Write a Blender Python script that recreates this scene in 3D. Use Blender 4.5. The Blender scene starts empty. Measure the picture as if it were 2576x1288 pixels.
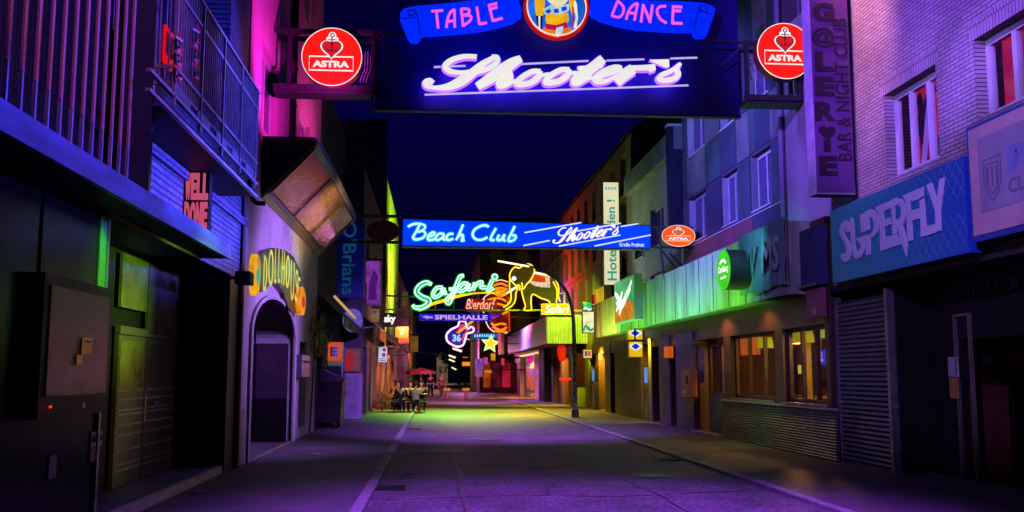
import bpy, math, random
from mathutils import Vector, Matrix
random.seed(7)
S = bpy.context.scene
COL = S.collection
R = math.radians

# ---------------------------------------------------------------- camera
EYE = 1.65
FPX, CX, CY = 2440.0, 1288.0, 644.0          # focal length and centre of a 2576 x 1288 frame
TH = math.atan(298 / FPX)
PSI = math.atan(194 / FPX * math.cos(TH))
cd = bpy.data.cameras.new('camera')
cam = bpy.data.objects.new('camera', cd)
COL.objects.link(cam)
cam.location = (0, 0, EYE)
cam.rotation_euler = (math.pi / 2 + TH, 0, -PSI)
cd.sensor_width = 36
cd.lens = 36 * FPX / 2576
cd.clip_start = 0.05
cd.clip_end = 2000
S.camera = cam

# ---------------------------------------------------------------- world: night sky
W = bpy.data.worlds.new('World')
S.world = W
W.use_nodes = True
nt = W.node_tree
bg = nt.nodes['Background']
tc = nt.nodes.new('ShaderNodeTexCoord')
sp = nt.nodes.new('ShaderNodeSeparateXYZ')
rp = nt.nodes.new('ShaderNodeValToRGB')
rp.color_ramp.elements[0].position = 0.0
rp.color_ramp.elements[0].color = (0.0006, 0.0003, 0.004, 1)
rp.color_ramp.elements[1].position = 0.45
rp.color_ramp.elements[1].color = (0.0003, 0.0002, 0.005, 1)
e = rp.color_ramp.elements.new(0.12)
e.color = (0.0008, 0.0003, 0.011, 1)
e = rp.color_ramp.elements.new(0.28)
e.color = (0.0008, 0.0004, 0.042, 1)
nt.links.new(tc.outputs['Generated'], sp.inputs[0])
nt.links.new(sp.outputs[2], rp.inputs[0])
nt.links.new(rp.outputs[0], bg.inputs[0])
bg.inputs[1].default_value = 1.0
S.view_settings.view_transform = 'Standard'
S.view_settings.look = 'None'
S.view_settings.exposure = 0.0
S.view_settings.gamma = 1.0
S.view_settings.use_curve_mapping = False
S.render.engine = 'CYCLES'
S.cycles.use_denoising = True
S.cycles.max_bounces = 6
S.cycles.diffuse_bounces = 0
S.cycles.glossy_bounces = 3
S.cycles.sample_clamp_indirect = 3.0
S.cycles.caustics_reflective = False
S.cycles.caustics_refractive = False

# ---------------------------------------------------------------- lamps: light of the street's neon, plus added washes and fills
def aim(o, target):
    d = Vector(target) - o.location
    o.rotation_euler = d.to_track_quat('-Z', 'Y').to_euler()
def area(name, loc, target, sx, sy, col, power, spread=180):
    l = bpy.data.lights.new(name, 'AREA')
    l.shape = 'RECTANGLE'
    l.size, l.size_y = sx, sy
    l.color, l.energy = col, power
    l.spread = R(spread)
    o = bpy.data.objects.new(name, l)
    COL.objects.link(o)
    o.location = loc
    aim(o, target)
    return o
def point(name, loc, col, power, rad=0.1):
    l = bpy.data.lights.new(name, 'POINT')
    l.color, l.energy, l.shadow_soft_size = col, power, rad
    o = bpy.data.objects.new(name, l)
    COL.objects.link(o)
    o.location = loc
    return o
def spot(name, loc, target, col, power, ang, blend=0.6, rad=0.1):
    l = bpy.data.lights.new(name, 'SPOT')
    l.color, l.energy, l.shadow_soft_size = col, power, rad
    l.spot_size, l.spot_blend = R(ang), blend
    o = bpy.data.objects.new(name, l)
    COL.objects.link(o)
    o.location = loc
    aim(o, target)
    return o
VIO, BLU, MAG = (0.30, 0.10, 1.0), (0.04, 0.08, 1.0), (1.0, 0.02, 0.55)
GRN, YGR, YEL = (0.12, 1.0, 0.10), (0.55, 1.0, 0.05), (1.0, 0.72, 0.08)
ORG, RED, PNK = (1.0, 0.38, 0.06), (1.0, 0.03, 0.01), (1.0, 0.25, 0.75)
LP = 1.0
# #LIGHTS#
spot('violet_wall_flood', (-2.4, 6.5, 10.8), (7.5, 13.8, 10.0), (0.29, 0.105, 1.0), 14500 * LP, 47, 0.3, 0.2)
spot('violet_board_flood', (1.0, 6.5, 6.5), (7.2, 14.0, 4.25), (0.40, 0.25, 1.0), 2990 * LP, 36, 0.5, 0.25)
spot('violet_road_flood', (1.7, 7.8, 9.5), (1.6, 10.6, 0.0), (0.36, 0.07, 1.0), 11000 * LP, 56, 0.7, 0.5)
area('sign_front_light', (2.4, 19.2, 8.0), (2.4, 8, 7.0), 8, 2.4, (0.16, 0.06, 1.0), 49 * LP)
spot('sign_rear_light', (1.9, 21.6, 8.5), (2.0, 28.5, 0.0), (0.40, 0.11, 1.0), 10500 * LP, 62, 0.9, 0.8)
spot('panel_house_flood', (0.8, 22.0, 8.0), (8.0, 26.0, 7.0), (0.19, 0.13, 1.0), 5880 * LP, 70, 0.7, 0.3)
spot('lilac_house_flood', (1.5, 20.95, 8.0), (8.0, 20.0, 7.0), (0.20, 0.14, 1.0), 800 * LP, 62, 0.8, 0.3)
spot('blue_left_flood', (4.6, 9.0, 7.6), (-3.2, 9.0, 6.3), (0.04, 0.05, 1.0), 2700 * LP, 37, 0.25, 0.2)
spot('blue_brick_flood', (4.6, 12.5, 7.2), (-3.3, 14.6, 6.0), (0.08, 0.08, 1.0), 6300 * LP, 36, 0.25, 0.2)
area('blue_strip', (1.2, 9.0, 3.9), (-3.05, 9.0, 3.52), 12, 0.2, (0.04, 0.035, 1.0), 34.125 * LP, 14)  # added strip, shaped to wash only the fascia and fin feet
area('blue_brick_strip', (1.2, 14.2, 4.0), (-3.4, 14.2, 4.05), 6.5, 0.4, (0.10, 0.09, 1.0), 156 * LP, 22)  # added strip, shaped to wash the brick below the balcony
spot('blade_flood', (4.6, 9.0, 6.0), (6.8, 16.4, 6.8), (0.6, 0.10, 1.0), 150 * LP, 30, 0.9, 0.3)
spot('fin_flood', (2.5, 4.6, 8.6), (-3.0, 8.0, 6.0), (0.75, 0.16, 0.8), 1120 * LP, 40, 0.5, 0.2)
spot('magenta_flood', (-1.7, 18.5, 6.6), (-3.45, 19.7, 8.4), (1.0, 0.03, 0.75), 520 * LP, 108, 0.6, 0.2)
spot('magenta_flood_far', (-2.0, 25.6, 6.9), (-3.45, 25.6, 8.8), (1.0, 0.02, 0.55), 240 * LP, 125, 0.7, 0.2)
spot('warm_uplight', (5.9, 15.6, 11.8), (7.5, 15.8, 8.4), (1.0, 0.36, 0.25), 3465 * LP, 34, 0.9, 0.15)
spot('neon_green_front', (0.4, 48.5, 6.6), (0.8, 43.5, 0.0), (0.25, 1.0, 0.06), 6210 * LP, 66, 0.8, 1.2)
spot('neon_yellow_front', (4.6, 48.5, 6.4), (4.2, 44.0, 0.0), (1.0, 0.62, 0.06), 4860 * LP, 66, 0.8, 1.0)
spot('neon_glow_mid', (2.0, 47.0, 7.0), (2.2, 37.5, 0.0), (0.8, 0.75, 0.3), 3510 * LP, 40, 1.0, 1.0)
spot('neon_red_rear', (1.9, 52.0, 4.6), (1.9, 60, 0.0), (1.0, 0.20, 0.60), 8800 * LP, 66, 0.7, 0.8)
area('fascia_wash', (6.35, 30.6, 2.85), (6.8, 30.6, 4.0), 19, 0.25, (0.20, 1.0, 0.08), 252 * LP, 130)  # added long strip standing in for neon light on the fascia
area('fascia_wash_end', (6.35, 39.5, 2.9), (6.8, 39.5, 4.0), 5, 0.3, (1.0, 0.66, 0.08), 60 * LP, 130)
spot('lime_flood', (1.2, 55.5, 6.0), (-2.6, 56.5, 8.5), YGR, 4200 * LP, 125, 0.7, 0.3)
spot('door_green', (1.4, 11.6, 2.9), (-4.2, 13.4, 2.75), (0.4, 1.0, 0.03), 1820 * LP, 26, 0.9, 0.2)
spot('door_amber', (1.6, 12.0, 1.8), (-4.2, 13.4, 1.3), (1.0, 0.80, 0.10), 364 * LP, 26, 0.9, 0.2)
spot('case_amber', (1.4, 8.6, 2.2), (-3.4, 9.2, 1.95), (1.0, 0.72, 0.22), 120 * LP, 20, 0.9, 0.2)
spot('marquee_warm', (-0.9, 23.0, 4.1), (-2.9, 24.3, 5.7), (1.0, 0.62, 0.18), 420 * LP, 74, 0.8, 0.3)
spot('arch_violet', (3.6, 20.5, 4.6), (-3.45, 21.5, 2.6), (0.46, 0.20, 1.0), 4290 * LP, 62, 0.8, 0.4)
point('arch_sign_glow', (-2.75, 17.3, 3.7), (1.0, 0.6, 0.25), 4 * LP, 0.2)
point('arch_sign_glow_far', (-2.75, 24.2, 4.2), (0.4, 1.0, 0.4), 8 * LP, 0.2)
spot('shop_violet', (0.4, 28.6, 4.2), (-3.0, 36, 1.9), (0.42, 0.16, 1.0), 1500 * LP, 50, 0.9, 0.4)
spot('restaurant_warm', (-1.6, 47.5, 2.75), (-2.3, 47.8, 0.5), (1.0, 0.28, 0.06), 500 * LP, 140, 0.6, 0.2)
spot('restaurant_warm_far', (-1.5, 55.0, 2.8), (-2.4, 55.5, 0.8), (1.0, 0.28, 0.06), 500 * LP, 150, 0.6, 0.2)
spot('restaurant_warm_high', (-1.6, 50.5, 4.0), (-2.6, 54.0, 3.6), (1.0, 0.5, 0.12), 420 * LP, 130, 0.6, 0.2)
spot('canopy_amber', (6.25, 51.8, 3.1), (6.3, 52.8, 0.0), (1.0, 0.52, 0.06), 1300 * LP, 125, 0.6, 0.2)
spot('canopy_amber_far', (6.1, 68.0, 3.0), (6.4, 69.0, 0.0), (1.0, 0.48, 0.10), 1300 * LP, 130, 0.6, 0.2)
point('club_red_glow', (6.4, 78.0, 2.3), (1.0, 0.05, 0.01), 160 * LP, 0.2)
point('club_red_glow_near', (7.1, 53.5, 1.6), (1.0, 0.06, 0.02), 60 * LP, 0.2)
spot('atm_amber', (6.95, 43.7, 3.0), (7.5, 44.2, 0.8), (1.0, 0.62, 0.05), 260 * LP, 130, 0.7, 0.1)
spot('atm_amber_near', (7.05, 33.4, 3.0), (7.5, 33.8, 0.8), (1.0, 0.66, 0.05), 286 * LP, 130, 0.7, 0.1)
spot('canopy_lime', (6.6, 43.6, 5.4), (6.6, 48.0, 3.9), (0.65, 1.0, 0.03), 2800 * LP, 80, 0.8, 0.2)
spot('canopy_violet', (3.4, 60.0, 5.0), (5.5, 60.0, 3.9), (0.30, 0.13, 1.0), 3360 * LP, 130, 0.9, 0.3)
spot('red_facade', (4.0, 58.0, 5.0), (8.0, 57.0, 6.4), (1.0, 0.06, 0.02), 2640 * LP, 120, 0.9, 0.4)
spot('grey_house_flood', (4.6, 38.5, 5.0), (8.0, 36.0, 7.2), (0.6, 0.8, 0.7), 260 * LP, 100, 0.9, 0.3)
point('bar_lamp', (9.0, 23.6, 2.35), (1.0, 0.45, 0.10), 214.5 * LP, 0.15)
point('bar_lamp_near', (8.7, 19.3, 2.35), (1.0, 0.55, 0.08), 195 * LP, 0.15)
point('red_reflection_glow', (8.7, 13.7, 1.55), RED, 0.108 * LP, 0.1)  # added glow inside the alcove, for the red reflection
spot('riser_green', (5.6, 21.0, 2.6), (7.45, 21.8, 0.7), (0.35, 1.0, 0.25), 60 * LP, 75, 0.9, 0.3)
spot('soffit_amber', (7.08, 24.6, 3.15), (7.5, 24.6, 1.5), (1.0, 0.42, 0.12), 60 * LP, 140, 0.6, 0.1)
spot('soffit_amber_near', (7.08, 21.4, 3.15), (7.5, 21.4, 1.5), (1.0, 0.42, 0.12), 40 * LP, 140, 0.6, 0.1)
spot('pane_green', (1.0, 9.0, 2.6), (-3.49, 10.25, 2.75), (0.03, 1.0, 0.02), 1500 * LP, 12, 0.7, 0.1)  # added narrow spot for the green reflected in the pane
spot('awning_warm', (1.0, 39.0, 3.2), (-1.9, 45.5, 2.5), (1.0, 0.42, 0.18), 1350 * LP, 44, 0.9, 0.3)  # added wash on the farther awnings
spot('table_warm', (-1.1, 43.9, 2.9), (-1.1, 43.6, 0.8), (1.0, 0.45, 0.18), 416 * LP, 120, 0.8, 0.15)
spot('people_front', (1.6, 37.5, 2.6), (-1.0, 43.2, 0.9), (0.9, 0.75, 0.6), 825 * LP, 24, 0.9, 0.2)  # added fill on the seated people
spot('awning_near', (1.2, 40.0, 3.2), (-2.2, 41.0, 3.2), (1.0, 0.42, 0.16), 420 * LP, 76, 0.9, 0.3)  # added wash on the nearest awning
point('far_pink', (2.6, 90.0, 3.4), (1.0, 0.25, 0.7), 1000 * LP, 0.3)  # added fill for the far part of the street
point('far_warm', (0.0, 108.0, 4.0), (1.0, 0.55, 0.25), 500 * LP, 0.3)  # added warm fill towards the street end
spot('plant_lime', (-1.8, 28.9, 3.2), (-3.4, 31.4, 3.0), (0.7, 1.0, 0.08), 90 * LP, 50, 0.9, 0.15)
spot('pub_blue', (-1.2, 31.2, 5.4), (-3.0, 34.6, 5.7), (0.08, 0.15, 1.0), 90 * LP, 50, 0.8, 0.2)
spot('banner_teal', (5.6, 19.6, 4.6), (6.93, 20.8, 4.1), (0.15, 0.75, 1.0), 90 * LP, 90, 0.8, 0.2)
# #ENDLIGHTS#

# ---------------------------------------------------------------- seeing along a pixel of the frame (to size things)
_F = Vector((math.sin(PSI) * math.cos(TH), math.cos(PSI) * math.cos(TH), math.sin(TH)))
_R = Vector((math.cos(PSI), -math.sin(PSI), 0))
_U = _R.cross(_F)
def ray(px, py):
    return _F * FPX + _R * (px - CX) + _U * (CY - py)
def onX(px, py, X):
    d = ray(px, py); t = X / d.x
    return Vector((X, d.y * t, EYE + d.z * t))
def onY(px, py, Y):
    d = ray(px, py); t = Y / d.y
    return Vector((d.x * t, Y, EYE + d.z * t))
def onZ(px, py, Z):
    d = ray(px, py); t = (Z - EYE) / d.z
    return Vector((d.x * t, d.y * t, Z))
def yX(px, X, py=800):
    return onX(px, py, X).y
def rectY(x0, y0, x1, y1, Y):
    a, b = onY(x0, (y0 + y1) / 2, Y), onY(x1, (y0 + y1) / 2, Y)
    c, d = onY((x0 + x1) / 2, y1, Y), onY((x0 + x1) / 2, y0, Y)
    return a.x, b.x, c.z, d.z
def rectX(x0, y0, x1, y1, X):
    a, b = onX(x0, (y0 + y1) / 2, X), onX(x1, (y0 + y1) / 2, X)
    c, d = onX((x0 + x1) / 2, y1, X), onX((x0 + x1) / 2, y0, X)
    return min(a.y, b.y), max(a.y, b.y), c.z, d.z

# ---------------------------------------------------------------- materials
def lin(h):
    if isinstance(h, str):
        h = h.lstrip('#')
        c = [int(h[i:i + 2], 16) / 255 for i in (0, 2, 4)]
        return tuple(x / 12.92 if x <= 0.04045 else ((x + 0.055) / 1.055) ** 2.4 for x in c)
    return tuple(h)
_mats = {}
def _new(name):
    m = bpy.data.materials.new(name)
    m.use_nodes = True
    return m, m.node_tree, m.node_tree.nodes['Principled BSDF']
def M(name, col, rough=0.6, metal=0.0, var=0.3, scale=3.0, bump=0.15, stretch=(1, 1, 1), fine=40.0, spec=0.5):
    """painted / plastered / metal surface with stains and grain"""
    if name in _mats: return _mats[name]
    m, t, p = _new(name)
    col = lin(col)
    tc = t.nodes.new('ShaderNodeTexCoord'); mp = t.nodes.new('ShaderNodeMapping')
    mp.inputs['Scale'].default_value = stretch
    n1 = t.nodes.new('ShaderNodeTexNoise'); n1.inputs['Scale'].default_value = scale; n1.inputs['Detail'].default_value = 6
    n1.inputs['Roughness'].default_value = 0.65
    n2 = t.nodes.new('ShaderNodeTexNoise'); n2.inputs['Scale'].default_value = fine; n2.inputs['Detail'].default_value = 3
    r = t.nodes.new('ShaderNodeValToRGB')
    r.color_ramp.elements[0].position = 0.3; r.color_ramp.elements[1].position = 0.72
    r.color_ramp.elements[0].color = (*[c * (1 - var) for c in col], 1)
    r.color_ramp.elements[1].color = (*[min(1, c * (1 + var)) for c in col], 1)
    t.links.new(tc.outputs['Object'], mp.inputs[0])
    t.links.new(mp.outputs[0], n1.inputs[0]); t.links.new(mp.outputs[0], n2.inputs[0])
    t.links.new(n1.outputs[0], r.inputs[0]); t.links.new(r.outputs[0], p.inputs['Base Color'])
    mr = t.nodes.new('ShaderNodeMapRange'); mr.inputs['To Min'].default_value = max(0.02, rough - 0.15); mr.inputs['To Max'].default_value = min(1, rough + 0.15)
    t.links.new(n1.outputs[0], mr.inputs['Value']); t.links.new(mr.outputs[0], p.inputs['Roughness'])
    p.inputs['Metallic'].default_value = metal
    p.inputs['Specular IOR Level'].default_value = spec
    if bump:
        b = t.nodes.new('ShaderNodeBump'); b.inputs['Strength'].default_value = bump; b.inputs['Distance'].default_value = 0.01
        t.links.new(n2.outputs[0], b.inputs['Height']); t.links.new(b.outputs[0], p.inputs['Normal'])
    _mats[name] = m
    return m
def E(name, col, strength=1.0, var=0.12, scale=1.5, base=0.008):
    """lightbox face or neon tube; also unlit parts given a glow of their own"""
    if name in _mats: return _mats[name]
    m, t, p = _new(name)
    col = lin(col)
    p.inputs['Base Color'].default_value = (*[base + 0.05 * c for c in col], 1)
    p.inputs['Roughness'].default_value = 0.5
    p.inputs['Specular IOR Level'].default_value = 0.12
    tc = t.nodes.new('ShaderNodeTexCoord')
    n = t.nodes.new('ShaderNodeTexNoise'); n.inputs['Scale'].default_value = scale
    mr = t.nodes.new('ShaderNodeMapRange'); mr.inputs['To Min'].default_value = strength * (1 - var); mr.inputs['To Max'].default_value = strength * (1 + var)
    mr.inputs['From Min'].default_value = 0.3; mr.inputs['From Max'].default_value = 0.7
    t.links.new(tc.outputs['Object'], n.inputs[0]); t.links.new(n.outputs[0], mr.inputs['Value'])
    p.inputs['Emission Color'].default_value = (*col, 1)
    t.links.new(mr.outputs[0], p.inputs['Emission Strength'])
    _mats[name] = m
    return m
def BRICK(name, c1, c2, mortar, axis='yz', w=0.24, h=0.075, rough=0.7, bump=0.6, msize=0.007):
    if name in _mats: return _mats[name]
    m, t, p = _new(name)
    tc = t.nodes.new('ShaderNodeTexCoord'); s = t.nodes.new('ShaderNodeSeparateXYZ'); cb = t.nodes.new('ShaderNodeCombineXYZ')
    t.links.new(tc.outputs['Object'], s.inputs[0])
    ix = {'x': 0, 'y': 1, 'z': 2}
    t.links.new(s.outputs[ix[axis[0]]], cb.inputs[0]); t.links.new(s.outputs[ix[axis[1]]], cb.inputs[1])
    b = t.nodes.new('ShaderNodeTexBrick')
    b.inputs['Color1'].default_value = (*lin(c1), 1); b.inputs['Color2'].default_value = (*lin(c2), 1); b.inputs['Mortar'].default_value = (*lin(mortar), 1)
    b.inputs['Scale'].default_value = 1; b.inputs['Brick Width'].default_value = w; b.inputs['Row Height'].default_value = h
    b.inputs['Mortar Size'].default_value = msize; b.inputs['Mortar Smooth'].default_value = 0.1
    n = t.nodes.new('ShaderNodeTexNoise'); n.inputs['Scale'].default_value = 1.1; n.inputs['Detail'].default_value = 8
    mx = t.nodes.new('ShaderNodeMix'); mx.data_type = 'RGBA'; mx.blend_type = 'MULTIPLY'; mx.inputs[0].default_value = 0.7
    r = t.nodes.new('ShaderNodeValToRGB'); r.color_ramp.elements[0].position = 0.3; r.color_ramp.elements[1].position = 0.65
    r.color_ramp.elements[0].color = (0.45, 0.45, 0.45, 1)
    t.links.new(tc.outputs['Object'], n.inputs[0]); t.links.new(n.outputs[0], r.inputs[0])
    t.links.new(cb.outputs[0], b.inputs[0]); t.links.new(b.outputs[0], mx.inputs[6]); t.links.new(r.outputs[0], mx.inputs[7])
    t.links.new(mx.outputs[2], p.inputs['Base Color'])
    p.inputs['Roughness'].default_value = rough
    bp = t.nodes.new('ShaderNodeBump'); bp.inputs['Strength'].default_value = bump; bp.inputs['Distance'].default_value = 0.01; bp.invert = True
    t.links.new(b.outputs['Fac'], bp.inputs['Height']); t.links.new(bp.outputs[0], p.inputs['Normal'])
    _mats[name] = m
    return m
def RIB(name, col, axis='z', period=0.08, rough=0.4, metal=0.6, depth=0.02, var=0.3):
    """slatted or corrugated sheet: real stripes of relief along one axis"""
    if name in _mats: return _mats[name]
    m = M(name, col, rough, metal, var, 1.4, 0)
    t = m.node_tree; p = t.nodes['Principled BSDF']
    tc = t.nodes.new('ShaderNodeTexCoord'); s = t.nodes.new('ShaderNodeSeparateXYZ')
    mu = t.nodes.new('ShaderNodeMath'); mu.operation = 'MULTIPLY'; mu.inputs[1].default_value = 2 * math.pi / period
    sn = t.nodes.new('ShaderNodeMath'); sn.operation = 'SINE'
    t.links.new(tc.outputs['Object'], s.inputs[0]); t.links.new(s.outputs[{'x': 0, 'y': 1, 'z': 2}[axis]], mu.inputs[0]); t.links.new(mu.outputs[0], sn.inputs[0])
    b = t.nodes.new('ShaderNodeBump'); b.inputs['Strength'].default_value = 1.0; b.inputs['Distance'].default_value = depth
    t.links.new(sn.outputs[0], b.inputs['Height']); t.links.new(b.outputs[0], p.inputs['Normal'])
    return m
def GLASS(name, tint=(0.02, 0.02, 0.03), alpha=0.25, rough=0.05):
    """window pane: part mirror, part see-through"""
    if name in _mats: return _mats[name]
    m, t, p = _new(name)
    p.inputs['Base Color'].default_value = (*tint, 1); p.inputs['Roughness'].default_value = rough
    p.inputs['Specular IOR Level'].default_value = 0.8
    tr = t.nodes.new('ShaderNodeBsdfTransparent'); mx = t.nodes.new('ShaderNodeMixShader')
    n = t.nodes.new('ShaderNodeTexNoise'); n.inputs['Scale'].default_value = 3
    mr = t.nodes.new('ShaderNodeMapRange'); mr.inputs['To Min'].default_value = alpha * 0.8; mr.inputs['To Max'].default_value = alpha * 1.2
    t.links.new(n.outputs[0], mr.inputs['Value']); t.links.new(mr.outputs[0], mx.inputs[0])
    t.links.new(tr.outputs[0], mx.inputs[1]); t.links.new(p.outputs[0], mx.inputs[2])
    t.links.new(mx.outputs[0], t.nodes['Material Output'].inputs['Surface'])
    _mats[name] = m
    return m

# ---------------------------------------------------------------- mesh helpers
_off = {}
def tag(o, label=None, cat=None, group=None, kind=None):
    if label: o['label'] = label
    if cat: o['category'] = cat
    if group: o['group'] = group
    if kind: o['kind'] = kind
    return o
def thing(name, label, cat, loc, group=None):
    o = bpy.data.objects.new(name, None)
    COL.objects.link(o)
    o.location = loc; o.empty_display_size = 0.2
    _off[o] = Vector(loc)
    return tag(o, label, cat, group)
class Fr:
    """a flat frame: a to the right, b up, c out of the surface"""
    def __init__(s, o, u=(1, 0, 0), v=(0, 0, 1), n=(0, -1, 0)):
        s.o, s.u, s.v, s.n = Vector(o), Vector(u), Vector(v), Vector(n)
    def p(s, a, b, c=0.0):
        return s.o + s.u * a + s.v * b + s.n * c
def FRONT(x, y, z): return Fr((x, y, z))
def RWALL(x, y, z): return Fr((x, y, z), (0, -1, 0), (0, 0, 1), (-1, 0, 0))
def LWALL(x, y, z): return Fr((x, y, z), (0, 1, 0), (0, 0, 1), (1, 0, 0))
_tx = {}
def text_geo(s, bold=0.0, depth=0.0, shear=0.0):
    k = (s, bold, depth, shear)
    if k in _tx: return _tx[k]
    cu = bpy.data.curves.new('lettering', 'FONT')
    cu.body = s; cu.size = 1; cu.offset = bold; cu.extrude = depth; cu.shear = shear; cu.resolution_u = 3
    o = bpy.data.objects.new('lettering', cu)
    COL.objects.link(o)
    bpy.context.view_layer.update()
    dg = bpy.context.evaluated_depsgraph_get()
    me = o.evaluated_get(dg).to_mesh()
    vs = [tuple(v.co) for v in me.vertices]; fs = [tuple(p.vertices) for p in me.polygons]
    o.evaluated_get(dg).to_mesh_clear()
    bpy.data.objects.remove(o); bpy.data.curves.remove(cu)
    _tx[k] = (vs, fs)
    return vs, fs
def smooth(pts, n=4, closed=False):
    out = []
    N = len(pts)
    rng = range(N) if closed else range(N - 1)
    g = (lambda i: pts[i % N]) if closed else (lambda i: pts[max(0, min(N - 1, i))])
    for i in rng:
        a, b, c, d = g(i - 1), g(i), g(i + 1), g(i + 2)
        for k in range(n):
            t = k / n
            out.append(tuple(0.5 * (2 * b[j] + (c[j] - a[j]) * t + (2 * a[j] - 5 * b[j] + 4 * c[j] - d[j]) * t * t + (3 * b[j] - a[j] - 3 * c[j] + d[j]) * t ** 3) for j in range(len(b))))
    if not closed: out.append(tuple(pts[-1]))
    return out
class MB:
    def __init__(s): s.v, s.f = [], []
    def face(s, pts):
        i = len(s.v); s.v += [Vector(p) for p in pts]; s.f.append(tuple(range(i, i + len(pts)))); return s
    def box(s, x0, x1, y0, y1, z0, z1):
        i = len(s.v)
        s.v += [Vector((x, y, z)) for z in (z0, z1) for y in (y0, y1) for x in (x0, x1)]
        for q in ((0, 2, 3, 1), (4, 5, 7, 6), (0, 1, 5, 4), (2, 6, 7, 3), (0, 4, 6, 2), (1, 3, 7, 5)):
            s.f.append(tuple(i + k for k in q))
        return s
    def bev(s, x0, x1, y0, y1, z0, z1, b=0.02):
        """box with its vertical edges chamfered and its top eased"""
        ring = [(x0 + b, y0), (x1 - b, y0), (x1, y0 + b), (x1, y1 - b), (x1 - b, y1), (x0 + b, y1), (x0, y1 - b), (x0, y0 + b)]
        cx, cy = (x0 + x1) / 2, (y0 + y1) / 2
        lv = [(z0, 1.0), (z1 - b, 1.0), (z1, 1 - b / max(0.05, min(x1 - x0, y1 - y0)))]
        i = len(s.v)
        for z, k in lv: s.v += [Vector((cx + (x - cx) * k, cy + (y - cy) * k, z)) for x, y in ring]
        for l in range(2):
            for k in range(8): s.f.append((i + l * 8 + k, i + l * 8 + (k + 1) % 8, i + l * 8 + 8 + (k + 1) % 8, i + l * 8 + 8 + k))
        s.f.append(tuple(i + 7 - k for k in range(8))); s.f.append(tuple(i + 16 + k for k in range(8)))
        return s
    def beam(s, a, b, w, h=None):
        a, b = Vector(a), Vector(b); h = h or w
        d = (b - a).normalized()
        up = Vector((0, 0, 1)) if abs(d.z) < 0.95 else Vector((0, 1, 0))
        x = d.cross(up).normalized() * (w / 2); y = x.cross(d).normalized() * (h / 2)
        i = len(s.v)
        for p in (a, b): s.v += [p - x - y, p + x - y, p + x + y, p - x + y]
        for q in ((3, 2, 1, 0), (4, 5, 6, 7), (0, 1, 5, 4), (1, 2, 6, 5), (2, 3, 7, 6), (3, 0, 4, 7)): s.f.append(tuple(i + k for k in q))
        return s
    def tube(s, pts, r, n=6, closed=False):
        pts = [Vector(p) for p in pts]; N = len(pts); i0 = len(s.v)
        prev = None
        for k, p in enumerate(pts):
            a = pts[(k - 1) % N] if closed or k else p; b = pts[(k + 1) % N] if closed or k < N - 1 else p
            d = (b - a)
            d = d.normalized() if d.length > 1e-9 else Vector((0, 0, 1))
            if prev is None:
                prev = d.cross(Vector((0, 1, 0.01)));
                if prev.length < 1e-3: prev = d.cross(Vector((1, 0, 0)))
            prev = (prev - d * prev.dot(d))
            prev = prev.normalized() if prev.length > 1e-6 else d.cross(Vector((1, 0, 0.3))).normalized()
            q = d.cross(prev)
            rr = r[k] if isinstance(r, (list, tuple)) else r
            s.v += [p + prev * (rr * math.cos(2 * math.pi * j / n)) + q * (rr * math.sin(2 * math.pi * j / n)) for j in range(n)]
        for k in range(N if closed else N - 1):
            for j in range(n):
                a = i0 + k * n; b = i0 + ((k + 1) % N) * n
                s.f.append((a + j, a + (j + 1) % n, b + (j + 1) % n, b + j))
        if not closed:
            s.f.append(tuple(i0 + n - 1 - j for j in range(n))); s.f.append(tuple(i0 + (N - 1) * n + j for j in range(n)))
        return s
    def poly(s, fr, pts, c0=0.0, c1=0.02):
        """outline in a frame, given its thickness"""
        from mathutils.geometry import tessellate_polygon
        N = len(pts); i = len(s.v)
        s.v += [fr.p(a, b, c0) for a, b in pts] + [fr.p(a, b, c1) for a, b in pts]
        for t in tessellate_polygon([[Vector((a, b, 0)) for a, b in pts]]):
            s.f.append(tuple(i + N + k for k in t)); s.f.append(tuple(i + k for k in reversed(t)))
        for k in range(N): s.f.append((i + k, i + (k + 1) % N, i + N + (k + 1) % N, i + N + k))
        return s
    def disc(s, fr, a, b, ra, rb, c0, c1, n=40):
        return s.poly(fr, [(a + ra * math.cos(2 * math.pi * k / n), b + rb * math.sin(2 * math.pi * k / n)) for k in range(n)], c0, c1)
    def ring(s, fr, a, b, ra, rb, w, c0, c1, n=40):
        return s.ribbon(fr, [(a + ra * math.cos(2 * math.pi * k / n), b + rb * math.sin(2 * math.pi * k / n)) for k in range(n)], w, c0, c1, closed=True, sm=0)
    def ribbon(s, fr, pts, w, c0=0.0, c1=0.02, closed=False, sm=4):
        """flat stroke of varying width in a frame"""
        ws = w if isinstance(w, (list, tuple)) else [w] * len(pts)
        P = [(a, b, k) for (a, b), k in zip(pts, ws)]
        if sm and len(P) > 2: P = smooth(P, sm, closed)
        N = len(P); i = len(s.v)
        if N < 2: return s
        for k in range(N):
            a = P[(k - 1) % N] if closed or k else P[k]; b = P[(k + 1) % N] if closed or k < N - 1 else P[k]
            dx, dy = b[0] - a[0], b[1] - a[1]; l = math.hypot(dx, dy) or 1e-9
            nx, ny = -dy / l * P[k][2] / 2, dx / l * P[k][2] / 2
            for c in (c0, c1):
                s.v += [fr.p(P[k][0] + nx, P[k][1] + ny, c), fr.p(P[k][0] - nx, P[k][1] - ny, c)]
        for k in range(N if closed else N - 1):
            a, b = i + 4 * k, i + 4 * ((k + 1) % N)
            s.f += [(a + 2, a + 3, b + 3, b + 2), (a, b, b + 1, a + 1), (a, a + 2, b + 2, b), (a + 1, b + 1, b + 3, a + 3)]
        if not closed:
            a, b = i, i + 4 * (N - 1)
            s.f += [(a, a + 1, a + 3, a + 2), (b, b + 2, b + 3, b + 1)]
        return s
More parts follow.
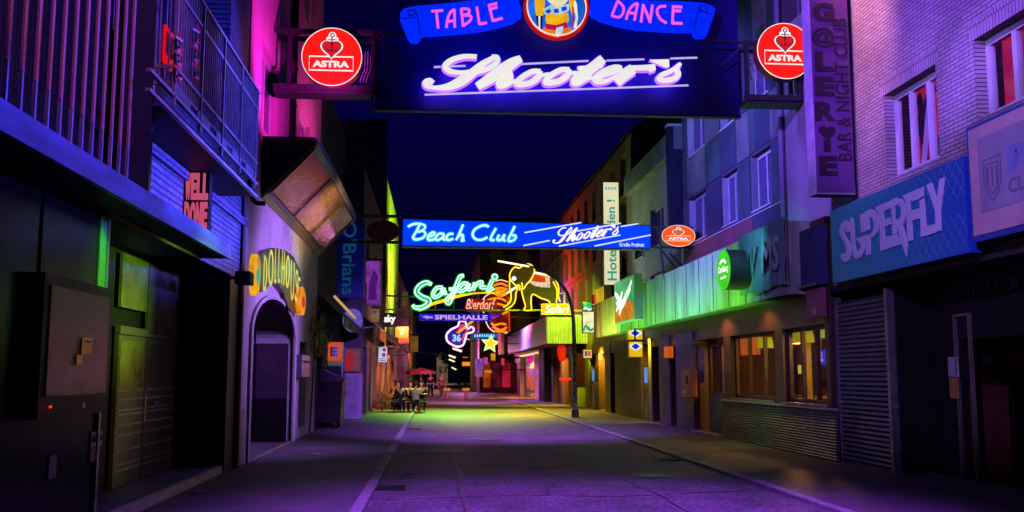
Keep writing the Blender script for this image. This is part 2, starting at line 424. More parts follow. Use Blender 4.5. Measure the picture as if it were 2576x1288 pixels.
    def text(s, fr, txt, a0, b0, a1, b1, c=0.01, bold=0.0, depth=0.0, shear=0.0, turn=0):
        """lettering fitted into a box of a frame; turn=1 reads upwards"""
        vs, fs = text_geo(txt, bold, depth, shear)
        xs = [v[0] for v in vs]; ys = [v[1] for v in vs]
        x0, x1, y0, y1 = min(xs), max(xs), min(ys), max(ys)
        i = len(s.v)
        for x, y, z in vs:
            u, w = (x - x0) / (x1 - x0), (y - y0) / (y1 - y0)
            if turn == 1: u, w = 1 - w, u
            if turn == -1: u, w = w, 1 - u
            s.v.append(fr.p(a0 + u * (a1 - a0), b0 + w * (b1 - b0), c + z))
        s.f += [tuple(i + k for k in f) for f in fs]
        return s
    def facade(s, side, X, y0, y1, z0, z1, holes=(), depth=5.0):
        """a building's mass whose street face has real openings; side +1 looks to +x"""
        ys = sorted({y0, y1, *[h[0] for h in holes], *[h[1] for h in holes]}); zs = sorted({z0, z1, *[h[2] for h in holes], *[h[3] for h in holes]})
        for a, b in zip(ys, ys[1:]):
            for c, d in zip(zs, zs[1:]):
                my, mz = (a + b) / 2, (c + d) / 2
                if any(h[0] < my < h[1] and h[2] < mz < h[3] for h in holes): continue
                s.face([(X, a, c), (X, b, c), (X, b, d), (X, a, d)])
        for h in holes:
            r = X - side * (h[4] if len(h) > 4 else 0.2)
            for p, q in (((h[0], h[2]), (h[1], h[2])), ((h[1], h[2]), (h[1], h[3])), ((h[1], h[3]), (h[0], h[3])), ((h[0], h[3]), (h[0], h[2]))):
                s.face([(X, p[0], p[1]), (X, q[0], q[1]), (r, q[0], q[1]), (r, p[0], p[1])])
        B = X - side * depth
        s.face([(B, y0, z0), (B, y1, z0), (B, y1, z1), (B, y0, z1)])
        s.face([(X, y0, z0), (B, y0, z0), (B, y0, z1), (X, y0, z1)])
        s.face([(X, y1, z0), (B, y1, z0), (B, y1, z1), (X, y1, z1)])
        s.face([(X, y0, z1), (X, y1, z1), (B, y1, z1), (B, y0, z1)])
        return s
    def build(s, name, mat, parent=None, soft=False):
        me = bpy.data.meshes.new(name)
        if parent is not None: off = _off[parent]
        else:
            xs = [v.x for v in s.v]; ys = [v.y for v in s.v]; zs = [v.z for v in s.v]
            off = Vector(((min(xs) + max(xs)) / 2, (min(ys) + max(ys)) / 2, min(zs)))
        me.from_pydata([tuple(v - off) for v in s.v], [], s.f)
        me.materials.append(mat)
        if soft:
            me.polygons.foreach_set('use_smooth', [True] * len(me.polygons))
        me.update()
        o = bpy.data.objects.new(name, me)
        COL.objects.link(o)
        if parent is not None: o.parent = parent
        else: o.location = off
        _off[o] = off
        return o
def box(name, mat, parent, *a): return MB().box(*a).build(name, mat, parent)
def window(parent, side, X, y0, y1, z0, z1, fm, pm, recess=0.2, mull=1, fw=0.07, name='window'):
    """window in a street wall: frame with mullions, the pane a sub-part"""
    r = X - side * recess
    lo, hi = min(r, r + side * 0.08), max(r, r + side * 0.08)
    m = MB()
    m.box(lo, hi, y0, y1, z0, z0 + fw).box(lo, hi, y0, y1, z1 - fw, z1)
    m.box(lo, hi, y0, y0 + fw, z0 + fw, z1 - fw).box(lo, hi, y1 - fw, y1, z0 + fw, z1 - fw)
    for k in range(1, mull + 1):
        y = y0 + (y1 - y0) * k / (mull + 1)
        m.box(lo, hi, y - fw / 2, y + fw / 2, z0 + fw, z1 - fw)
    o = m.build(name, fm, parent)
    pr = r + side * 0.03
    MB().box(min(pr, pr + side * 0.01), max(pr, pr + side * 0.01), y0 + fw * .5, y1 - fw * .5, z0 + fw * .5, z1 - fw * .5).build('pane', pm, o)
    return o

# ---------------------------------------------------------------- ground, road, pavements, kerbs
LX, RX, UX = -3.45, 7.5, 8.0          # facades left, right (street floor), right (upper floors)
KL0, KL1, KR0, KR1 = -1.0, -0.84, 4.82, 4.97
asph = M('asphalt', (0.085, 0.080, 0.085), 0.62, 0, 0.5, 1.2, 0.9, fine=55, spec=0.4)
def paving(name, col, w, h):
    m = BRICK(name, [c * 1.15 for c in col], [c * 0.8 for c in col], [c * 0.4 for c in col], 'xy', w, h, 0.6, 0.35, 0.006)
    return m
slab = paving('pavement_slabs', (0.13, 0.125, 0.13), 0.5, 0.25)
t_ = asph.node_tree; pa_ = t_.nodes['Principled BSDF']; src = pa_.inputs['Base Color'].links[0].from_socket
n_ = t_.nodes.new('ShaderNodeTexNoise'); n_.inputs['Scale'].default_value = 13; n_.inputs['Detail'].default_value = 4; n_.inputs['Roughness'].default_value = .8
r_ = t_.nodes.new('ShaderNodeValToRGB'); r_.color_ramp.elements[0].position = .36; r_.color_ramp.elements[0].color = (.16, .16, .16, 1); r_.color_ramp.elements[1].position = .66; r_.color_ramp.elements[1].color = (3.0, 3.0, 3.0, 1)
x_ = t_.nodes.new('ShaderNodeMix'); x_.data_type = 'RGBA'; x_.blend_type = 'MULTIPLY'; x_.inputs[0].default_value = 1
c_ = t_.nodes.new('ShaderNodeTexCoord'); t_.links.new(c_.outputs['Object'], n_.inputs[0]); t_.links.new(n_.outputs[0], r_.inputs[0])
t_.links.new(src, x_.inputs[6]); t_.links.new(r_.outputs[0], x_.inputs[7]); t_.links.new(x_.outputs[2], pa_.inputs['Base Color'])
stone = M('kerb_granite', (0.30, 0.30, 0.29), 0.6, 0, 0.4, 6, 0.5)
tag(box('ground', M('earth', (0.03, 0.03, 0.032), 0.9), None, -400, 400, -60, 700, -0.6, -0.16), kind='structure')
tag(box('road', asph, None, KL1, KR0, -20, 260, -0.15, 0.0), kind='structure')
tag(box('pavement', slab, None, -9, KL0, -20, 260, -0.15, 0.035), kind='structure')
tag(box('pavement', slab, None, KR1, 14, -20, 260, -0.15, 0.035), kind='structure')
for x0, x1 in ((KL0, KL1), (KR0, KR1)):
    m = MB(); y = 2.0
    while y < 150:
        l = random.uniform(0.8, 1.25)
        dx, dz = random.uniform(-.006, .006), random.uniform(-.006, .004)
        m.bev(x0 + 0.004 + dx, x1 - 0.004 + dx, y, y + l - 0.03, -0.1, 0.05 + dz, 0.012)
        y += l
    tag(m.build('kerb', stone), kind='structure')
# patches of newer asphalt, manhole covers, litter
tag(box('road', M('asphalt_patch', (0.05, 0.047, 0.05), 0.55, 0, 0.3, 2, 0.8, fine=60), None, 2.2, 4.6, 37.5, 43.2, 0.004, 0.006), kind='structure')
tag(box('road', _mats['asphalt_patch'], None, -0.5, 0.7, 21.0, 23.4, 0.004, 0.006), kind='structure')
iron = M('cast_iron', (0.06, 0.06, 0.065), 0.4, 0.8, 0.4, 8, 0.3)
for x, y, l in ((1.4, 25.0, 'round iron manhole cover in the middle of the road before the blue banner sign'), (3.6, 16.0, 'round iron manhole cover in the dark road near the right kerb')):
    t = thing('manhole_cover', l, 'manhole cover', (x, y, 0), 'manhole covers')
    fr = Fr((x, y, 0.004), (1, 0, 0), (0, 1, 0), (0, 0, 1))
    MB().ring(fr, 0, 0, .33, .33, .05, 0, .006).build('rim', iron, t)
    MB().disc(fr, 0, 0, .29, .29, 0, .004).build('lid', iron, t)
tar = M('tar_seam', (0.018, 0.017, 0.018), .5, 0, .3, 4)
gfl = Fr((0, 0, .0045), (1, 0, 0), (0, 1, 0), (0, 0, 1))
rc = random.Random(21)
def crack(pts, w):
    P = []
    for (a, b), (c, d) in zip(pts, pts[1:]):
        for k in range(9): P.append((a + (c - a) * k / 9 + rc.uniform(-.05, .05), b + (d - b) * k / 9))
    tag(MB().ribbon(gfl, P, [w * rc.uniform(.4, 1.3) for _ in P], 0, .002, sm=0).build('road', tar), kind='structure')
for pts, w in (([(.35, 9.5), (.42, 20), (.3, 36), (.4, 60)], .03), ([(3.1, 9.5), (3.0, 18), (3.2, 30)], .022), ([(-.7, 13.2), (1.2, 13.6), (2.4, 13.3), (4.7, 13.9)], .02), ([(.4, 18.2), (1.9, 17.6), (3.0, 18.4)], .018), ([(1.5, 13.5), (1.9, 15.4), (1.7, 17.6)], .015), ([(3.2, 24.6), (4.7, 25.0)], .03), ([(-.8, 26.4), (.4, 26.1), (2.2, 26.6)], .025)):
    crack(pts, w)
for x, y, l in ((-.62, 14.6, 'iron drain grate in the road against left kerb, nearest one'), (4.55, 19.0, 'iron drain grate in the road against the right kerb'), (-.6, 30.0, 'iron drain grate in the road against left kerb, farther one')):
    t = thing('drain_grate', l, 'drain', (x, y, 0), 'drain grates along the kerbs')
    MB().box(x - .2, x + .2, y - .25, y + .25, .003, .007).build('drain_pit', M('pit_black', (.003, .003, .003), .9), t)
    m = MB().box(x - .22, x + .22, y - .28, y - .251, .003, .014).box(x - .22, x + .22, y + .251, y + .28, .003, .014).box(x - .22, x - .201, y - .25, y + .25, .003, .014).box(x + .201, x + .22, y - .25, y + .25, .003, .014)
    for k in range(6): m.box(x - .2, x + .2, y - .22 + k * .085, y - .19 + k * .085, .0075, .013)
    m.build('grate', iron, t)
paper = M('litter_paper', (0.45, 0.45, 0.42), 0.8)
for (px, py, l) in ((795, 1143, 'crumpled pale paper scrap on left pavement near arched entrance'), (1030, 1186, 'small paper scrap lying on the road beside left kerb'), (500, 1236, 'white paper scrap beside the pale edge of the doorstep')):
    p = onZ(px, py, 0.04)
    tag(MB().poly(Fr((p.x, p.y, 0.04 if p.x < -1 else .006), (1, 0, 0), (0, 1, 0.1), (0, -.1, 1)), [(-.09, -.04), (.05, -.06), (.1, .03), (-.03, .07)], 0, .012).build('paper_scrap', paper), l, 'litter', 'paper scraps on the ground')

# ---------------------------------------------------------------- LEFT 1: building behind timber and steel fins
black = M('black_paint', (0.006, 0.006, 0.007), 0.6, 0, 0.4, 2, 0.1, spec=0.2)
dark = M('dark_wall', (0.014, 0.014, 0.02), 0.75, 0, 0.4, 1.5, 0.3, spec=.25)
soot = M('sooty_wall', (0.05, 0.048, 0.06), 0.8, 0, 0.5, 0.8, 0.4)
fasc = M('fascia_steel', (0.16, 0.19, 0.42), 0.4, 0.5, 0.45, 2.2, 0.15, (1, 0.6, 3))
steel = M('brushed_steel', (0.42, 0.42, 0.45), 0.35, 0.9, 0.3, 2.2, 0.15, (1, 0.6, 3))
polished = M('polished_steel', (0.6, 0.6, 0.63), 0.14, 1.0, 0.15, 1.4, 0.1, fine=3)
gloss = M('gloss_panel', (0.008, 0.008, 0.01), 0.2, 0, 0.3, 1, 0.05, fine=4, spec=0.07)
yc = yX(372, -3.05, 400)
b1 = thing('finned_building', 'dark club building with upright timber fins above a long steel canopy', 'building', (-4, 8, 0))
MB().facade(1, -3.5, -4, yc - .05, 3.56, 14, [], 5).build('wall', dark, b1)
yf = yX(580, -3.0, 640)
box('canopy_fascia', fasc, b1, -3.06, -3.0, -3, yf, 3.325, 3.545)
box('canopy_end', polished, b1, -3.45, -3.0, yf + .002, yf + .03, 3.335, 3.535)
box('canopy_soffit', black, b1, -4.9, -3.065, -3, yf - .01, 3.36, 3.53)
ws = M('fin_timber', (0.55, 0.30, 0.36), 0.5, 0, 0.25, 3, 0.2, (4, 4, .4))
bs = M('fin_steel', (0.4, 0.45, 0.7), 0.4, 0.3, 0.2, 3, 0.1)
y0, y1 = yX(9, -3.05, 245), yX(316, -3.05, 440)
sp_ = (y1 - y0) / 11
for k in range(-4, 12):
    y = y0 + k * sp_
    o = MB().bev(-3.06, -3.028, y - .018, y + .018, 3.86, 12, .006).build('fin', ws, b1)
    MB().box(-3.06, -3.03, y - .013, y + .013, 3.545, 3.865).build('fin_foot', bs, o)
box('corner_post', polished, b1, -3.36, -3.02, yc - .04, yc + .04, 3.55, 13)
box('corner_return', dark, b1, -3.46, -3.36, yc - .03, yc + .03, 3.55, 13)
# street floor: a shiny pier, then double doors set back
MB().facade(1, -3.5, -4, 10.5, 0.035, 3.34, [], 2).build('pier', gloss, b1)
box('pier_edge', steel, b1, -3.53, -3.47, 10.5, 10.56, 0.04, 3.3)
dw = M('door_steel', (0.16, 0.15, 0.13), 0.32, 0.5, 0.35, 1.2, 0.1)
dp = M('door_panel', (0.20, 0.19, 0.14), 0.22, 0.2, 0.5, 1.6, 0.08, fine=9)
box('entrance_wall', dark, b1, -5, -4.3, 10.56, 17.2, 0.04, 3.34)
DX = -4.2
def dy(px, py=900): return yX(px, DX, py)
dd = [dy(296), dy(366), dy(441)]
gl = GLASS('dark_glass', (0.02, 0.025, 0.012), 0.92, 0.25)
for k in range(2):
    a, b = dd[k] + .02, dd[k + 1] - .02
    d = MB().box(DX - .06, DX, a, b, .16, 2.18).build('door', dw, b1)
    for z in (.36, .44, .62, .82, .96, 1.1, 1.16, 1.3, 1.42):
        MB().box(DX + .001, DX + .018, a + .04, b - .04, z, z + .025).build('door_rail', steel, d)
    box('door_glass', dp, d, DX + .001, DX + .008, a + .06, b - .06, 1.47, 2.1)
    if k == 0: MB().tube([(DX + .05, b - .08, 1.0), (DX + .05, b - .08, 1.36)], .014).build('door_handle', steel, d)
    else: MB().box(DX + .01, DX + .05, a + .35, a + .6, 1.2, 1.25).build('letter_plate', steel, d)
for k, (a, b) in enumerate(((dd[0], dd[1]), (dd[1], dd[2]))):
    box('transom_panel', dp, b1, DX - .04, DX, a + .03, b - .03, 2.25 if k else 2.55, 3.28)
    box('transom_bar', dw, b1, DX - .05, DX + .02, a, b, 2.19, 2.245 if k else 2.3)
box('door_post', dw, b1, DX - .05, DX + .01, dd[2] - .015, dd[2] + .05, .16, 3.3)
step = tag(MB().box(-4.2, LX - .1, 10.58, 16.55, .036, .15).build('doorstep', M('step_stone', (0.2, 0.2, 0.24), 0.5, 0, 0.3, 2)), 'low stone doorstep with a pale painted edge before recessed doors', 'doorstep')
MB().box(LX - .098, LX - .02, 10.58, 16.55, .036, .158).build('painted_edge', M('edge_paint', (0.8, 0.78, 0.82), 0.5, 0, 0.3, 6), step)
# info display case on the pier
a0, a1, az0, az1 = rectX(92, 690, 268, 1035, -3.4)
dc = thing('display_case', 'tall black display case with dark glossy screen on a shiny black pier', 'display case', (-3.5, (a0 + a1) / 2, az0))
box('case_body', M('case_black', (0.006, 0.005, 0.005), 0.45, 0, .3, spec=.08), dc, -3.49, -3.36, a0, a1, 1.27, 2.53)
scr = M('screen_glass', (0.012, 0.011, 0.008), 0.12, 0.0, 0.6, 1.2, 0.25, fine=160, spec=0.07)
box('screen', scr, dc, -3.358, -3.345, a0 + .12, a1 - .12, 1.46, 2.43)
fr = LWALL(-3.343, a0, 0)
MB().box(-3.343, -3.33, a0 + .2, a0 + .23, 1.36, 1.38).build('power_light', E('red_led', '#ff2010', 2), dc)
MB().box(-3.343, -3.335, a0 + 1.0, a0 + 1.06, 1.33, 1.38).build('keyhole', steel, dc)
sw = M('sticker_white', (0.7, 0.7, 0.72), 0.6, 0, .15); sy = M('sticker_yellow', (0.75, 0.42, 0.03), 0.5, 0, .15)
sb = M('sticker_blue', (0.05, 0.12, 0.5), 0.5, 0, .2)
def sticker(px0, py0, px1, py1, X, mat, label, marks=()):
    a, b, c, d = rectX(px0, py0, px1, py1, X)
    t = thing('sticker', label, 'sticker', (X, (a + b) / 2, c), 'stickers on walls and doors')
    s_ = 1 if X < 0 else -1
    box('sheet', mat, t, min(X, X + s_ * .006), max(X, X + s_ * .006), a, b, c, d)
    for (u0, u1, v0, v1, mm) in marks:
        box('print', mm, t, min(X + s_ * .007, X + s_ * .01), max(X + s_ * .007, X + s_ * .01), a + (b - a) * u0, a + (b - a) * u1, c + (d - c) * v0, c + (d - c) * v1)
    return t
sticker(205, 849, 232, 892, -3.34, sy, 'larger yellow sticker with white label on the dark display screen', ((.2, .8, .62, .88, sw), (.3, .7, .7, .8, sb)))
sticker(192, 893, 206, 918, -3.34, sy, 'smaller yellow sticker on the screen, below the larger one')
sticker(228, 1085, 256, 1124, -3.49, sw, 'white notice with dark band on pier, right below the display case', ((.05, .95, .35, .7, black),))
sticker(226, 1128, 244, 1160, -3.49, M('sticker_pink', (0.5, 0.25, 0.4), 0.6), 'pinkish sticker under the white notice on the pier')
sticker(122, 1146, 140, 1204, -3.49, M('sticker_lilac', (0.35, 0.35, 0.6), 0.6), 'tall lilac sticker low on the left pier')
lp = M('green_pane', (0.20, 0.30, 0.16), 0.2, 0.1, .5, 1.5, .1, fine=5)  # green reflected in the pane is put into its colour
a, b, c, d = rectX(100, 655, 240, 690, -3.49)
box('pane', gloss, b1, -3.497, -3.482, a, b, 2.42, 3.3)
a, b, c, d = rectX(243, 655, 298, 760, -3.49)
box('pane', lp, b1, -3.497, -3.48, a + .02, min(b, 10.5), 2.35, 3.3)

# ---------------------------------------------------------------- LEFT 2: brick house with the balcony
blueb = BRICK('blue_lit_brick', (0.14, 0.14, 0.30), (0.08, 0.08, 0.20), (0.012, 0.012, 0.03), 'yz', 0.27, 0.085, .55, .9, .014)  # blue light on the wall is also put into the brick colour
bluebx = BRICK('blue_lit_brick_end', (0.14, 0.14, 0.30), (0.08, 0.08, 0.20), (0.012, 0.012, 0.03), 'xz', 0.27, 0.085, .55, .9, .01)
b2 = thing('brick_house', 'blue lit brick house with a steel balcony, between fins and pink house', 'house', (-4, 14, 0))
BY1 = 17.62
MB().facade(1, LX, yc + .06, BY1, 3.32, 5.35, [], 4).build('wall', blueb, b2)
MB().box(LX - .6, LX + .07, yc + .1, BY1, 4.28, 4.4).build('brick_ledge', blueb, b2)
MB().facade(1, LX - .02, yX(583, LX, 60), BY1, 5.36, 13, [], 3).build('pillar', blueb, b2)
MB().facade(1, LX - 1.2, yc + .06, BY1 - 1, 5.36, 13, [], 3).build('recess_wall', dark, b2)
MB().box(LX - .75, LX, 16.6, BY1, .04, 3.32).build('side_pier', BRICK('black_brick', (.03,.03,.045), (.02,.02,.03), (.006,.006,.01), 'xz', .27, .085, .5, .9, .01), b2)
glv = GLASS('violet_glass', (0.015, 0.015, 0.06), 0.85, 0.08)
for k in range(7):
    y = yc + .25 + k * .42
    MB().box(LX - .35, LX - .3, y, y + .4, 4.6, 9).build('balcony_glass', glv, b2)
    MB().box(LX - .29, LX - .24, y + .38, y + .42, 4.6, 9).build('glazing_bar', M('bar_lilac', (.4, .3, .5), .3, .6), b2)
rail = M('balcony_steel', (0.42, 0.40, 0.46), 0.45, 0.5, 0.3, 4, .1)
BX, A, B = -2.85, yX(432, -2.85, 180), yX(643, -2.85, 380)
ba = MB()
ba.box(LX, BX, A, B, 4.42, 4.5)
fl = ba.build('balcony_floor', black, b2)
m = MB()
for z in (4.40, 4.60): m.box(BX + .001, BX + .05, A - .9, B, z, z + .035)
m.build('floor_beam', rail, fl)
m = MB()
for z, w in ((6.06, .05), (5.78, .035), (4.92, .04), (4.74, .02)):
    m.box(BX, BX + w, A, B, z, z + .04)
    m.box(LX, BX, B - .03, B, z, z + .04); m.box(LX, BX - .01, A, A + .03, z, z + .04)
m.build('hand_rail', rail, fl)
m = MB(); n = int((B - A) / .105)
for k in range(n + 1):
    y = A + (B - A) * k / n
    w = .02 if k % 11 == 0 else .009
    m.box(BX + .01, BX + .01 + 2 * w, y - w, y + w, 4.5 if w > .01 else 4.74, 6.06)
for k in range(6):
    x = LX + .06 + k * .1
    m.box(x - .008, x + .008, B - .024, B - .008, 4.74, 6.06); m.box(x - .008, x + .008, A + .006, A + .022, 4.74, 6.06)
m.build('balusters', rail, fl)
for k in range(5):
    y = A + (B - A) * (k + .1) / 5
    MB().box(BX + .02, BX + .03, y, y + (B - A) * .13, 4.66, 4.76).build('flower_box_rail', M('flower_rail', (.2, .19, .24), .5, .4), fl)
tape_r, tape_w = E('tape_red', '#e01020', .8), E('tape_white', '#c8b8e0', .55)
tape_r = M('tape_red_film', (.85, .03, .05), .4, 0, .2); tape_w = M('tape_white_film', (.8, .8, .85), .4, 0, .2)
for (px, l) in ((450, 'red and white barrier tape twisted down the balcony rail, nearer strand'), (492, 'red and white barrier tape hanging on balcony rail, longer farther strand')):
    y = yX(px, BX + .08, 130)
    z1 = onX(px, 60 if px > 460 else 85, BX + .08).z; z0 = onX(px, 205, BX + .08).z
    t = thing('barrier_tape', l, 'tape', (BX + .08, y, z0), 'barrier tapes on the balcony')
    N = 22
    for c, mm in ((0, tape_r), (1, tape_w)):
        m = MB()
        for k in range(N):
            if (k % 3 == 1) != bool(c): continue
            za, zb = z0 + (z1 - z0) * k / N, z0 + (z1 - z0) * (k + 1) / N
            a_ = k * .9
            m.beam((BX + .08, y + .03 * math.sin(a_), za), (BX + .09, y + .03 * math.sin(a_ + .9), zb), .012, .07 + .02 * math.sin(3 * a_))
        m.build('red_stripes' if c == 0 else 'white_stripes', mm, t)
y_, z_ = yX(415, -3.2, 110), 0
a, b, c, d = rectX(411, 72, 434, 170, -3.3)
pr = thing('banner', 'red banner with white print inside the balcony, behind its left end', 'banner', (-3.3, a, c))
box('cloth', E('banner_red', '#e8080c', .9), pr, -3.31, -3.29, a, b, c, d)
box('print', sw, pr, -3.288, -3.28, a + .05, b - .05, c + .12, c + .4)
# the projecting sign WELL DONE
a = yX(462, LX, 500)
x0, x1, z0, z1 = rectY(464, 436, 524, 576, a)
wd = thing('projecting_sign', 'black projecting sign with two rows of pink letters on blue lit brick', 'sign', (x0, a, z0))
box('sign_box', black, wd, x0 - .1, x1 + .005, a + .003, a + .2, z0 - .01, z1 + .01)
pk = M('pink_letter', (0.85, 0.33, 0.48), .5, 0, .12)
h_ = (z1 - z0)
fr = FRONT(x0, a, z0); w_ = x1 - x0
for wtxt, b0, b1_ in (('WELL', .52, 1.0), ('DONE', 0.0, .48)):
    for i_, ch in enumerate(wtxt):
        MB().text(fr, ch, w_ * (.03 + i_ * .245), h_ * b0, w_ * (.03 + i_ * .245 + .215), h_ * b1_, .004, .05, .03).build('letter', E('pink_letter_lit', '#d8587a', .75), wd)
dpm = M('downpipe_red', (0.10, 0.04, 0.045), .5, .3)
MB().tube([(LX + .04, 17.35, .05), (LX + .04, 17.35, 4.9)], .05, 10).build('downpipe', dpm, b2)
m = MB().tube(smooth([(LX + .05, 17.75, 5.25), (LX + .05, 17.8, 4.98), (LX + .12, 17.9, 4.8), (LX + .3, 17.95, 4.78)], 5), .045, 8).build('pipe_elbow', black, b2)

# ---------------------------------------------------------------- LEFT 3: pink house over the arched entrance
lil = M('lilac_plaster', (0.46, 0.42, 0.52), .6, 0, .25, 1.3, .3)
pink = M('pink_plaster', (0.62, 0.24, 0.50), .75, 0, .12, 1.0, .2)
dado = M('dado_plaster', (0.30, 0.29, 0.28), .6, 0, .3, 1.6, .3)
b3 = thing('pink_house', 'magenta lit pink house with slanted timber marquee over an arched entrance', 'house', (-4, 23, 0))
Y0, Y1 = 17.64, 28.6
ay0, ay1, azs, arise = yX(622, LX, 1000), yX(735, LX, 1000), 2.42, .86
ac, aw = (ay0 + ay1) / 2, (ay1 - ay0) / 2
def arch(y): return azs + arise * math.sqrt(max(0, 1 - ((y - ac) / aw) ** 2))
m = MB()
N = 28; DEEP = LX - .9
prev = None
for k in range(N + 1):
    y = ac - aw * math.cos(math.pi * k / N); z = arch(y)
    if prev:
        (pa, pz) = prev
        m.face([(LX, pa, pz), (LX, y, z), (LX, y, 5.2), (LX, pa, 5.2)])
        m.face([(LX, pa, pz), (DEEP, pa, pz), (DEEP, y, z), (LX, y, z)])
    prev = (y, z)
ny0, ny1 = yX(752, LX, 950), yX(770, LX, 950)
m.face([(LX, Y0, 1.02), (LX, ay0, 1.02), (LX, ay0, 5.2), (LX, Y0, 5.2)])
m.face([(LX, ay0, .04), (DEEP, ay0, .04), (DEEP, ay0, azs), (LX, ay0, azs)]); m.face([(LX, ay1, .04), (DEEP, ay1, .04), (DEEP, ay1, azs), (LX, ay1, azs)])
m.facade(1, LX, ay1 + .012, Y1, .04, 5.2, [(ny0, ny1, .3, 2.5, .35)], 4)
m.face([(LX, Y0, .04), (LX - 3, Y0, .04), (LX - 3, Y0, 5.2), (LX, Y0, 5.2)])
m.build('ground_floor_wall', lil, b3)
box('niche_back', lil, b3, LX - .4, LX - .35, ny0, ny1, .3, 2.5)
box('dado', dado, b3, LX - .3, LX + .012, Y0 + .01, ay0, .04, 1.02)
m = MB()
pts = [(LX + .03, ay0 + .0, .04)] + [(LX + .03, ac - aw * math.cos(math.pi * k / 24), arch(ac - aw * math.cos(math.pi * k / 24))) for k in range(25)] + [(LX + .03, ay1, .04)]
m.tube(pts, .05, 6); m.build('arch_trim', lil, b3)
pp = M('purple_panel', (0.05, 0.028, 0.055), .5, 0, .3, 1.5)
box('passage_back', black, b3, LX - 3.2, DEEP - .12, ay0 - .1, ay1 + .1, .04, 3.4)
box('entrance_door', pp, b3, DEEP - .11, DEEP - .04, ac - aw * .45, ay1 - .05, 1.05, 2.5)
box('door_kickboard', black, b3, DEEP - .11, DEEP - .03, ac - aw * .45, ay1 - .05, .05, 1.04)
box('jamb_panel', pp, b3, DEEP + .02, LX - .12, ay1 - .03, ay1 - .002, 1.08, azs - .02)
box('jamb_kickboard', black, b3, DEEP + .02, LX - .12, ay1 - .03, ay1 - .002, .045, 1.07)
sl = M('threshold_brass', (0.6, 0.5, 0.3), .35, .7)
box('threshold', sl, b3, LX - .05, LX + .02, ay0, ay1, .036, .06)
# marquee: a wedge hung under the upper floor
MX, MZ0, MZ1, MT = -2.42, 5.1, 6.2, 6.33
ym0, ym1 = yX(655, LX, 490), yX(800, LX, 655)
mq = MB()
mq.face([(LX, ym0, MZ0), (MX, ym0, MZ1), (MX, ym0, MT), (LX, ym0, MT)]); mq.face([(LX, ym1, MZ0), (MX, ym1, MZ1), (MX, ym1, MT), (LX, ym1, MT)])
mq.face([(LX, ym0, MT), (MX, ym0, MT), (MX, ym1, MT), (LX, ym1, MT)]); mq.face([(MX, ym0, MZ1), (MX, ym1, MZ1), (MX, ym1, MT), (MX, ym0, MT)])
mq.face([(LX, ym0, MZ0), (LX, ym1, MZ0), (MX, ym1, MZ1), (MX, ym0, MZ1)])
mo = mq.build('marquee', black, b3)
wood = M('marquee_timber', (0.34, 0.19, 0.09), .26, .35, .75, 1.6, .25, (1.2, .55, 1.2), fine=9)
su = Vector((MX - LX, 0, MZ1 - MZ0)).normalized(); sn = Vector((su.z, 0, -su.x))
L_ = math.hypot(MX - LX, MZ1 - MZ0)
for k in range(3):
    a, b = ym0 + .3 + (ym1 - ym0 - .4) * k / 3, ym0 + .3 + (ym1 - ym0 - .4) * (k + 1) / 3 - .1
    f_ = Fr((LX, 0, MZ0), su, (0, 1, 0), sn)
    MB().poly(f_, [(.26, a), (L_ - .06, a), (L_ - .06, b), (.26, b)], .004, .02).build('timber_panel', wood, mo)
m = MB(); brn = M('marquee_frame', (0.28, 0.17, 0.13), .35, .5)
for k in range(4):
    y = ym0 + .2 + (ym1 - ym0 - .4) * k / 3
    m.beam(f_.p(.2, y, .03), f_.p(L_, y, .03), .05, .04)
m.beam(f_.p(.2, ym0 + .1, .03), f_.p(.2, ym1, .03), .05, .04); m.beam(f_.p(L_ - .03, ym0 + .05, .03), f_.p(L_ - .03, ym1, .03), .05, .04)
m.build('panel_frame', brn, mo)
MB().poly(f_, [(.01, ym0 + .1), (.19, ym0 + .1), (.19, ym1), (.01, ym1)], .004, .014).build('soffit_board', M('soffit_brown', (.12, .07, .05), .4, .2), mo)
box('marquee_edge', M('edge_lilac', (0.5, 0.46, 0.6), .35, .5), mo, MX + .002, MX + .06, ym0 + .02, ym1, MZ1 - .02, MT + .04)
# upper storeys
wy = [yX(657, LX, 230), yX(698, LX, 270)]
w2 = [yX(752, LX, 320), yX(781, LX, 320)]
holes = [(wy[0], wy[1], 6.5, 8.2, .22), (w2[0], w2[1], 6.5, 8.35, .22), (wy[0], wy[1], 10.6, 12.4, .22), (w2[0] + .3, w2[1] + .5, 10.9, 12.7, .22)]
MB().facade(1, LX, Y0, Y1, 5.2, 13.4, holes, 5).build('wall', pink, b3)
wfr = M('window_white', (0.62, 0.60, 0.66), .4, 0, .12); wg = GLASS('window_glass', (0.10, 0.09, 0.2), .9, .12)
for h in holes: window(b3, 1, LX, *h[:4], wfr, wg, .2, 1, .1)
MB().tube([(LX + .06, yX(730, LX, 260), 6.35), (LX + .06, yX(730, LX, 260), 13.2)], .085, 10).build('downpipe', black, b3)
m = MB()
for z in (7.0, 7.9, 8.8, 9.7): m.box(LX, LX + .15, yX(730, LX, 260) - .12, yX(730, LX, 260) + .12, z, z + .06)
m.build('pipe_clamp', black, b3)
a, b, c, d = rectX(737, 893, 760, 948, LX)
lb = thing('letter_box', 'grey metal box on lilac wall right of the arched entrance', 'letter box', (LX, a, c))
MB().bev(LX + .001, LX + .22, a + .1, b - .1, c, d).build('box_body', M('box_grey', (.2, .18, .2), .4, .5), lb)
box('box_slot', black, lb, LX + .221, LX + .226, a + .16, b - .16, d - .2, d - .14)
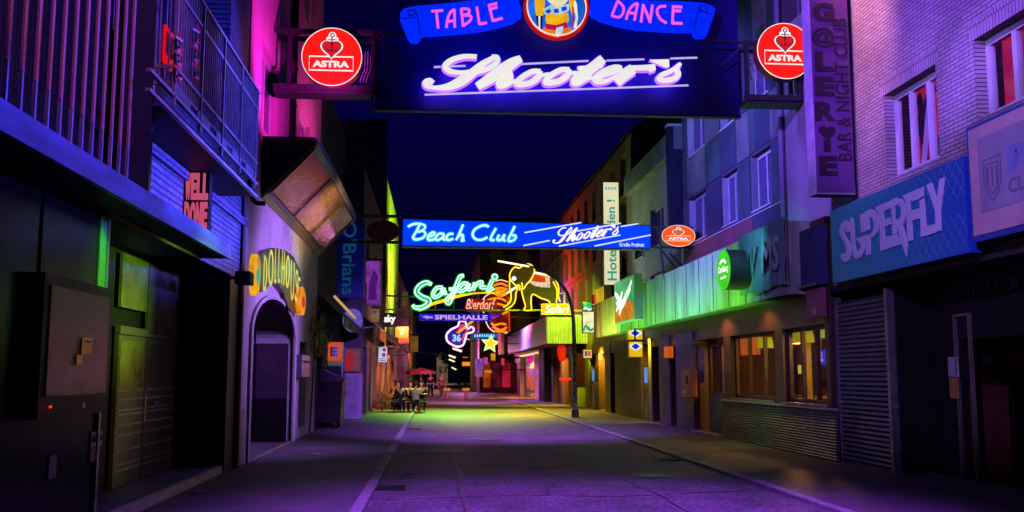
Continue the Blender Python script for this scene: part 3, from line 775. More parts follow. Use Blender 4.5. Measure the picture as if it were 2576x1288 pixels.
# arched black sign
C5 = lambda x, y: (603.75 + .25 * x, 617.2 + .25 * y)
def w5(x, y, X=-3.2): p = onX(*C5(x, y), X); return (p.y, p.z)
sgn = thing('arched_sign', 'black arched sign with tall yellow letters over the round entrance', 'sign', (-3.3, 20.5, 3.3))
fr = LWALL(0, 0, 0)
MB().poly(LWALL(-3.44, 0, 0), [w5(*p, -3.3) for p in ((205, 120), (270, 55), (370, 25), (470, 45), (560, 120), (620, 250), (655, 420), (650, 640), (560, 690), (505, 630), (460, 480), (400, 390), (330, 390), (250, 470), (205, 475))], 0, .10).build('board', M('board_black', (0.015, 0.014, 0.02), .35), sgn)
lit = E('letter_cream', '#d8d060', .95, .35, 1.2)
for ch, x0_, x1_, yt, yb in (('D', 266, 306, 120, 455), ('O', 313, 370, 60, 400), ('L', 378, 400, 38, 372), ('L', 412, 440, 38, 368), ('H', 447, 481, 58, 388), ('O', 486, 530, 112, 422), ('U', 533, 576, 175, 545), ('S', 578, 612, 255, 560), ('E', 600, 632, 330, 640)):
    (ya, za), (yb_, zb) = w5(x0_, yb), w5(x1_, yt)
    MB().text(LWALL(-3.26, 0, 0), ch, ya, za, yb_, zb, .0, -.008, .006).build('letter', lit, sgn)
for (x0_, x1_, yt, yb, cols) in ((130, 206, 105, 492, ('#f0a818', '#20c890')), (592, 662, 440, 690, ('#f08c10', '#c02818'))):
    (ya, za), (yb_, zb) = w5(x0_, yb), w5(x1_, yt)
    cy_, cz_, ra, rb = (ya + yb_) / 2, (za + zb) / 2, (yb_ - ya) / 2, (zb - za) / 2
    d_ = MB().disc(LWALL(-3.44, 0, 0), cy_, cz_, ra, rb, .15, .25).build('roundel', E('roundel' + cols[0], cols[0], .85, .4, 3), sgn)
    MB().disc(LWALL(-3.19, 0, 0), cy_ + ra * .2, cz_ - rb * .05, ra * .45, rb * .4, .001, .012).build('roundel_figure', E('roundel_fig' + cols[1], cols[1], .8, .3, 3), d_)
a, b, c, d = rectX(605, 688, 632, 720, -3.1)
fl_ = thing('floodlight', 'black floodlight on arm beside the round orange emblem, over the entrance', 'floodlight', (-3.3, a, c))
MB().bev(-3.2, -2.95, a, a + .35, c, d, .03).build('lamp_head', black, fl_)
MB().beam((-3.45, a + .1, c + .1), (-3.1, a + .1, c + .1), .05).build('arm', black, fl_)

# ---------------------------------------------------------------- LEFT 4: dark house with shop, bins, bank sign
b4 = thing('dark_house', 'dark unlit house with shuttered shop between pink house and lime green house', 'house', (-4, 32, 0))
Z4 = onX(930, 300, LX).z
sh = [yX(803, LX, 900), yX(822, LX, 900)]
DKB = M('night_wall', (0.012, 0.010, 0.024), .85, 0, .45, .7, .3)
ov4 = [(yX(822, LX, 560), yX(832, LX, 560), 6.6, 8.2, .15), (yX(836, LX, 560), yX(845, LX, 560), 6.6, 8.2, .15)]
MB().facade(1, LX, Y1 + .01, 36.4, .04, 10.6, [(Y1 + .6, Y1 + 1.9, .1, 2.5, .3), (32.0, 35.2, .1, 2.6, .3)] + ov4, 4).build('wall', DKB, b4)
for h in ov4: window(b4, 1, LX, *h[:4], wfr, wg, .14, 1, .08)
shut = RIB('shutter_cream', (0.42, 0.36, 0.28), 'z', .09, .5, .3)
box('roller_shutter', shut, b4, LX - .2, LX - .15, Y1 + .6, Y1 + 1.9, .1, 2.5)
box('roller_shutter', shut, b4, LX - .2, LX - .15, 32.0, 35.2, .1, 2.6)
rf = M('roof_slate', (.03, .03, .045), .7, 0, .3, 4, .4)
m = MB().face([(LX, Y1, 10.6), (LX, 36.4, 10.6), (-6, 36.4, 13), (-6, Y1, 13)]).face([(LX, 36.4, 10.6), (LX - 4, 36.4, 10.6), (-6, 36.4, 13)]).face([(-6, Y1, 13), (-6, 36.4, 13), (-8, 36.4, 10.6), (-8, Y1, 10.6)]).face([(LX, Y1, 10.6), (-6, Y1, 13), (-8, Y1, 10.6)])
m.build('roof', rf, b4)
aw = M('awning_black', (0.03, 0.025, 0.03), .8, 0, .3, 3, .2)
MB().face([(LX, 29.0, 4.0), (LX, 36.0, 4.0), (-2.7, 36.0, 3.35), (-2.7, 29.0, 3.35)]).face([(-2.7, 29.0, 3.35), (-2.7, 36.0, 3.35), (-2.7, 36.0, 3.05), (-2.7, 29.0, 3.05)]).face([(LX, 29.0, 4.0), (-2.7, 29.0, 3.35), (LX, 29.0, 3.3)]).build('awning', aw, b4)
MB().tube([onY(842, 746, 31.5), onY(893, 800, 34.6)], .045, 8).build('tube_lamp', E('tube_amber', '#d8b060', .8), b4)
# climbing plant by the shutter
rng = random.Random(3)
p0 = onX(800, 850, LX + .15)
pl = thing('climbing_plant', 'yellow green climbing plant hanging on the wall over the waste bin', 'plant', (p0.x, p0.y, p0.z - .6))
m = MB()
for k in range(320):
    y = p0.y + rng.gauss(.3, .75); z = p0.z + rng.gauss(.05, .42); x = LX + .06 + abs(rng.gauss(0, .14))
    a_ = rng.uniform(0, 6.28); l = rng.uniform(.06, .14)
    d1 = Vector((rng.uniform(-.4, .4), math.cos(a_), math.sin(a_))) * l; d2 = Vector((rng.uniform(-.6, .6), -math.sin(a_), math.cos(a_))) * l * .4
    c_ = Vector((x, y, z)); m.face([c_ - d1, c_ + d2, c_ + d1, c_ - d2])
m.build('leaves', M('leaf_green', (0.10, 0.16, 0.03), .5, 0, .5, 8, 0), pl)
MB().tube(smooth([(LX + .05, p0.y - .6, .05), (LX + .07, p0.y - .3, 1.4), (LX + .05, p0.y + .2, p0.z)], 5), .025, 6).build('stem', M('stem_brown', (.08, .05, .03), .8), pl)
# waste bin
x0, x1, z0, z1 = rectY(785, 950, 861, 1076, 30.0)
bn = thing('waste_bin', 'large black waste container with sloping lid on the left pavement', 'bin', ((x0 + x1) / 2, 30.5, 0.04))
bm = M('bin_black', (0.025, 0.022, 0.03), .45, 0, .3, 3)
m = MB()
m.face([(x0 + .06, 30.0, .2), (x1 - .06, 30.0, .2), (x1, 30.0, 1.42), (x0, 30.0, 1.42)]).face([(x1 - .06, 30.0, .2), (x1 - .06, 31.1, .2), (x1, 31.2, 1.42), (x1, 30.0, 1.42)]).face([(x0 + .06, 30.0, .2), (x0 + .06, 31.1, .2), (x0, 31.2, 1.42), (x0, 30.0, 1.42)]).face([(x0 + .06, 31.1, .2), (x1 - .06, 31.1, .2), (x1, 31.2, 1.42), (x0, 31.2, 1.42)]).face([(x0 + .06, 30, .2), (x1 - .06, 30, .2), (x1 - .06, 31.1, .2), (x0 + .06, 31.1, .2)])
m.build('bin_body', bm, bn)
lm = M('bin_lid', (0.10, 0.08, 0.16), .4, 0, .3, 3)
MB().poly(Fr((0, 29.95, 0), (1, 0, 0), (0, 0, 1), (0, 1, 0)), [(x0 - .04, 1.43), (x1 + .05, 1.43), (x1 + .05, 1.5), (x0 + .3, 1.79), (x0 - .04, 1.85)], 0, 1.3).build('lid', lm, bn)
for xx in (x0 + .15, x1 - .15):
    for yy in (30.2, 30.9): MB().disc(Fr((xx, yy, .13), (0, 1, 0), (0, 0, 1), (1, 0, 0)), 0, 0, .09, .09, -.03, .03, 14).build('wheel', black, bn)
MB().tube([(x1 + .02, 30.1, 1.1), (x1 + .1, 30.1, 1.1), (x1 + .1, 31.0, 1.1), (x1 + .02, 31.0, 1.1)], .02).build('side_handle', steel, bn)
# bank machine sign
x0, x1, z0, z1 = rectY(818, 861, 862, 946, 31.8)
bk = thing('bank_sign', 'orange and blue bank sign with E emblem standing behind the waste bin', 'sign', ((x0 + x1) / 2, 31.9, .04))
box('sign_box', M('sign_white', (.55, .5, .62), .5, 0, .1), bk, x0, x1, 31.81, 32.1, .04, z1)
fr = FRONT(x0, 31.81, z0); w_, h_ = x1 - x0, z1 - z0
MB().poly(fr, [(0, h_ * .45), (w_ * .92, h_ * .45), (w_ * .92, h_), (0, h_)], 0, .012).build('orange_panel', E('bank_orange', '#d24a22', .85, .2), bk)
MB().poly(fr, [(0, 0), (w_ * .92, 0), (w_ * .92, h_ * .3), (0, h_ * .3)], 0, .012).build('blue_panel', M('bank_navy', (.02, .03, .16), .5), bk)
MB().text(fr, 'E', w_ * .28, h_ * .58, w_ * .5, h_ * .86, .016, .06).build('emblem', E('bank_dark', '#501830', .8), bk)
MB().text(fr, 'E', w_ * .46, h_ * .58, w_ * .74, h_ * .86, .018, .06).build('emblem', E('bank_blue', '#2040c0', .8), bk)
# ---------------------------------------------------------------- LEFT 5: restaurant house, stepping forward; its white painted end
L5 = -2.72; YS = 36.4
b5 = thing('restaurant_house', 'low plum coloured restaurant house with awnings, behind the nearest picnic tables', 'house', (-3.5, 43, 0))
hs5 = [(37.2, 39.4, .1, 2.7, .3), (40.6, 42.2, .1, 2.7, .3), (43.2, 45.6, .1, 2.6, .3), (46.4, 48.6, .1, 2.6, .3), (38.0, 39.4, 5.2, 7.0, .2), (43, 44.4, 5.2, 7.0, .2)]
MB().facade(1, L5, YS, 50, .04, 9.4, hs5, 4).build('wall', M('plum_wall', (0.22, 0.12, 0.20), .7, 0, .35, 1.2, .3), b5)
pv = M('door_magenta', (0.30, 0.05, 0.24), .4, 0, .3, 2)
for h in hs5[:4]:
    d_ = box('shop_door', pv, b5, L5 - .28, L5 - .2, h[0], h[1], h[2], h[3])
    box('door_glass', GLASS('warm_glass', (.12, .05, .03), .85, .15), d_, L5 - .198, L5 - .19, h[0] + .2, h[1] - .2, 1.0, h[3] - .2)
for h in hs5[4:]: window(b5, 1, L5, *h[:4], wfr, wg, .15, 1, .08)
x0, x1, z0, z1 = rectY(866, 939, 911, 1056, YS - .1)
wc = thing('white_cabinet', 'lilac white cabinet door below a drink poster, between waste bin and restaurant', 'cabinet', ((x0 + x1) / 2, YS, .04))
wp = M('cabinet_white', (0.55, 0.50, 0.66), .5, 0, .15, 2)
box('cabinet_body', wp, wc, x0, x1, YS - .12, YS - .01, .04, z1)
MB().box(x0 + .05, x0 + .5, YS - .135, YS - .121, .12, 1.6).box(x0 + .18, x0 + .48, YS - .15, YS - .136, 1.25, 1.58).build('cabinet_door', M('cabinet_edge', (.46, .42, .58), .5), wc)
box('end_wall', M('end_wall_lilac', (.10, .08, .14), .7, 0, .25), b5, -3.5, L5 - .005, YS - .008, YS - .003, .04, 9.3)
x0, x1, z0, z1 = rectY(865, 876, 908, 936, YS - .14)
ps = thing('poster', 'poster of a red drink in frame above the white cabinet door', 'poster', ((x0 + x1) / 2, YS - .14, z0))
MB().box(x0, x1, YS - .16, YS - .125, z0, z1).build('poster_frame', M('poster_wood', (.35, .2, .16), .5), ps)
fr = FRONT(x0, YS - .16, z0); w_, h_ = x1 - x0, z1 - z0
MB().poly(fr, [(.05, .05), (w_ - .05, .05), (w_ - .05, h_ - .05), (.05, h_ - .05)], .002, .006).build('print', E('poster_peach', '#8a4a5a', .5, .3, 4), ps)
MB().poly(fr, [(w_ * .12, .1), (w_ * .5, .1), (w_ * .58, h_ * .7), (w_ * .35, h_ * .85), (w_ * .12, h_ * .7)], .008, .014).build('drink', E('drink_red', '#b01c28', .7, .3, 5), ps)
# blade signs on the left
def blade(name, label, cat, px0, py0, px1, py1, Y, face, edge, depth=.25, grp=None):
    x0, x1, z0, z1 = rectY(px0, py0, px1, py1, Y)
    t = thing(name, label, cat, ((x0 + x1) / 2, Y, z0), grp)
    box('sign_box', edge, t, x0, x1, Y + .003, Y + depth, z0, z1)
    fr = FRONT(x0, Y + .003, z0)
    MB().poly(fr, [(.03, .03), (x1 - x0 - .03, .03), (x1 - x0 - .03, z1 - z0 - .03), (.03, z1 - z0 - .03)], 0, .012).build('face', face, t)
    return t, fr, x1 - x0, z1 - z0
navy = M('navy_board', (0.02, 0.04, 0.30), .5, 0, .25, 2, .1)
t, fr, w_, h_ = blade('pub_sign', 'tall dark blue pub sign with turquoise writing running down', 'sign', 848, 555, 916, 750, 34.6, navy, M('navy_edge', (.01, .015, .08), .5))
MB().text(fr, "O'Brians", w_ * .2, h_ * .04, w_ * .72, h_ * .985, .016, .012, 0, 0, -1).build('lettering', E('pub_teal', '#12587c', .5), t)  # board is unlit; its lettering is given a faint glow
for z in (.9, 6.0): pass
m = MB()
for zz in (.25, h_ - .25): m.beam(fr.p(-.2, zz, -.12), fr.p(0, zz, -.12), .05)
m.build('bracket', black, t)
t, fr, w_, h_ = blade('framed_sign', 'violet framed picture sign hanging right of the dark blue pub sign', 'sign', 917, 655, 958, 768, 38.5, E('violet_face', '#8a3cae', .62, .5, 2.2), M('violet_edge', (.3, .2, .4), .4, .4))
MB().poly(fr, [(w_ * .25, h_ * .12), (w_ * .8, h_ * .12), (w_ * .7, h_ * .42), (w_ * .85, h_ * .62), (w_ * .55, h_ * .8), (w_ * .3, h_ * .5)], .014, .02).build('picture', E('violet_pic', '#5a1c86', .6, .3, 4), t)
MB().beam(fr.p(-.1, h_ + .05, -.1), fr.p(w_ + .05, h_ + .05, -.1), .05).build('bracket', black, t)
# round lightboxes seen from the side
a_ = onY(887, 806, 35.2)
rs = thing('round_sign', 'round violet sign disc with cream drum over the shop, left', 'sign', (a_.x, a_.y, a_.z - .45))
fr = Fr((a_.x, a_.y, a_.z), Vector((1, .25, 0)).normalized(), (0, 0, 1), Vector((.25, -1, 0)).normalized())
MB().disc(fr, 0, 0, .36, .42, 0, .03).build('face', E('disc_violet', '#6a58c0', .7, .25, 3), rs)
MB().disc(fr, 0, 0, .36, .42, -.35, -.002).build('drum', M('drum_cream', (.5, .45, .4), .5), rs)
MB().beam((a_.x - .8, a_.y + .1, a_.z), (a_.x, a_.y + .2, a_.z), .04).build('bracket', black, rs)
# LEFT 6: lime green house, then on to the end of the street
L6 = -2.58
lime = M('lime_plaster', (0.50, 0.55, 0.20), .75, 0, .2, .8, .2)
b6 = thing('lime_house', 'tall narrow house front washed in lime green light, left behind restaurant', 'house', (-3.5, 58, 0))
yl0, yl1 = 50.0, 67.0
z6 = onX(967, 420, L6).z
hs6 = [(51.2, 52.4, 5.2, 7.2, .2), (54.6, 55.8, 5.2, 7.2, .2), (58.5, 59.8, 5.2, 7.2, .2), (51.2, 52.4, 8.6, 10.4, .2), (54.6, 55.8, 8.6, 10.4, .2), (58.5, 59.8, 8.6, 10.4, .2)]
MB().facade(1, L6, yl0, yl1, 3.9, z6, hs6, 4).build('wall', lime, b6)
for h in hs6: window(b6, 1, L6, *h[:4], M('frame_dark', (.1, .1, .08), .5), wg, .18, 0, .1)
box('side_wall', M('violet_lit_side', (.22, .16, .3), .8), b6, L6 - 3, L6 - .01, yl0 - .008, yl0 - .003, 3.9, onY(960, 300, 50).z)  # violet light on this end face is put into its colour
amb = M('amber_wall', (0.50, 0.33, 0.16), .7, 0, .3, 1.2, .2)
MB().facade(1, L6 - .02, yl0, yl1, .04, 3.89, [(51, 53, .1, 2.5, .3), (54.5, 57, .1, 2.5, .3), (59, 62, .1, 2.5, .3)], 4).build('street_floor', amb, b6)
for a, b in ((51, 53), (54.5, 57), (59, 62)):
    box('shop_window', E('shop_glow', '#a83c14', .55, .6, 1.5), b6, L6 - .3, L6 - .25, a, b, .1, 2.5)
b7 = thing('far_house', 'brownish dim house row at the far left behind the lime house', 'house', (-4, 90, 0))
hs7 = [(70 + 6 * k, 72.4 + 6 * k, z, z + 1.7, .2) for k in range(10) for z in (.6, 3.6, 6.4)]
MB().facade(1, L6 - .05, 67.02, 135, .04, 9.0, hs7, 4).build('wall', M('umber_wall', (.20, .14, .10), .8, 0, .4, .6, .2), b7)
lit_w = [E('added_window_glow_%d' % k, c, .8, .6, 1.2) for k, c in enumerate(('#a84a18', '#8a2010', '#b87820'))]  # glowing panes added to liven the dim far row
for k, h in enumerate(hs7): window(b7, 1, L6 - .05, *h[:4], M('frame_brown', (.2, .15, .1), .6), lit_w[(k // 3) % 3] if k % 3 == 0 else wg, .15, 0, .15)

# awnings (each a thing fixed to its house front)
def awning(label, X, y0, y1, zt, zb, out, mat, valance=.3, name='awning'):
    t = thing(name, label, 'awning', (X, (y0 + y1) / 2, zb), 'awnings along the left side')
    m = MB(); th = .02
    for dz in (0, -th):
        m.face([(X, y0, zt + dz), (X, y1, zt + dz), (X + out, y1, zb + dz), (X + out, y0, zb + dz)])
    m.face([(X, y0, zt), (X + out, y0, zb), (X + out, y0, zb - th), (X, y0, zt - th)])
    m.build('cloth', mat, t)
    m = MB()
    N = 14
    for k in range(N):
        a, b = y0 + (y1 - y0) * k / N, y0 + (y1 - y0) * (k + 1) / N
        m.box(X + out, X + out + .015, a + .005, b - .005, zb - valance + .04 * (k % 2), zb - .001)
    m.build('valance', mat, t)
    m = MB().tube([(X + out, y0, zb), (X + out, y1, zb)], .03)
    for y in (y0 + .3, y1 - .3): m.tube([(X, y, zb - .1), (X + out, y, zb - .04)], .018)
    m.build('awning_frame', wfr, t)
aor = M('awning_orange', (.55, .20, .10), .8, 0, .2, 3); ared = M('awning_red', (.16, .012, .01), .8, 0, .2, 3)
awning('orange striped awning edge with white frame over first restaurant door', L5, 36.9, 44.0, 3.85, 3.5, .5, aor, .5)
awning('dark red awning over the tables, right of the orange awning', L5, 45.0, 49.9, 3.55, 3.0, .95, M('awning_maroon', (.4, .05, .04), .8), .2)
awning('small orange awning end with white edge below the lit orange number sign', L6, 54, 60, 3.5, 2.9, 1.1, aor, .6)
# red parasol roof far
x0, x1, z0, z1 = rectY(1022, 912, 1096, 938, 60)
pa = thing('parasol', 'wide flat red parasol standing at the far tables', 'parasol', ((x0 + x1) / 2, 60, .04))
m = MB(); cx, n = (x0 + x1) / 2, 8
rr = (x1 - x0) / 2
pt = [(cx + rr * math.cos(2 * math.pi * k / n), 60 + rr * math.sin(2 * math.pi * k / n), z0 + .1) for k in range(n)]
for k in range(n): m.face([pt[k], pt[(k + 1) % n], (cx, 60, z1 - .3)]); m.face([pt[k], pt[(k + 1) % n], (pt[(k + 1) % n][0], pt[(k + 1) % n][1], z0 - .08), (pt[k][0], pt[k][1], z0 - .08)])
m.build('canopy', ared, pa)
MB().tube([(cx, 60, .04), (cx, 60, z1 - .32)], .03).build('pole', steel, pa)
MB().bev(cx - .3, cx + .3, 59.7, 60.3, .04, .14).build('base', black, pa)
# small signs, left
blk = M('sign_black', (.008, .008, .01), .4)
t, fr, w_, h_ = blade('broadcast_sign', 'black box sign with short white lettering over the orange number sign', 'sign', 962, 787, 998, 822, 47, blk, blk, .3)
MB().text(fr, 'sky', w_ * .12, h_ * .16, w_ * .93, h_ * .86, .02, .05).build('lettering', E('sky_white', '#f0f0f0', 1.1), t)
MB().beam(fr.p(-.35, h_ * .5, -.15), fr.p(0, h_ * .5, -.15), .06).build('bracket', black, t)
t, fr, w_, h_ = blade('number_sign', 'glowing orange sign with number 37 hanging under the black sign', 'sign', 995, 822, 1027, 848, 51, E('orange_box', '#ff8a10', 1.2, .25, 2), M('box_rim', (.3, .1, .02), .5), .3)
MB().text(fr, '37', w_ * .35, h_ * .22, w_ * .7, h_ * .68, .02, .03).build('lettering', E('warm_white', '#fff0c0', 1.4), t)
MB().beam(fr.p(w_ * .18, h_ * .82, .014), fr.p(w_ * .82, h_ * .82, .014), .03, .07).build('caption_bar', E('caption_glow', '#ffd890', 1.1), t)
MB().beam(fr.p(-.5, h_ * .7, -.15), fr.p(0, h_ * .7, -.15), .05).build('bracket', black, t)
t, fr, w_, h_ = blade('plain_sign', 'pink orange plain sign box just under the glowing number sign', 'sign', 1003, 849, 1028, 864, 51, E('salmon_box', '#e0584a', .8, .25), M('box_rim_b', (.3, .1, .05), .5), .3)
MB().beam(fr.p(w_ * .5, h_, -.15), fr.p(w_ * .5, h_ + .15, -.15), .05).build('bracket', black, t)
t, fr, w_, h_ = blade('paper_sign', 'dull yellow sign board right of the glowing orange number sign', 'sign', 1031, 845, 1052, 886, 56, E('dull_amber', '#8c5a20', .6, .4, 2), M('amber_rim', (.2, .12, .05), .5), .2)
MB().beam(fr.p(-.9, h_ + .08, -.1), fr.p(w_, h_ + .08, -.1), .05).build('bracket', black, t)
# striped banner piece, lamps on the lime house
for k, (px, py, pw, ph, Y, colr, l) in enumerate(((930, 775, 26, 38, 41.0, '#8a6a50', 'pale striped hanging banner beside the framed violet sign'), (1010, 735, 16, 40, 60, '#502830', 'small dim lamp bracket with pink glow left of the green script'))):
    t, fr, w_, h_ = blade('hanging_banner' if k == 0 else 'wall_lantern', l, 'banner' if k == 0 else 'lantern', px, py, px + pw, py + ph, Y, E('banner%d' % k, colr, .7, .6, 3), black, .1)
    MB().beam(fr.p(-.6, h_ + .04, -.05), fr.p(w_, h_ + .04, -.05), .04).build('bracket', black, t)
# sign post on the left pavement
q = onZ(963, 1030, .04)
q = Vector((q.x + .03, 45.5, .04))
st = thing('traffic_sign_post', 'thin post with white parking restriction signs left of the picnic tables', 'sign post', q)
MB().tube([q, (q.x, q.y, 3.0)], .035, 8).build('pole', M('galvanised', (.45, .45, .47), .4, .7), st)
tw = E('sign_face_lit', '#b8c8f0', .85, .2)
x0, x1, z0, z1 = rectY(952, 873, 974, 911, q.y - .06)
sg = MB().box(x0, x1, q.y - .06, q.y - .04, z0, z1).build('sign_plate', tw, st)
fr = FRONT(x0, q.y - .06, z0); w_, h_ = x1 - x0, z1 - z0
MB().disc(fr, w_ * .66, h_ * .82, w_ * .22, h_ * .13, .001, .01, 16).disc(fr, w_ * .6, h_ * .48, w_ * .24, h_ * .14, .001, .01, 16).build('red_disc', E('sign_red', '#d02838', .8), sg)
MB().disc(fr, w_ * .66, h_ * .82, w_ * .12, h_ * .07, .011, .014, 16).box(x0 + w_ * .2, x0 + w_ * .8, q.y - .072, q.y - .061, z0 + h_ * .08, z0 + h_ * .13).box(x0 + w_ * .2, x0 + w_ * .8, q.y - .072, q.y - .061, z0 + h_ * .2, z0 + h_ * .25).build('blue_marks', E('sign_blue', '#2848b0', .8), sg)
x0, x1, z0, z1 = rectY(962, 912, 970, 930, q.y - .06)
box('sign_plate', M('plate_lilac', (.45, .4, .6), .5), st, x0, x1, q.y - .06, q.y - .04, z0, z1)

# ---------------------------------------------------------------- picnic tables and people
timb = M('bench_timber', (.20, .13, .07), .6, 0, .3, 4, .3)
def picnic(x, y, rz, label):
    t = thing('picnic_table', label, 'picnic table', (x, y, .04), 'picnic tables on the left pavement')
    c, s_ = math.cos(rz), math.sin(rz)
    def fx(m):
        m.v = [Vector((x + v.x * c - v.y * s_, y + v.x * s_ + v.y * c, v.z + .04)) for v in m.v]; return m
    m = MB()
    for k in range(5): m.box(-1.1, 1.1, -.36 + k * .145, -.225 + k * .145, .72, .76)
    fx(m).build('table_top', timb, t)
    for sgn_ in (-1, 1):
        m = MB()
        for k in range(2): m.box(-1.1, 1.1, sgn_ * .68 - .13 + k * .14, sgn_ * .68 - .005 + k * .14, .42, .46)
        fx(m).build('bench', timb, t)
    for xx in (-.8, .8):
        m = MB().beam((xx, -.62, 0), (xx, -.2, .72), .05, .09).beam((xx, .62, 0), (xx, .2, .72), .05, .09).beam((xx, -.72, .38), (xx, .72, .38), .05, .08)
        fx(m).build('leg', timb, t)
picnic(-1.5, 43.4, .06, 'nearest wooden picnic table, with people seated round it, left pavement')
picnic(-1.55, 46.8, 0, 'second wooden picnic table, behind the nearest one, left')
picnic(-1.9, 40.9 + 9, 0, 'third wooden picnic table, deepest under the red awning')
def skin(name, nodes, edges, mat, parent, grow=0.0, sub=1, keep=None):
    """one continuous body surface grown over a skeleton"""
    names = list(nodes) if keep is None else [k for k in nodes if k in keep]
    ix = {k: i for i, k in enumerate(names)}
    me = bpy.data.meshes.new(name)
    me.from_pydata([nodes[k][0] for k in names], [(ix[a], ix[b]) for a, b in edges if a in ix and b in ix], [])
    o = bpy.data.objects.new(name, me); COL.objects.link(o)
    sm = o.modifiers.new('skin', 'SKIN'); sm.use_smooth_shade = True
    if not me.skin_vertices: me.skin_vertices.new()
    for i, k in enumerate(names):
        r = nodes[k][1]; r = r if isinstance(r, tuple) else (r, r)
        me.skin_vertices[0].data[i].radius = (r[0] + grow, r[1] + grow)
        me.skin_vertices[0].data[i].use_root = (i == 0)
    ss = o.modifiers.new('sub', 'SUBSURF'); ss.levels = sub; ss.render_levels = sub
    bpy.context.view_layer.update()
    dg = bpy.context.evaluated_depsgraph_get()
    nm = bpy.data.meshes.new_from_object(o.evaluated_get(dg))
    bpy.data.objects.remove(o); bpy.data.meshes.remove(me)
    nm.name = name; nm.materials.clear(); nm.materials.append(mat)
    p = bpy.data.objects.new(name, nm); COL.objects.link(p); p.parent = parent
    _off[p] = _off[parent]
    return p
def person(x, y, z, rz, label, shirt, trousers, hair, pose='sit', longhair=False, group='people at the tables', lean=.0, scale=1.0, arms='table', shirt_mat=None):
    t = thing('person', label, 'person', (x, y, z), group)
    t.rotation_euler = (0, 0, rz); t.scale = (scale,) * 3
    n = {}
    hz = .50 if pose == 'sit' else .93
    n['pelvis'] = ((0, 0, hz), (.15, .11)); n['waist'] = ((0, .02 + lean * .3, hz + .2), (.14, .10)); n['chest'] = ((0, .03 + lean * .8, hz + .42), (.165, .11))
    n['neck'] = ((0, .04 + lean, hz + .58), .055); n['jaw'] = ((0, .075 + lean * 1.1, hz + .66), (.06, .07)); n['head'] = ((0, .06 + lean * 1.1, hz + .76), (.078, .095)); n['crown'] = ((0, .05 + lean * 1.1, hz + .83), (.06, .07)); n['nose'] = ((0, .165 + lean * 1.1, hz + .71), .014)
    E_ = [('pelvis', 'waist'), ('waist', 'chest'), ('chest', 'neck'), ('neck', 'jaw'), ('jaw', 'head'), ('head', 'crown'), ('jaw', 'nose')]
    for s_, sd in ((-1, 'l'), (1, 'r')):
        n['ear' + sd] = ((s_ * .085, .04 + lean * 1.1, hz + .73), .016); E_.append(('head', 'ear' + sd))
        n['sho' + sd] = ((s_ * .19, .02 + lean * .8, hz + .48), .06)
        if pose == 'sit' and arms == 'table':
            n['elb' + sd] = ((s_ * .25, .20 + lean * .6, hz + .27), .042); n['wri' + sd] = ((s_ * .13, .42 + lean * .4, hz + .29), .03); hd = Vector((-s_ * .3, .95, -.02)).normalized()
        elif pose == 'walk':
            n['elb' + sd] = ((s_ * .24, -.04 * s_ + .02, hz + .2), .042); n['wri' + sd] = ((s_ * .23, .1 - s_ * .1, hz - .03), .03); hd = Vector((0, .25, -.95))
        else:
            n['elb' + sd] = ((s_ * .25, -.02, hz + .2), .042); n['wri' + sd] = ((s_ * .2, .16, hz + .04), .03); hd = Vector((-s_ * .2, .6, -.7)).normalized()
        E_ += [('chest', 'sho' + sd), ('sho' + sd, 'elb' + sd), ('elb' + sd, 'wri' + sd)]
        w = Vector(n['wri' + sd][0]); sdv = Vector((1, 0, 0)) * s_
        n['palm' + sd] = (tuple(w + hd * .07), (.04, .02)); E_.append(('wri' + sd, 'palm' + sd))
        for f in range(4):
            n['fin%s%d' % (sd, f)] = (tuple(w + hd * (.15 + .02 * (f in (1, 2))) + sdv * (-.033 + .022 * f) + Vector((0, 0, -.02))), .009); E_.append(('palm' + sd, 'fin%s%d' % (sd, f)))
        n['thu' + sd] = (tuple(w + hd * .08 - sdv * .06), .011); E_.append(('palm' + sd, 'thu' + sd))
        n['hip' + sd] = ((s_ * .10, 0, hz - .03), .09); E_.append(('pelvis', 'hip' + sd))
        if pose == 'sit':
            n['kne' + sd] = ((s_ * .13, .42, hz), .062); n['ank' + sd] = ((s_ * .12, .38 + .06 * s_, .08), .04); n['toe' + sd] = ((s_ * .13, .54 + .06 * s_, .04), (.04, .03))
        elif pose == 'walk':
            n['kne' + sd] = ((s_ * .09, .08 + .12 * s_, .5), .062); n['ank' + sd] = ((s_ * .08, .22 * s_ - .04, .08), .04); n['toe' + sd] = ((s_ * .09, .22 * s_ + .12, .04), (.04, .03))
        else:
            n['kne' + sd] = ((s_ * .10, .02, .5), .062); n['ank' + sd] = ((s_ * .11, 0, .08), .04); n['toe' + sd] = ((s_ * .12, .15, .04), (.04, .03))
        E_ += [('hip' + sd, 'kne' + sd), ('kne' + sd, 'ank' + sd), ('ank' + sd, 'toe' + sd)]
    sk = M('skin', (.50, .30, .22), .5, 0, .1, 5, .05)
    b = skin('body', n, E_, sk, t)
    skin('shirt', n, E_, shirt_mat or M('cloth' + shirt, shirt, .85, 0, .2, 8, .2), t, .014, 1, {'pelvis', 'waist', 'chest', 'shol', 'shor', 'elbl', 'elbr'})
    skin('trousers', n, E_, M('cloth' + trousers, trousers, .85, 0, .2, 8, .2), t, .012, 1, {'pelvis', 'hipl', 'hipr', 'knel', 'kner', 'ankl', 'ankr'})
    hx = n['head'][0]
    hn = {'a': ((0, hx[1] - .03, hx[2] + .03), (.088, .095)), 'b': ((0, hx[1] - .02, hx[2] + .09), (.066, .075)), 'c': ((0, hx[1] - .06, hx[2] - .06), (.07, .05)), 'd': ((0, hx[1] - .1, hx[2] - (.32 if longhair else .1)), (.07 if longhair else .05, .03))}
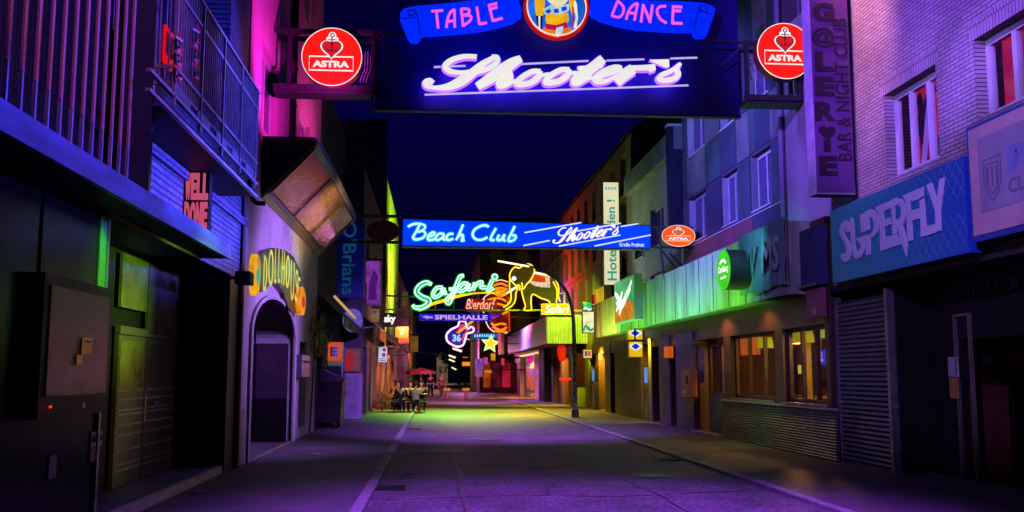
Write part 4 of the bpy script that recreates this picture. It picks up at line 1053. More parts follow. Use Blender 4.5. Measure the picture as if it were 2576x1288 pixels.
    skin('hair', hn, [('a', 'b'), ('a', 'c'), ('c', 'd')], M('hair' + hair, hair, .5, 0, .3, 12, .3), t)
    skin('shoes', n, E_, M('shoe_white', (.6, .58, .58), .6), t, .014, 1, {'ankl', 'toel'}); skin('shoes', n, E_, _mats['shoe_white'], t, .014, 1, {'ankr', 'toer'})
    return t
ck = M('checked_cloth', (.5, .5, .5), .8)
t_ = ck.node_tree; chk = t_.nodes.new('ShaderNodeTexChecker'); chk.inputs['Scale'].default_value = 15
chk.inputs['Color1'].default_value = (.02, .02, .03, 1); chk.inputs['Color2'].default_value = (.6, .58, .66, 1)
tcn = t_.nodes.new('ShaderNodeTexCoord'); t_.links.new(tcn.outputs['Object'], chk.inputs[0]); t_.links.new(chk.outputs[0], t_.nodes['Principled BSDF'].inputs['Base Color'])
person(-1.46, 42.72, .0, 0, 'person in dark top with long dark hair, seated with back to us', '#141420', '#20243a', '#1a100c', longhair=True)
person(-.83, 42.72, .0, -.1, 'person in black and white checked shirt seated with back to us', '#808080', '#181824', '#2a1a12', shirt_mat=ck)
person(-1.63, 44.12, .0, math.pi, 'person in orange brown top facing us across the nearest table, leftmost', '#a85a38', '#20202c', '#3a2012', lean=.05)
person(-1.1, 44.12, .0, math.pi + .15, 'person in pale pink top facing us across the nearest table, middle', '#c09088', '#2a2a34', '#2a1810', lean=.03)
person(-.6, 44.12, .0, math.pi + .1, 'person in black top facing us at right end of nearest table', '#101016', '#181820', '#1c120c')
person(-1.8, 46.1, .0, .2, 'person in reddish top seated at the second table, far left', '#a03018', '#202028', '#402010')
px = onZ(1106, 1004, 0)
person(px.x + .1, px.y, .0, math.pi + .3, 'person in tan clothes walking toward us in the far road', '#6a5238', '#5a4430', '#2a1a10', 'walk', True, 'people walking in the far road')
person(onZ(1083, 1003, 0).x, px.y + 1, .0, math.pi - .2, 'person in dark clothes walking toward us, left of the one in tan', '#281820', '#181420', '#1a100c', 'walk', False, 'people walking in the far road')

# ---------------------------------------------------------------- THE GANTRY SIGN across the street
GY = 20.0
K = lambda x, y: (992.8 + .2188 * x, .2188 * y)          # trace coordinates on the big sign
A_ = lambda x, y: (925.75 + .375 * x, .375 * y)
def gp(f, x, y, Y=GY):
    p = onY(*f(x, y), Y); return (p.x, p.z)
gfr = lambda Y: FRONT(0, Y, 0)
x0, x1, z0, z1 = rectY(946, 96, 1859, 281, GY + .48)
zt = onY(1400, -70, GY).z
gantry = thing('gantry_sign', 'large navy sign board spanning the street with white glowing script', 'sign', ((x0 + x1) / 2, GY, z0))
nb = M('navy_panel', (0.004, 0.005, 0.15), .4, 0, .2, 1.2, .05)
MB().box(x0, x1, GY + .48, GY + .62, z0, zt).build('board', nb, gantry)
MB().box(x0 - .02, x1 + .02, GY + .46, GY + .64, z0 - .05, z0 - .002).build('lower_rail', M('rail_dark', (.03, .03, .05), .5, .5), gantry)
ltr, halo = E('script_white', '#ebe9e4', 1.02, .05), E('script_halo', (.10, .03, 1.0), 7.0, .1)
STROKES = [
 ([(945,645),(800,642),(665,680),(582,752),(640,812),(770,828),(900,805)], [48,52,62,75,60,44,36]),
 ([(1130,662),(1005,735),(885,838),(765,925),(620,990),(470,1003),(372,985),(352,945),(400,925),(440,945)], [55,80,108,122,88,46,52,70,72,60]),
 ([(1118,650),(1182,655),(1172,712),(1085,778),(965,818),(860,832)], [54,56,62,58,48,44]),
 ([(1455,668),(1350,722),(1230,805),(1085,905),(955,985)], [86,132,150,128,96]),
 ([(1170,880),(1290,835),(1290,900),(1200,965),(1265,975),(1390,920)], [80,120,150,96,66,34]),
 ([(1680,815),(1580,818),(1470,880),(1402,950),(1450,968),(1560,945),(1650,885),(1680,815)], [52,62,66,70,64,72,78,60]),
 ([(2012,795),(1912,798),(1802,858),(1734,930),(1782,948),(1892,925),(1982,865),(2012,795)], [52,62,66,70,64,72,78,60]),
 ([(1640,880),(1740,850),(1800,850)], [34,34,34]), ([(1970,860),(2060,830),(2120,840)], [34,34,34]),
 ([(2395,672),(2290,762),(2175,850),(2075,930),(2120,945),(2260,880)], [118,128,140,116,64,34]),
 ([(2110,778),(2240,768),(2395,752)], [36,44,36]),
 ([(2240,895),(2350,880),(2480,835),(2600,785),(2540,765),(2430,805),(2320,890),(2330,930),(2440,925),(2560,860)], [30,44,56,56,54,70,84,70,48,32]),
 ([(2740,790),(2640,860),(2555,935)], [140,140,132]),
 ([(2700,772),(2840,775),(2985,770),(2930,800)], [44,60,70,60]),
 ([(3290,728),(3245,780),(3265,850),(3225,892),(3140,918),(3065,918),(3040,890),(3090,850),(3190,805),(3270,745)], [44,56,66,66,58,46,52,58,48,40])]
APOS = [(2935,685),(3155,680),(3160,765),(3110,760)]
LINES = [((160,0),)]
ALINES = [((380,634),(2150,571)), ((442,449),(488,446)), ((553,444),(655,440)), ((1030,428),(1480,407)), ((1600,405),(1855,396)), ((2030,391),(2210,385))]
def script(fr, mp, k, c0, c1, mb, grow=0.0):
    for i_, (pts, ws) in enumerate(STROKES):
        mb.ribbon(fr, [mp(*p) for p in pts], [(w * .9 + grow) * k for w in ws], c0, c1 + .0013 * i_, sm=4)
    mb.poly(fr, [mp(*p) for p in APOS], c0, c1)
kk = .2188 * GY / FPX
fr = gfr(GY)
mp = lambda x, y: gp(K, x, y)
m = MB(); script(fr, mp, kk, -.06, .0, m); m.build('script_letters', ltr, gantry)
m = MB(); script(fr, mp, kk, -.16, -.12, m, 30); m.build('added_halo_plate', halo, gantry)  # added plate, grown past the letters to show a blue glow round them
lv = E('line_lilac', '#c8b4f4', .95, .15)
m = MB()
for p, q in ALINES: m.ribbon(fr, [gp(A_, *p), gp(A_, *q)], .035, -.03, 0, sm=0)
m.build('neon_line', lv, gantry)
# ribbons with their lettering
rb = E('ribbon_blue', '#0026ff', 1.0, .12, .8); pkl = E('letter_pink', '#ff5ce0', 1.0, .08); ln = M('ribbon_line', (0.0, 0.0, 0.02), .6, 0, .1)
K2 = lambda x, y: (1395.3 + .2187 * x, .2187 * y)
left_o = [(65,150),(110,100),(220,75),(700,30),(950,0),(1150,-40),(1400,-90),(1430,20),(1458,100),(1458,180),(1380,240),(1200,300),(950,350),(640,380),(305,405),(288,445),(270,470),(230,480),(180,470),(150,430),(60,215)]
right_o = [(430,-90),(418,60),(405,130),(432,172),(520,220),(700,280),(950,325),(1300,350),(1600,355),(1605,390),(1640,425),(1720,430),(1748,410),(1790,290),(1840,150),(1845,110),(1810,70),(1700,35),(1500,20),(1000,5),(720,-35)]
LT = [([(420,135),(558,124)]), ([(480,130),(500,332)]), ([(595,325),(610,220),(640,150),(688,112)]), ([(686,112),(691,322)]), ([(592,256),(690,242)]), ([(765,103),(786,312)]), ([(765,108),(850,112),(848,160),(780,186)]), ([(780,186),(868,186),(872,236),(790,302)]), ([(943,84),(974,288)]), ([(972,284),(1060,266)]), ([(1082,60),(1130,254)]), ([(1078,70),(1177,44)]), ([(1092,116),(1180,86)]), ([(1128,246),(1240,214)])]
RT = [([(722,15),(654,186)]), ([(720,12),(785,80),(785,150),(740,202),(652,186)]), ([(818,232),(850,130),(900,65),(955,42)]), ([(952,44),(914,242)]), ([(848,152),(938,162)]), ([(1016,52),(990,262)]), ([(1014,58),(1098,264)]), ([(1092,268),(1122,62)]), ([(1278,75),(1200,86),(1174,140),(1210,222),(1285,272)]), ([(1360,72),(1350,280)]), ([(1358,82),(1462,88)]), ([(1358,130),(1450,132)]), ([(1348,272),(1466,276)])]
for nm, f, out, TT, lines in (('ribbon', K, left_o, LT, [([(60,212),(150,216),(240,198)]), ([(150,128),(166,196)]), ([(165,190),(240,160),(236,126),(150,130)]), ([(250,140),(300,405)])]),
                              ('ribbon', K2, right_o, RT, [([(1652,90),(1620,250),(1600,355)]), ([(1650,95),(1680,70),(1746,82),(1734,148),(1660,108)]), ([(1652,116),(1740,152),(1832,155)])])):
    r_ = MB().poly(fr, [gp(f, *p) for p in out], -.16, .02).build(nm, rb, gantry)
    m = MB()
    for i_, p in enumerate(TT): m.ribbon(fr, [gp(f, *q) for q in p], 31 * kk, .022, .034 + .0011 * i_, sm=4)
    m.build('ribbon_lettering', pkl, r_)
    m = MB()
    for i_, p in enumerate(lines): m.ribbon(fr, [gp(f, *q) for q in p], 10 * kk, .0215, .027 + .001 * i_, sm=4)
    m.build('scroll_line', ln, r_)
# medallion
cx_, cz_ = gp(A_, 1265, 48); rr = 208 * .375 * GY / FPX
md = MB().disc(fr, cx_, cz_, rr * .95, rr * .95, -.12, .02, 64).build('medallion', E('medal_blue', '#1a6cf0', .85, .3, 2), gantry)
MB().ring(fr, cx_, cz_, rr, rr, rr * .035, .0, .05, 72).build('neon_ring', E('ring_pink', '#ffb8b0', 1.5, .1), md)
MB().ring(fr, cx_, cz_, rr * 1.065, rr * 1.065, rr * .09, -.12, .0, 72).build('red_rim', E('rim_red', '#c8100c', .8, .2), md)
def art(name, colr, polys, c, st=.95):
    m = MB()
    for i_, p in enumerate(polys): m.poly(fr, [gp(A_, *q) for q in p], .0205, c + .0011 * i_)
    m.build(name, E('art_' + name, colr, st, .2, 4), md)
art('figure_skin', '#f0b018', [[(1115,-60),(1180,-40),(1186,30),(1172,112),(1128,112),(1118,40)], [(1192,92),(1342,88),(1347,145),(1322,172),(1200,182),(1190,135)], [(1340,-40),(1385,-20),(1395,60),(1375,120),(1355,60)]], .024)
art('figure_hips', '#f08018', [[(1166,205),(1190,182),(1335,178),(1368,200),(1340,236),(1265,254),(1205,238)]], .026)
art('figure_top', '#a8d0f0', [[(1178,62),(1228,34),(1262,52),(1292,44),(1350,28),(1346,76),(1284,98),(1182,98)]], .028)
art('top_pattern', '#1848b8', [[(1185,78),(1215,62),(1230,82),(1205,96)], [(1245,66),(1275,60),(1280,88),(1250,92)], [(1296,54),(1330,44),(1335,70),(1300,82)]], .031)
art('figure_belt', '#c01050', [[(1190,160),(1260,172),(1330,150),(1342,186),(1262,206),(1190,196)]], .032)
art('belt_tie', '#b8e0f0', [[(1262,190),(1310,178),(1300,225),(1275,250),(1255,240)]], .034)
art('figure_hair', '#f0e0b0', [[(1190,-60),(1345,-60),(1350,-10),(1320,30),(1268,58),(1226,28),(1195,-5)]], .036)
art('glove_dark', '#181420', [[(1124,108),(1172,108),(1166,205),(1138,192)]], .026)
art('glove_stripe', '#f0ece8', [[(1142,110),(1156,110),(1154,200),(1144,196)], [(1385,0),(1400,30),(1408,120),(1398,190),(1376,192),(1392,120),(1380,40)]], .03)
art('sleeve_red', '#b02030', [[(1366,40),(1378,60),(1384,120),(1372,180),(1362,180),(1372,120)]], .033)
# lattice frame carrying the round signs at either end
fs = M('frame_steel', (0.03, 0.03, 0.035), .6, .0, .4, 3, .2); fd = M('frame_dark', (.05, .05, .07), .5, .5)
fx0, fx1 = onY(727, 150, GY).x, 7.95
zb_, zt_ = onY(830, 218, GY).z, onY(830, 76, GY).z
for a, b, s_ in ((LX + .02, x0, 1), (x1, fx1, -1)):
    m = MB()
    for y in (GY + .1, GY + .6):
        m.beam((a, y, zt_), (b, y, zt_), .09); m.beam((a, y, zb_), (b, y, zb_), .12)
        for x in ((fx0, x0 - .05) if s_ > 0 else (x1 + .05, fx1 - .05)): m.beam((x, y, zb_), (x, y, zt_), .08)
    m.beam((a, GY + .35, zb_ - .085), (b, GY + .35, zb_ - .085), .5, .05)
    x = x0 if s_ > 0 else x1
    m.beam((x - s_ * .05, GY + .1, zt_ + .02), (x + s_ * 1.0, GY + .1, zt_ + .03), .05); m.beam((x, GY + .1, zt_ - .04), (x + s_ * .5, GY + .2, zt_ - .5), .035)
    if s_ > 0:
        m.beam((x - .05, GY + .1, zb_ - .5), (x - .05, GY + .1, zb_), .05); m.beam((fx0, GY + .1, zt_ - .04), (fx0 + .7, GY + .4, zt_ - .4), .05)
    m.build('lattice_frame', fs, gantry)
for px_ in (915, 922, 930):
    m = MB().tube([onY(px_ + 4, 130, GY + .2), onY(px_ + 2, 175, GY + .2), onY(px_ - 10, 205, GY + .2), onY(px_ + 6, 222, GY + .25)], .012, 5)
    m.build('cable', M('cable_grey', (.5, .5, .55), .5), gantry); m = MB()
    m.tube([onY(1905 + px_ - 915, 130, GY + .2), onY(1880 + px_ - 915, 160, GY + .2), onY(1890 + px_ - 915, 200, GY + .25)], .014, 5)
    m.build('cable', _mats['cable_grey'], gantry)

# ---------------------------------------------------------------- round anchor-heart signs
wht = E('logo_white', '#fff0e8', 1.0, .06); dkl = M('logo_dark', (.05, .02, .03), .6, 0, .1); dkr = E('logo_heart', '#e81c08', .95, .1)
def heart(u0, v0, k):
    pts = []
    for i_ in range(40):
        t = 2 * math.pi * i_ / 40
        pts.append((u0 + k * 16 * math.sin(t) ** 3 / 17, v0 + k * (13 * math.cos(t) - 5 * math.cos(2 * t) - 2 * math.cos(3 * t) - math.cos(4 * t)) / 17))
    return pts
def anchor_sign(label, fr, rx, ry, face, white, dark, heartm, edge, depth=.3, group='round anchor heart signs'):
    o = fr.p(0, -ry, -depth)
    t = thing('round_sign', label, 'sign', o, group)
    MB().disc(fr, 0, 0, rx, ry, -depth, 0, 56).build('lightbox', edge, t)
    fo = MB().disc(fr, 0, 0, rx * .985, ry * .985, .001, .012, 56).build('face', face, t)
    MB().ring(fr, .003, 0, rx * .985, ry * .985, rx * .025, .0, .018, 56).build('rim', white, t)
    sx, sy = rx, ry
    def P(pts): return [(a * sx, b * sy) for a, b in pts]
    w = .05 * min(rx, ry)
    m = MB()
    m.poly(fr, P(heart(-.005, .27, .40)), .013, .016)
    m.disc(fr, .01 * sx, .72 * sy, .13 * sx, .13 * sy, .0131, .0165, 24).poly(fr, P([(-.2, .52), (.22, .52), (.2, .66), (.08, .7), (-.06, .7), (-.18, .66)]), .0132, .017)
    m.ribbon(fr, P([(-.73, -.0), (.71, -.0), (.71, -.47), (-.73, -.47)]), w, .013, .0175, closed=True, sm=0)
    m.text(fr, 'ASTRA', -.62 * sx, -.37 * sy, .58 * sx, -.14 * sy, .0172, .055)
    m.build('emblem_white', white, t)
    MB().poly(fr, P(heart(-.005, .285, .335)), .018, .02).build('emblem_heart', heartm, t)
    m = MB()
    m.ribbon(fr, P(heart(-.005, .285, .325)), w * .55, .0205, .024, closed=True, sm=0)
    m.ring(fr, .01 * sx, .73 * sy, .06 * sx, .06 * sy, w * .6, .018, .0235, 20)
    m.ribbon(fr, P([(.0, .67), (0, .2)]), w * .7, .0211, .0245, sm=0).ribbon(fr, P([(-.13, .575), (.15, .575)]), w * .55, .0212, .0243, sm=0)
    m.ribbon(fr, P([(-.18, .27), (-.1, .2), (0, .19), (.1, .2), (.19, .27)]), w * .6, .0213, .0249)
    m.build('emblem_line', dark, t)
    return t
rim_ = M('lightbox_rim', (.3, .05, .05), .4, .3)
redf = E('lightbox_red', '#ff1a02', 1.0, .06, 1.2)
for (px, py, l) in ((834.5, 143, 'glowing red round sign with anchor heart emblem, left end of gantry'), (1975, 128.5, 'glowing red round sign with anchor heart emblem, right end of gantry')):
    p = onY(px, py, GY - .1)
    anchor_sign(l, FRONT(p.x, p.y, p.z), 77 / FPX * GY, 77 / FPX * GY, redf, wht, dkl, dkr, rim_, .28)

# ---------------------------------------------------------------- blue banner sign further down the street
BY = 29.2
c0_, c1_ = onY(1011, 586, BY), onY(1638, 594, BY)
tl, tr, bl, br = onY(1012, 549, BY), onY(1638, 567, BY), onY(1010, 620, BY), onY(1638, 627, BY)
bs_ = thing('banner_sign', 'long blue lit sign box across the street with turquoise and white script', 'sign', ((tl.x + tr.x) / 2, BY, bl.z))
fr = gfr(BY)
MB().poly(fr, [(bl.x, bl.z), (br.x, br.z), (tr.x, tr.z), (tl.x, tl.z)], -.4, 0).build('sign_box', M('box_navy', (.03, .04, .15), .4, .3), bs_)
MB().poly(fr, [(bl.x + .03, bl.z + .03), (br.x - .03, br.z + .03), (tr.x - .03, tr.z - .03), (tl.x + .03, tl.z - .03)], .001, .012).build('face', E('banner_blue', '#003cf8', 1.0, .16, .5), bs_)
QB = lambda x, y: (992.8 + .2551 * x, 543.4 + .2551 * y)
bp = lambda x, y: gp(QB, x, y, BY)
kb = .2551 * BY / FPX
BC = [[(130,108),(180,82),(250,78),(300,100),(280,140),(225,158)], [(250,85),(215,150),(180,210)], [(225,158),(280,150),(305,180),(270,220),(200,232),(178,205)],
      [(325,210),(380,190),(395,165),(365,165),(330,200),(335,238),(400,228)], [(490,180),(440,175),(405,215),(420,240),(470,215),(490,180)], [(490,180),(478,225),(500,238)], [(580,180),(540,178),(510,215),(525,240),(580,225)],
      [(675,85),(640,170),(605,240)], [(615,215),(660,185),(675,205),(660,245),(690,235)],
      [(925,112),(905,95),(850,100),(790,135),(768,185),(800,230),(860,235),(915,210)], [(1000,120),(965,180),(945,235),(985,240)], [(1030,185),(1010,235),(1050,235),(1080,185)], [(1085,180),(1070,235),(1095,245)], [(1185,100),(1150,170),(1120,235),(1140,250),(1185,230),(1190,195),(1155,195)]]
m = MB(); m2 = MB()
for i_, p in enumerate(BC):
    m.ribbon(fr, [bp(*q) for q in p], 38 * kb, .013, .02 + .001 * i_)
    m2.ribbon(fr, [bp(*q) for q in p], 14 * kb, .013, .036 + .001 * i_)
m.build('turquoise_lettering', E('turq', '#28c0ff', 1.05, .2, 3), bs_); m2.build('neon_core', E('turq_core', '#d8ffff', 1.4, .1), bs_)
m = MB()
for p, q in (((1280,165),(1840,65)), ((1270,292),(1530,242)), ((1800,150),(2230,72)), ((1620,298),(2225,188)), ((2230,104),(2400,76)), ((1970,296),(2525,188))):
    m.ribbon(fr, [bp(*p), bp(*q)], 13 * kb, .013, .022, sm=0)
m.build('white_line', E('line_white', '#d8e4ff', 1.05, .1), bs_)
def bmap(x, y):            # the same script, smaller and climbing to the right
    u, v = (x - 330) / (3310 - 330), (y - 640) / (1010 - 640)
    return bp(1558 + u * 650, 128 + v * 146 - u * 58)
m = MB(); script(fr, bmap, 650 / 2980 * kb * 1.15, .013, .03, m); m.build('script_letters', E('script_white_b', '#fff0f4', 1.1, .05), bs_)
gx0, gz0 = bp(2215, 300); gx1, gz1 = bp(2460, 266)
MB().text(fr, 'Große Freiheit', gx0, gz0, gx1, gz1, .018, .012).build('small_lettering', E('small_white', '#e8f0ff', 1.1), bs_)
m = MB()
for s_ in (0, 1):
    for y in (BY + .08, BY + .34): m.beam((LX + .02, y, bl.z + .15 + s_ * .8), (bl.x, y, bl.z + .15 + s_ * .8), .05)
m.build('support_frame', fs, bs_)
m = MB()
for s_ in (0, 1):
    for y in (BY + .08, BY + .34): m.beam((br.x, y, br.z + .1 + s_ * .6), (UX - .05, y, br.z + .1 + s_ * .6), .05)
m.beam((br.x + .25, BY + .1, br.z + .7), (br.x + .45, BY + .1, br.z - 1.15), .06); m.beam((br.x + .3, BY + .1, br.z + .05), (br.x + 1.3, BY + .2, br.z - 1.2), .05)
m.beam((br.x + .6, BY + .1, br.z - .1), (br.x + 1.5, BY + .25, br.z - .95), .05)
m.build('support_frame', fs, bs_)
p = onY(963.5, 581, BY)
anchor_sign('unlit dark maroon oval sign with faint emblem, left of blue sign', FRONT(p.x, BY - .05, p.z), 41.5 / FPX * BY, 26 / FPX * BY, M('oval_maroon', (.22, .015, .06), .5, 0, .15), M('oval_grey', (.30, .10, .2), .5, 0, .1), M('oval_dark', (.12, .01, .03), .6), M('oval_heart', (.18, .01, .05), .6), M('oval_rim', (.12, .01, .03), .5), .2)
p = onY(1705.5, 594, BY)
anchor_sign('glowing orange red oval sign with anchor emblem, right of blue sign', FRONT(p.x, BY - .05, p.z), 44 / FPX * BY, 28 / FPX * BY, E('oval_orange', '#ff5208', 1.15, .25, 2), wht, M('oval_line', (.5, .1, .02), .6), E('oval_heart_lit', '#ff6a10', 1.0), rim_, .22)

# ---------------------------------------------------------------- neon elephant and green script
SY = 50.0
Q = lambda x, y: (1006.2 + .1979 * x, 644 + .1979 * y)
sp2 = lambda x, y: gp(Q, x, y, SY)
ks = .1979 * SY / FPX
fr = gfr(SY)
sz = sp2(300, 700)[1]
gs = thing('script_neon_sign', 'green neon script sign with yellow swoosh hanging over the street', 'neon sign', (sp2(700, 500)[0], SY, sz))
SF = [([(405,362),(335,338),(250,380),(210,460),(280,525),(362,560),(345,620),(265,658),(190,652),(160,620)], [20,40,44,46,50,52,48,40,30,18]),
      ([(545,405),(470,405),(418,480),(440,525),(515,490),(555,410)], 30), ([(560,400),(545,470),(600,465)], 30),
      ([(815,250),(765,262),(730,340),(690,440),(650,540),(615,600),(595,560),(650,490),(720,450)], [22,34,36,38,42,40,34,26,18]), ([(620,425),(720,415)], 24),
      ([(870,355),(800,352),(745,420),(765,450),(830,425),(875,350)], 30), ([(880,345),(862,425),(915,415)], 30),
      ([(955,335),(925,440)], 32), ([(930,420),(985,350),(1040,335),(1030,395),(1095,400)], 30), ([(1175,305),(1115,440),(1190,405)], 30)]
m = MB(); m2 = MB(); m3 = MB()
for i_, (pts, w) in enumerate(SF):
    P = [sp2(*q) for q in pts]; ws_ = [v * ks for v in (w if isinstance(w, list) else [w] * len(pts))]
    m.ribbon(fr, P, ws_, -.05, .0 + .001 * i_)
    m3.ribbon(fr, P, [v + 44 * ks for v in ws_], -.14, -.06 + .001 * i_)
    S3 = smooth([(a, b, c) for (a, b), c in zip(P, ws_)], 4)
    for sgn_ in (-1, 1):
        out = []
        for k in range(len(S3)):
            a = S3[max(0, k - 1)]; b = S3[min(len(S3) - 1, k + 1)]
            l = math.hypot(b[0] - a[0], b[1] - a[1]) or 1
            out.append(fr.p(S3[k][0] - (b[1] - a[1]) / l * S3[k][2] * .5 * sgn_, S3[k][1] + (b[0] - a[0]) / l * S3[k][2] * .5 * sgn_, .02))
        m2.tube(out, 7.5 * ks, 5)
dx_, dz_ = sp2(1205, 265)
m.disc(fr, dx_, dz_, 34 * ks, 34 * ks, -.05, 0, 20); m3.disc(fr, dx_, dz_, 50 * ks, 50 * ks, -.14, -.06, 20)
m2.ring(fr, dx_, dz_, 34 * ks, 34 * ks, 12 * ks, .0, .03, 20)
m.build('letter_faces', E('teal_face', '#38c890', .9, .2), gs); m2.build('neon_tubes', E('mint_tube', '#b8ffd8', 2.2, .1), gs); m3.build('added_halo_plate', E('green_halo', '#00b820', 1.1, .2), gs)  # added green plate imitates the bloom round the tubes
m = MB()
m.ribbon(fr, [sp2(*q) for q in ((240,705),(400,615),(560,565),(700,520),(850,490),(1000,470),(1200,478))], [v * ks for v in (6, 34, 42, 40, 26, 18, 10)], -.04, .01)
m.ribbon(fr, [sp2(*q) for q in ((1000,468),(1100,462),(1230,470),(1340,500))], [v * ks for v in (12, 14, 12, 6)], -.041, .008)
m.build('swoosh', E('swoosh_yellow', '#ffd820', 1.15, .15), gs)
m = MB()
for z in (500, 676):
    a, b = sp2(-40, z), sp2(2110 if z == 676 else 250, z + 12); m.beam((L6 + .02, SY + .3, a[1]), (b[0] if z == 500 else 8.0, SY + .3, b[1]), .09)
for xx, za, zb in ((685, 560, 662), (1360, 500, 680), (2095, 470, 662), (450, 560, 662)):
    a, b = sp2(xx, za), sp2(xx, zb); m.beam((a[0], SY + .3, a[1]), (b[0], SY + .3, b[1]), .06)
m.beam((sp2(2030, 470)[0], SY + .3, sp2(2030, 470)[1]), (sp2(2110, 470)[0], SY + .3, sp2(2110, 470)[1]), .06)
m.build('carrier_frame', M('frame_olive', (.35, .36, .2), .5, .3), gs)
el = thing('elephant_neon_sign', 'yellow neon elephant with white tusk and red blanket on roof edge', 'neon sign', (sp2(1700, 600)[0], SY - .1, sp2(1620, 695)[1]))
fr2 = gfr(SY - .15)
fill = [(1400,220),(1450,152),(1500,157),(1530,152),(1560,122),(1640,110),(1690,150),(1705,200),(1830,240),(1900,245),(1965,300),(2010,400),(2005,560),(2000,610),(1905,600),(1870,565),(1790,540),(1680,492),(1662,600),(1662,680),(1572,685),(1590,640),(1570,560),(1540,430),(1500,420),(1470,480),(1462,560),(1425,630),(1345,680),(1305,655),(1375,610),(1405,560),(1405,490),(1388,400),(1395,300)]
MB().poly(fr2, [sp2(*q) for q in fill], -.2, -.03).build('body_panel', E('olive_panel', '#4e4006', .7, .35, 3), el)  # unlit panel; a glow is put into its olive colour
yt = E('tube_yellow', '#ffcc20', 2.0, .1)
m = MB()
for pts in ([(1490,400),(1400,300),(1398,220),(1450,150),(1500,156),(1530,150),(1560,120),(1640,108),(1692,150),(1702,210),(1660,300),(1600,370),(1562,425),(1545,340)],
            [(1392,300),(1388,400),(1405,480),(1405,560),(1375,612),(1310,655)], [(1500,380),(1470,480),(1462,560),(1425,630),(1340,682)], [(1480,390),(1500,370),(1520,390),(1510,440)],
            [(1560,425),(1538,430),(1568,560),(1590,640),(1572,688),(1664,688),(1662,600),(1680,490),(1790,540),(1870,566),(1905,600)],
            [(1700,205),(1830,242),(1900,245),(1965,300),(2010,400),(2008,510),(2030,585)], [(1940,330),(1985,420),(1990,520),(1980,600)]):
    m.tube([fr2.p(*sp2(*q), .03) for q in smooth(pts, 4)], 9 * ks, 5)
m.build('outline_tubes', yt, el)
MB().poly(fr2, [sp2(*q) for q in ((1640,340),(1700,210),(1900,250),(1905,405),(1800,400),(1710,382))], -.028, -.01).build('blanket_border', E('blanket_cream', '#f0c8b0', .85, .5, 14), el)
MB().poly(fr2, [sp2(*q) for q in ((1672,325),(1700,238),(1842,262),(1845,340),(1760,335))], -.008, .0).build('blanket', E('blanket_red', '#d83808', .9, .3, 3), el)
MB().poly(fr2, [sp2(*q) for q in ((1335,478),(1400,425),(1475,385),(1480,410),(1410,462),(1345,490))], .0, .05).build('tusk', E('tusk_white', '#ffe8e0', 1.3, .1), el)
MB().ribbon(fr2, [sp2(1700, 212), sp2(1832, 240)], 22 * ks, .03, .06, sm=0).build('back_tube', E('tube_white', '#fff0e0', 1.6), el)
e_ = sp2(1447, 290)
MB().disc(fr2, e_[0], e_[1], 28 * ks, 28 * ks, 0, .04, 16).build('eye', E('eye_white', '#c0e0ff', 2.0), el)
# small yellow sign on the canopy
t, fr_, w_, h_ = blade('canopy_sign', 'yellow box sign with white script on the green canopy roof', 'sign', 1362, 764, 1440, 792, 47.6, E('sign_yellow', '#f0b408', 1.0, .2, 2), M('yellow_rim', (.4, .3, .02), .5), .25)
MB().text(fr_, 'Safari', w_ * .1, h_ * .14, w_ * .9, h_ * .86, .02, .02, 0, .25).build('lettering', E('soft_white', '#fff8d8', 1.4), t)

# red beer-village neon, gambling-hall board, guitar, star
RY = 54.0
fr = gfr(RY); rp_ = lambda x, y: gp(Q, x, y, RY); kr = .1979 * RY / FPX
bd = thing('tower_neon_sign', 'tall red neon sign with orange rings behind the elephant trunk', 'neon sign', (rp_(1270, 980)[0], RY, rp_(1270, 985)[1]))
MB().poly(fr, [rp_(*q) for q in ((1060,540),(1180,450),(1180,330),(1380,320),(1395,960),(1300,990),(1180,950),(1140,830),(1300,740),(1150,740))], -.3, -.02).build('back_panel', E('panel_maroon', '#7a1608', .6, .4, 2.5), bd)
ot = E('tube_orange', '#ff8a10', 1.2, .2)
m = MB()
for pts in ([(1190,380),(1280,350),(1370,385)], [(1190,420),(1280,405),(1370,425)], [(1190,470),(1280,510),(1370,470)], [(1060,590),(1180,540),(1290,545),(1385,600)], [(1050,640),(1200,600),(1385,650)], [(1300,740),(1370,705)], [(1165,850),(1200,880),(1280,860),(1350,870)], [(1180,900),(1280,940),(1360,905)], [(1200,950),(1290,965),(1350,950)], [(1220,455),(1250,470),(1290,455),(1330,470)], [(1210,440),(1350,440)]):
    m.ribbon(fr, [rp_(*q) for q in pts], 26 * kr, -.015, .02)
m.build('orange_tubes', ot, bd)
m = MB()
for pts in ([(1210,325),(1280,305),(1370,330)], [(1040,570),(1090,510),(1140,480)], [(1035,690),(1070,725)], [(1090,830),(1130,910),(1200,970)], [(1330,985),(1370,970)]):
    MB().tube([fr.p(*rp_(*q), .02) for q in smooth(pts, 4)], 7 * kr, 5).build('white_tube', E('tube_peach', '#ffd0c0', 1.3), bd)
MB().ribbon(fr, [rp_(1385, 520), rp_(1390, 960)], 16 * kr, .0, .03, sm=0).build('red_tube', E('tube_red', '#ff2c10', 1.1), bd)
MB().tube([fr.p(*rp_(1290, 960), -.15), fr.p(*rp_(1290, 1250), -.15)], .18, 8).build('mast', M('rust_mast', (.25, .12, .07), .7), bd)
bx = thing('red_script_sign', 'red neon script lettering of the beer hall under the yellow swoosh', 'neon sign', (rp_(1000, 680)[0], RY - .8, rp_(1000, 700)[1]))
fr = gfr(RY - .8); rq = lambda x, y: gp(Q, x, y, RY - .8)
a, b = rq(835, 690), rq(1215, 545)
MB().poly(fr, [rq(*q) for q in ((820,640),(850,560),(930,540),(1230,570),(1240,640),(1180,710),(850,700))], -.15, -.03).build('back_panel', E('panel_red', '#a01008', .7, .3, 2), bx)
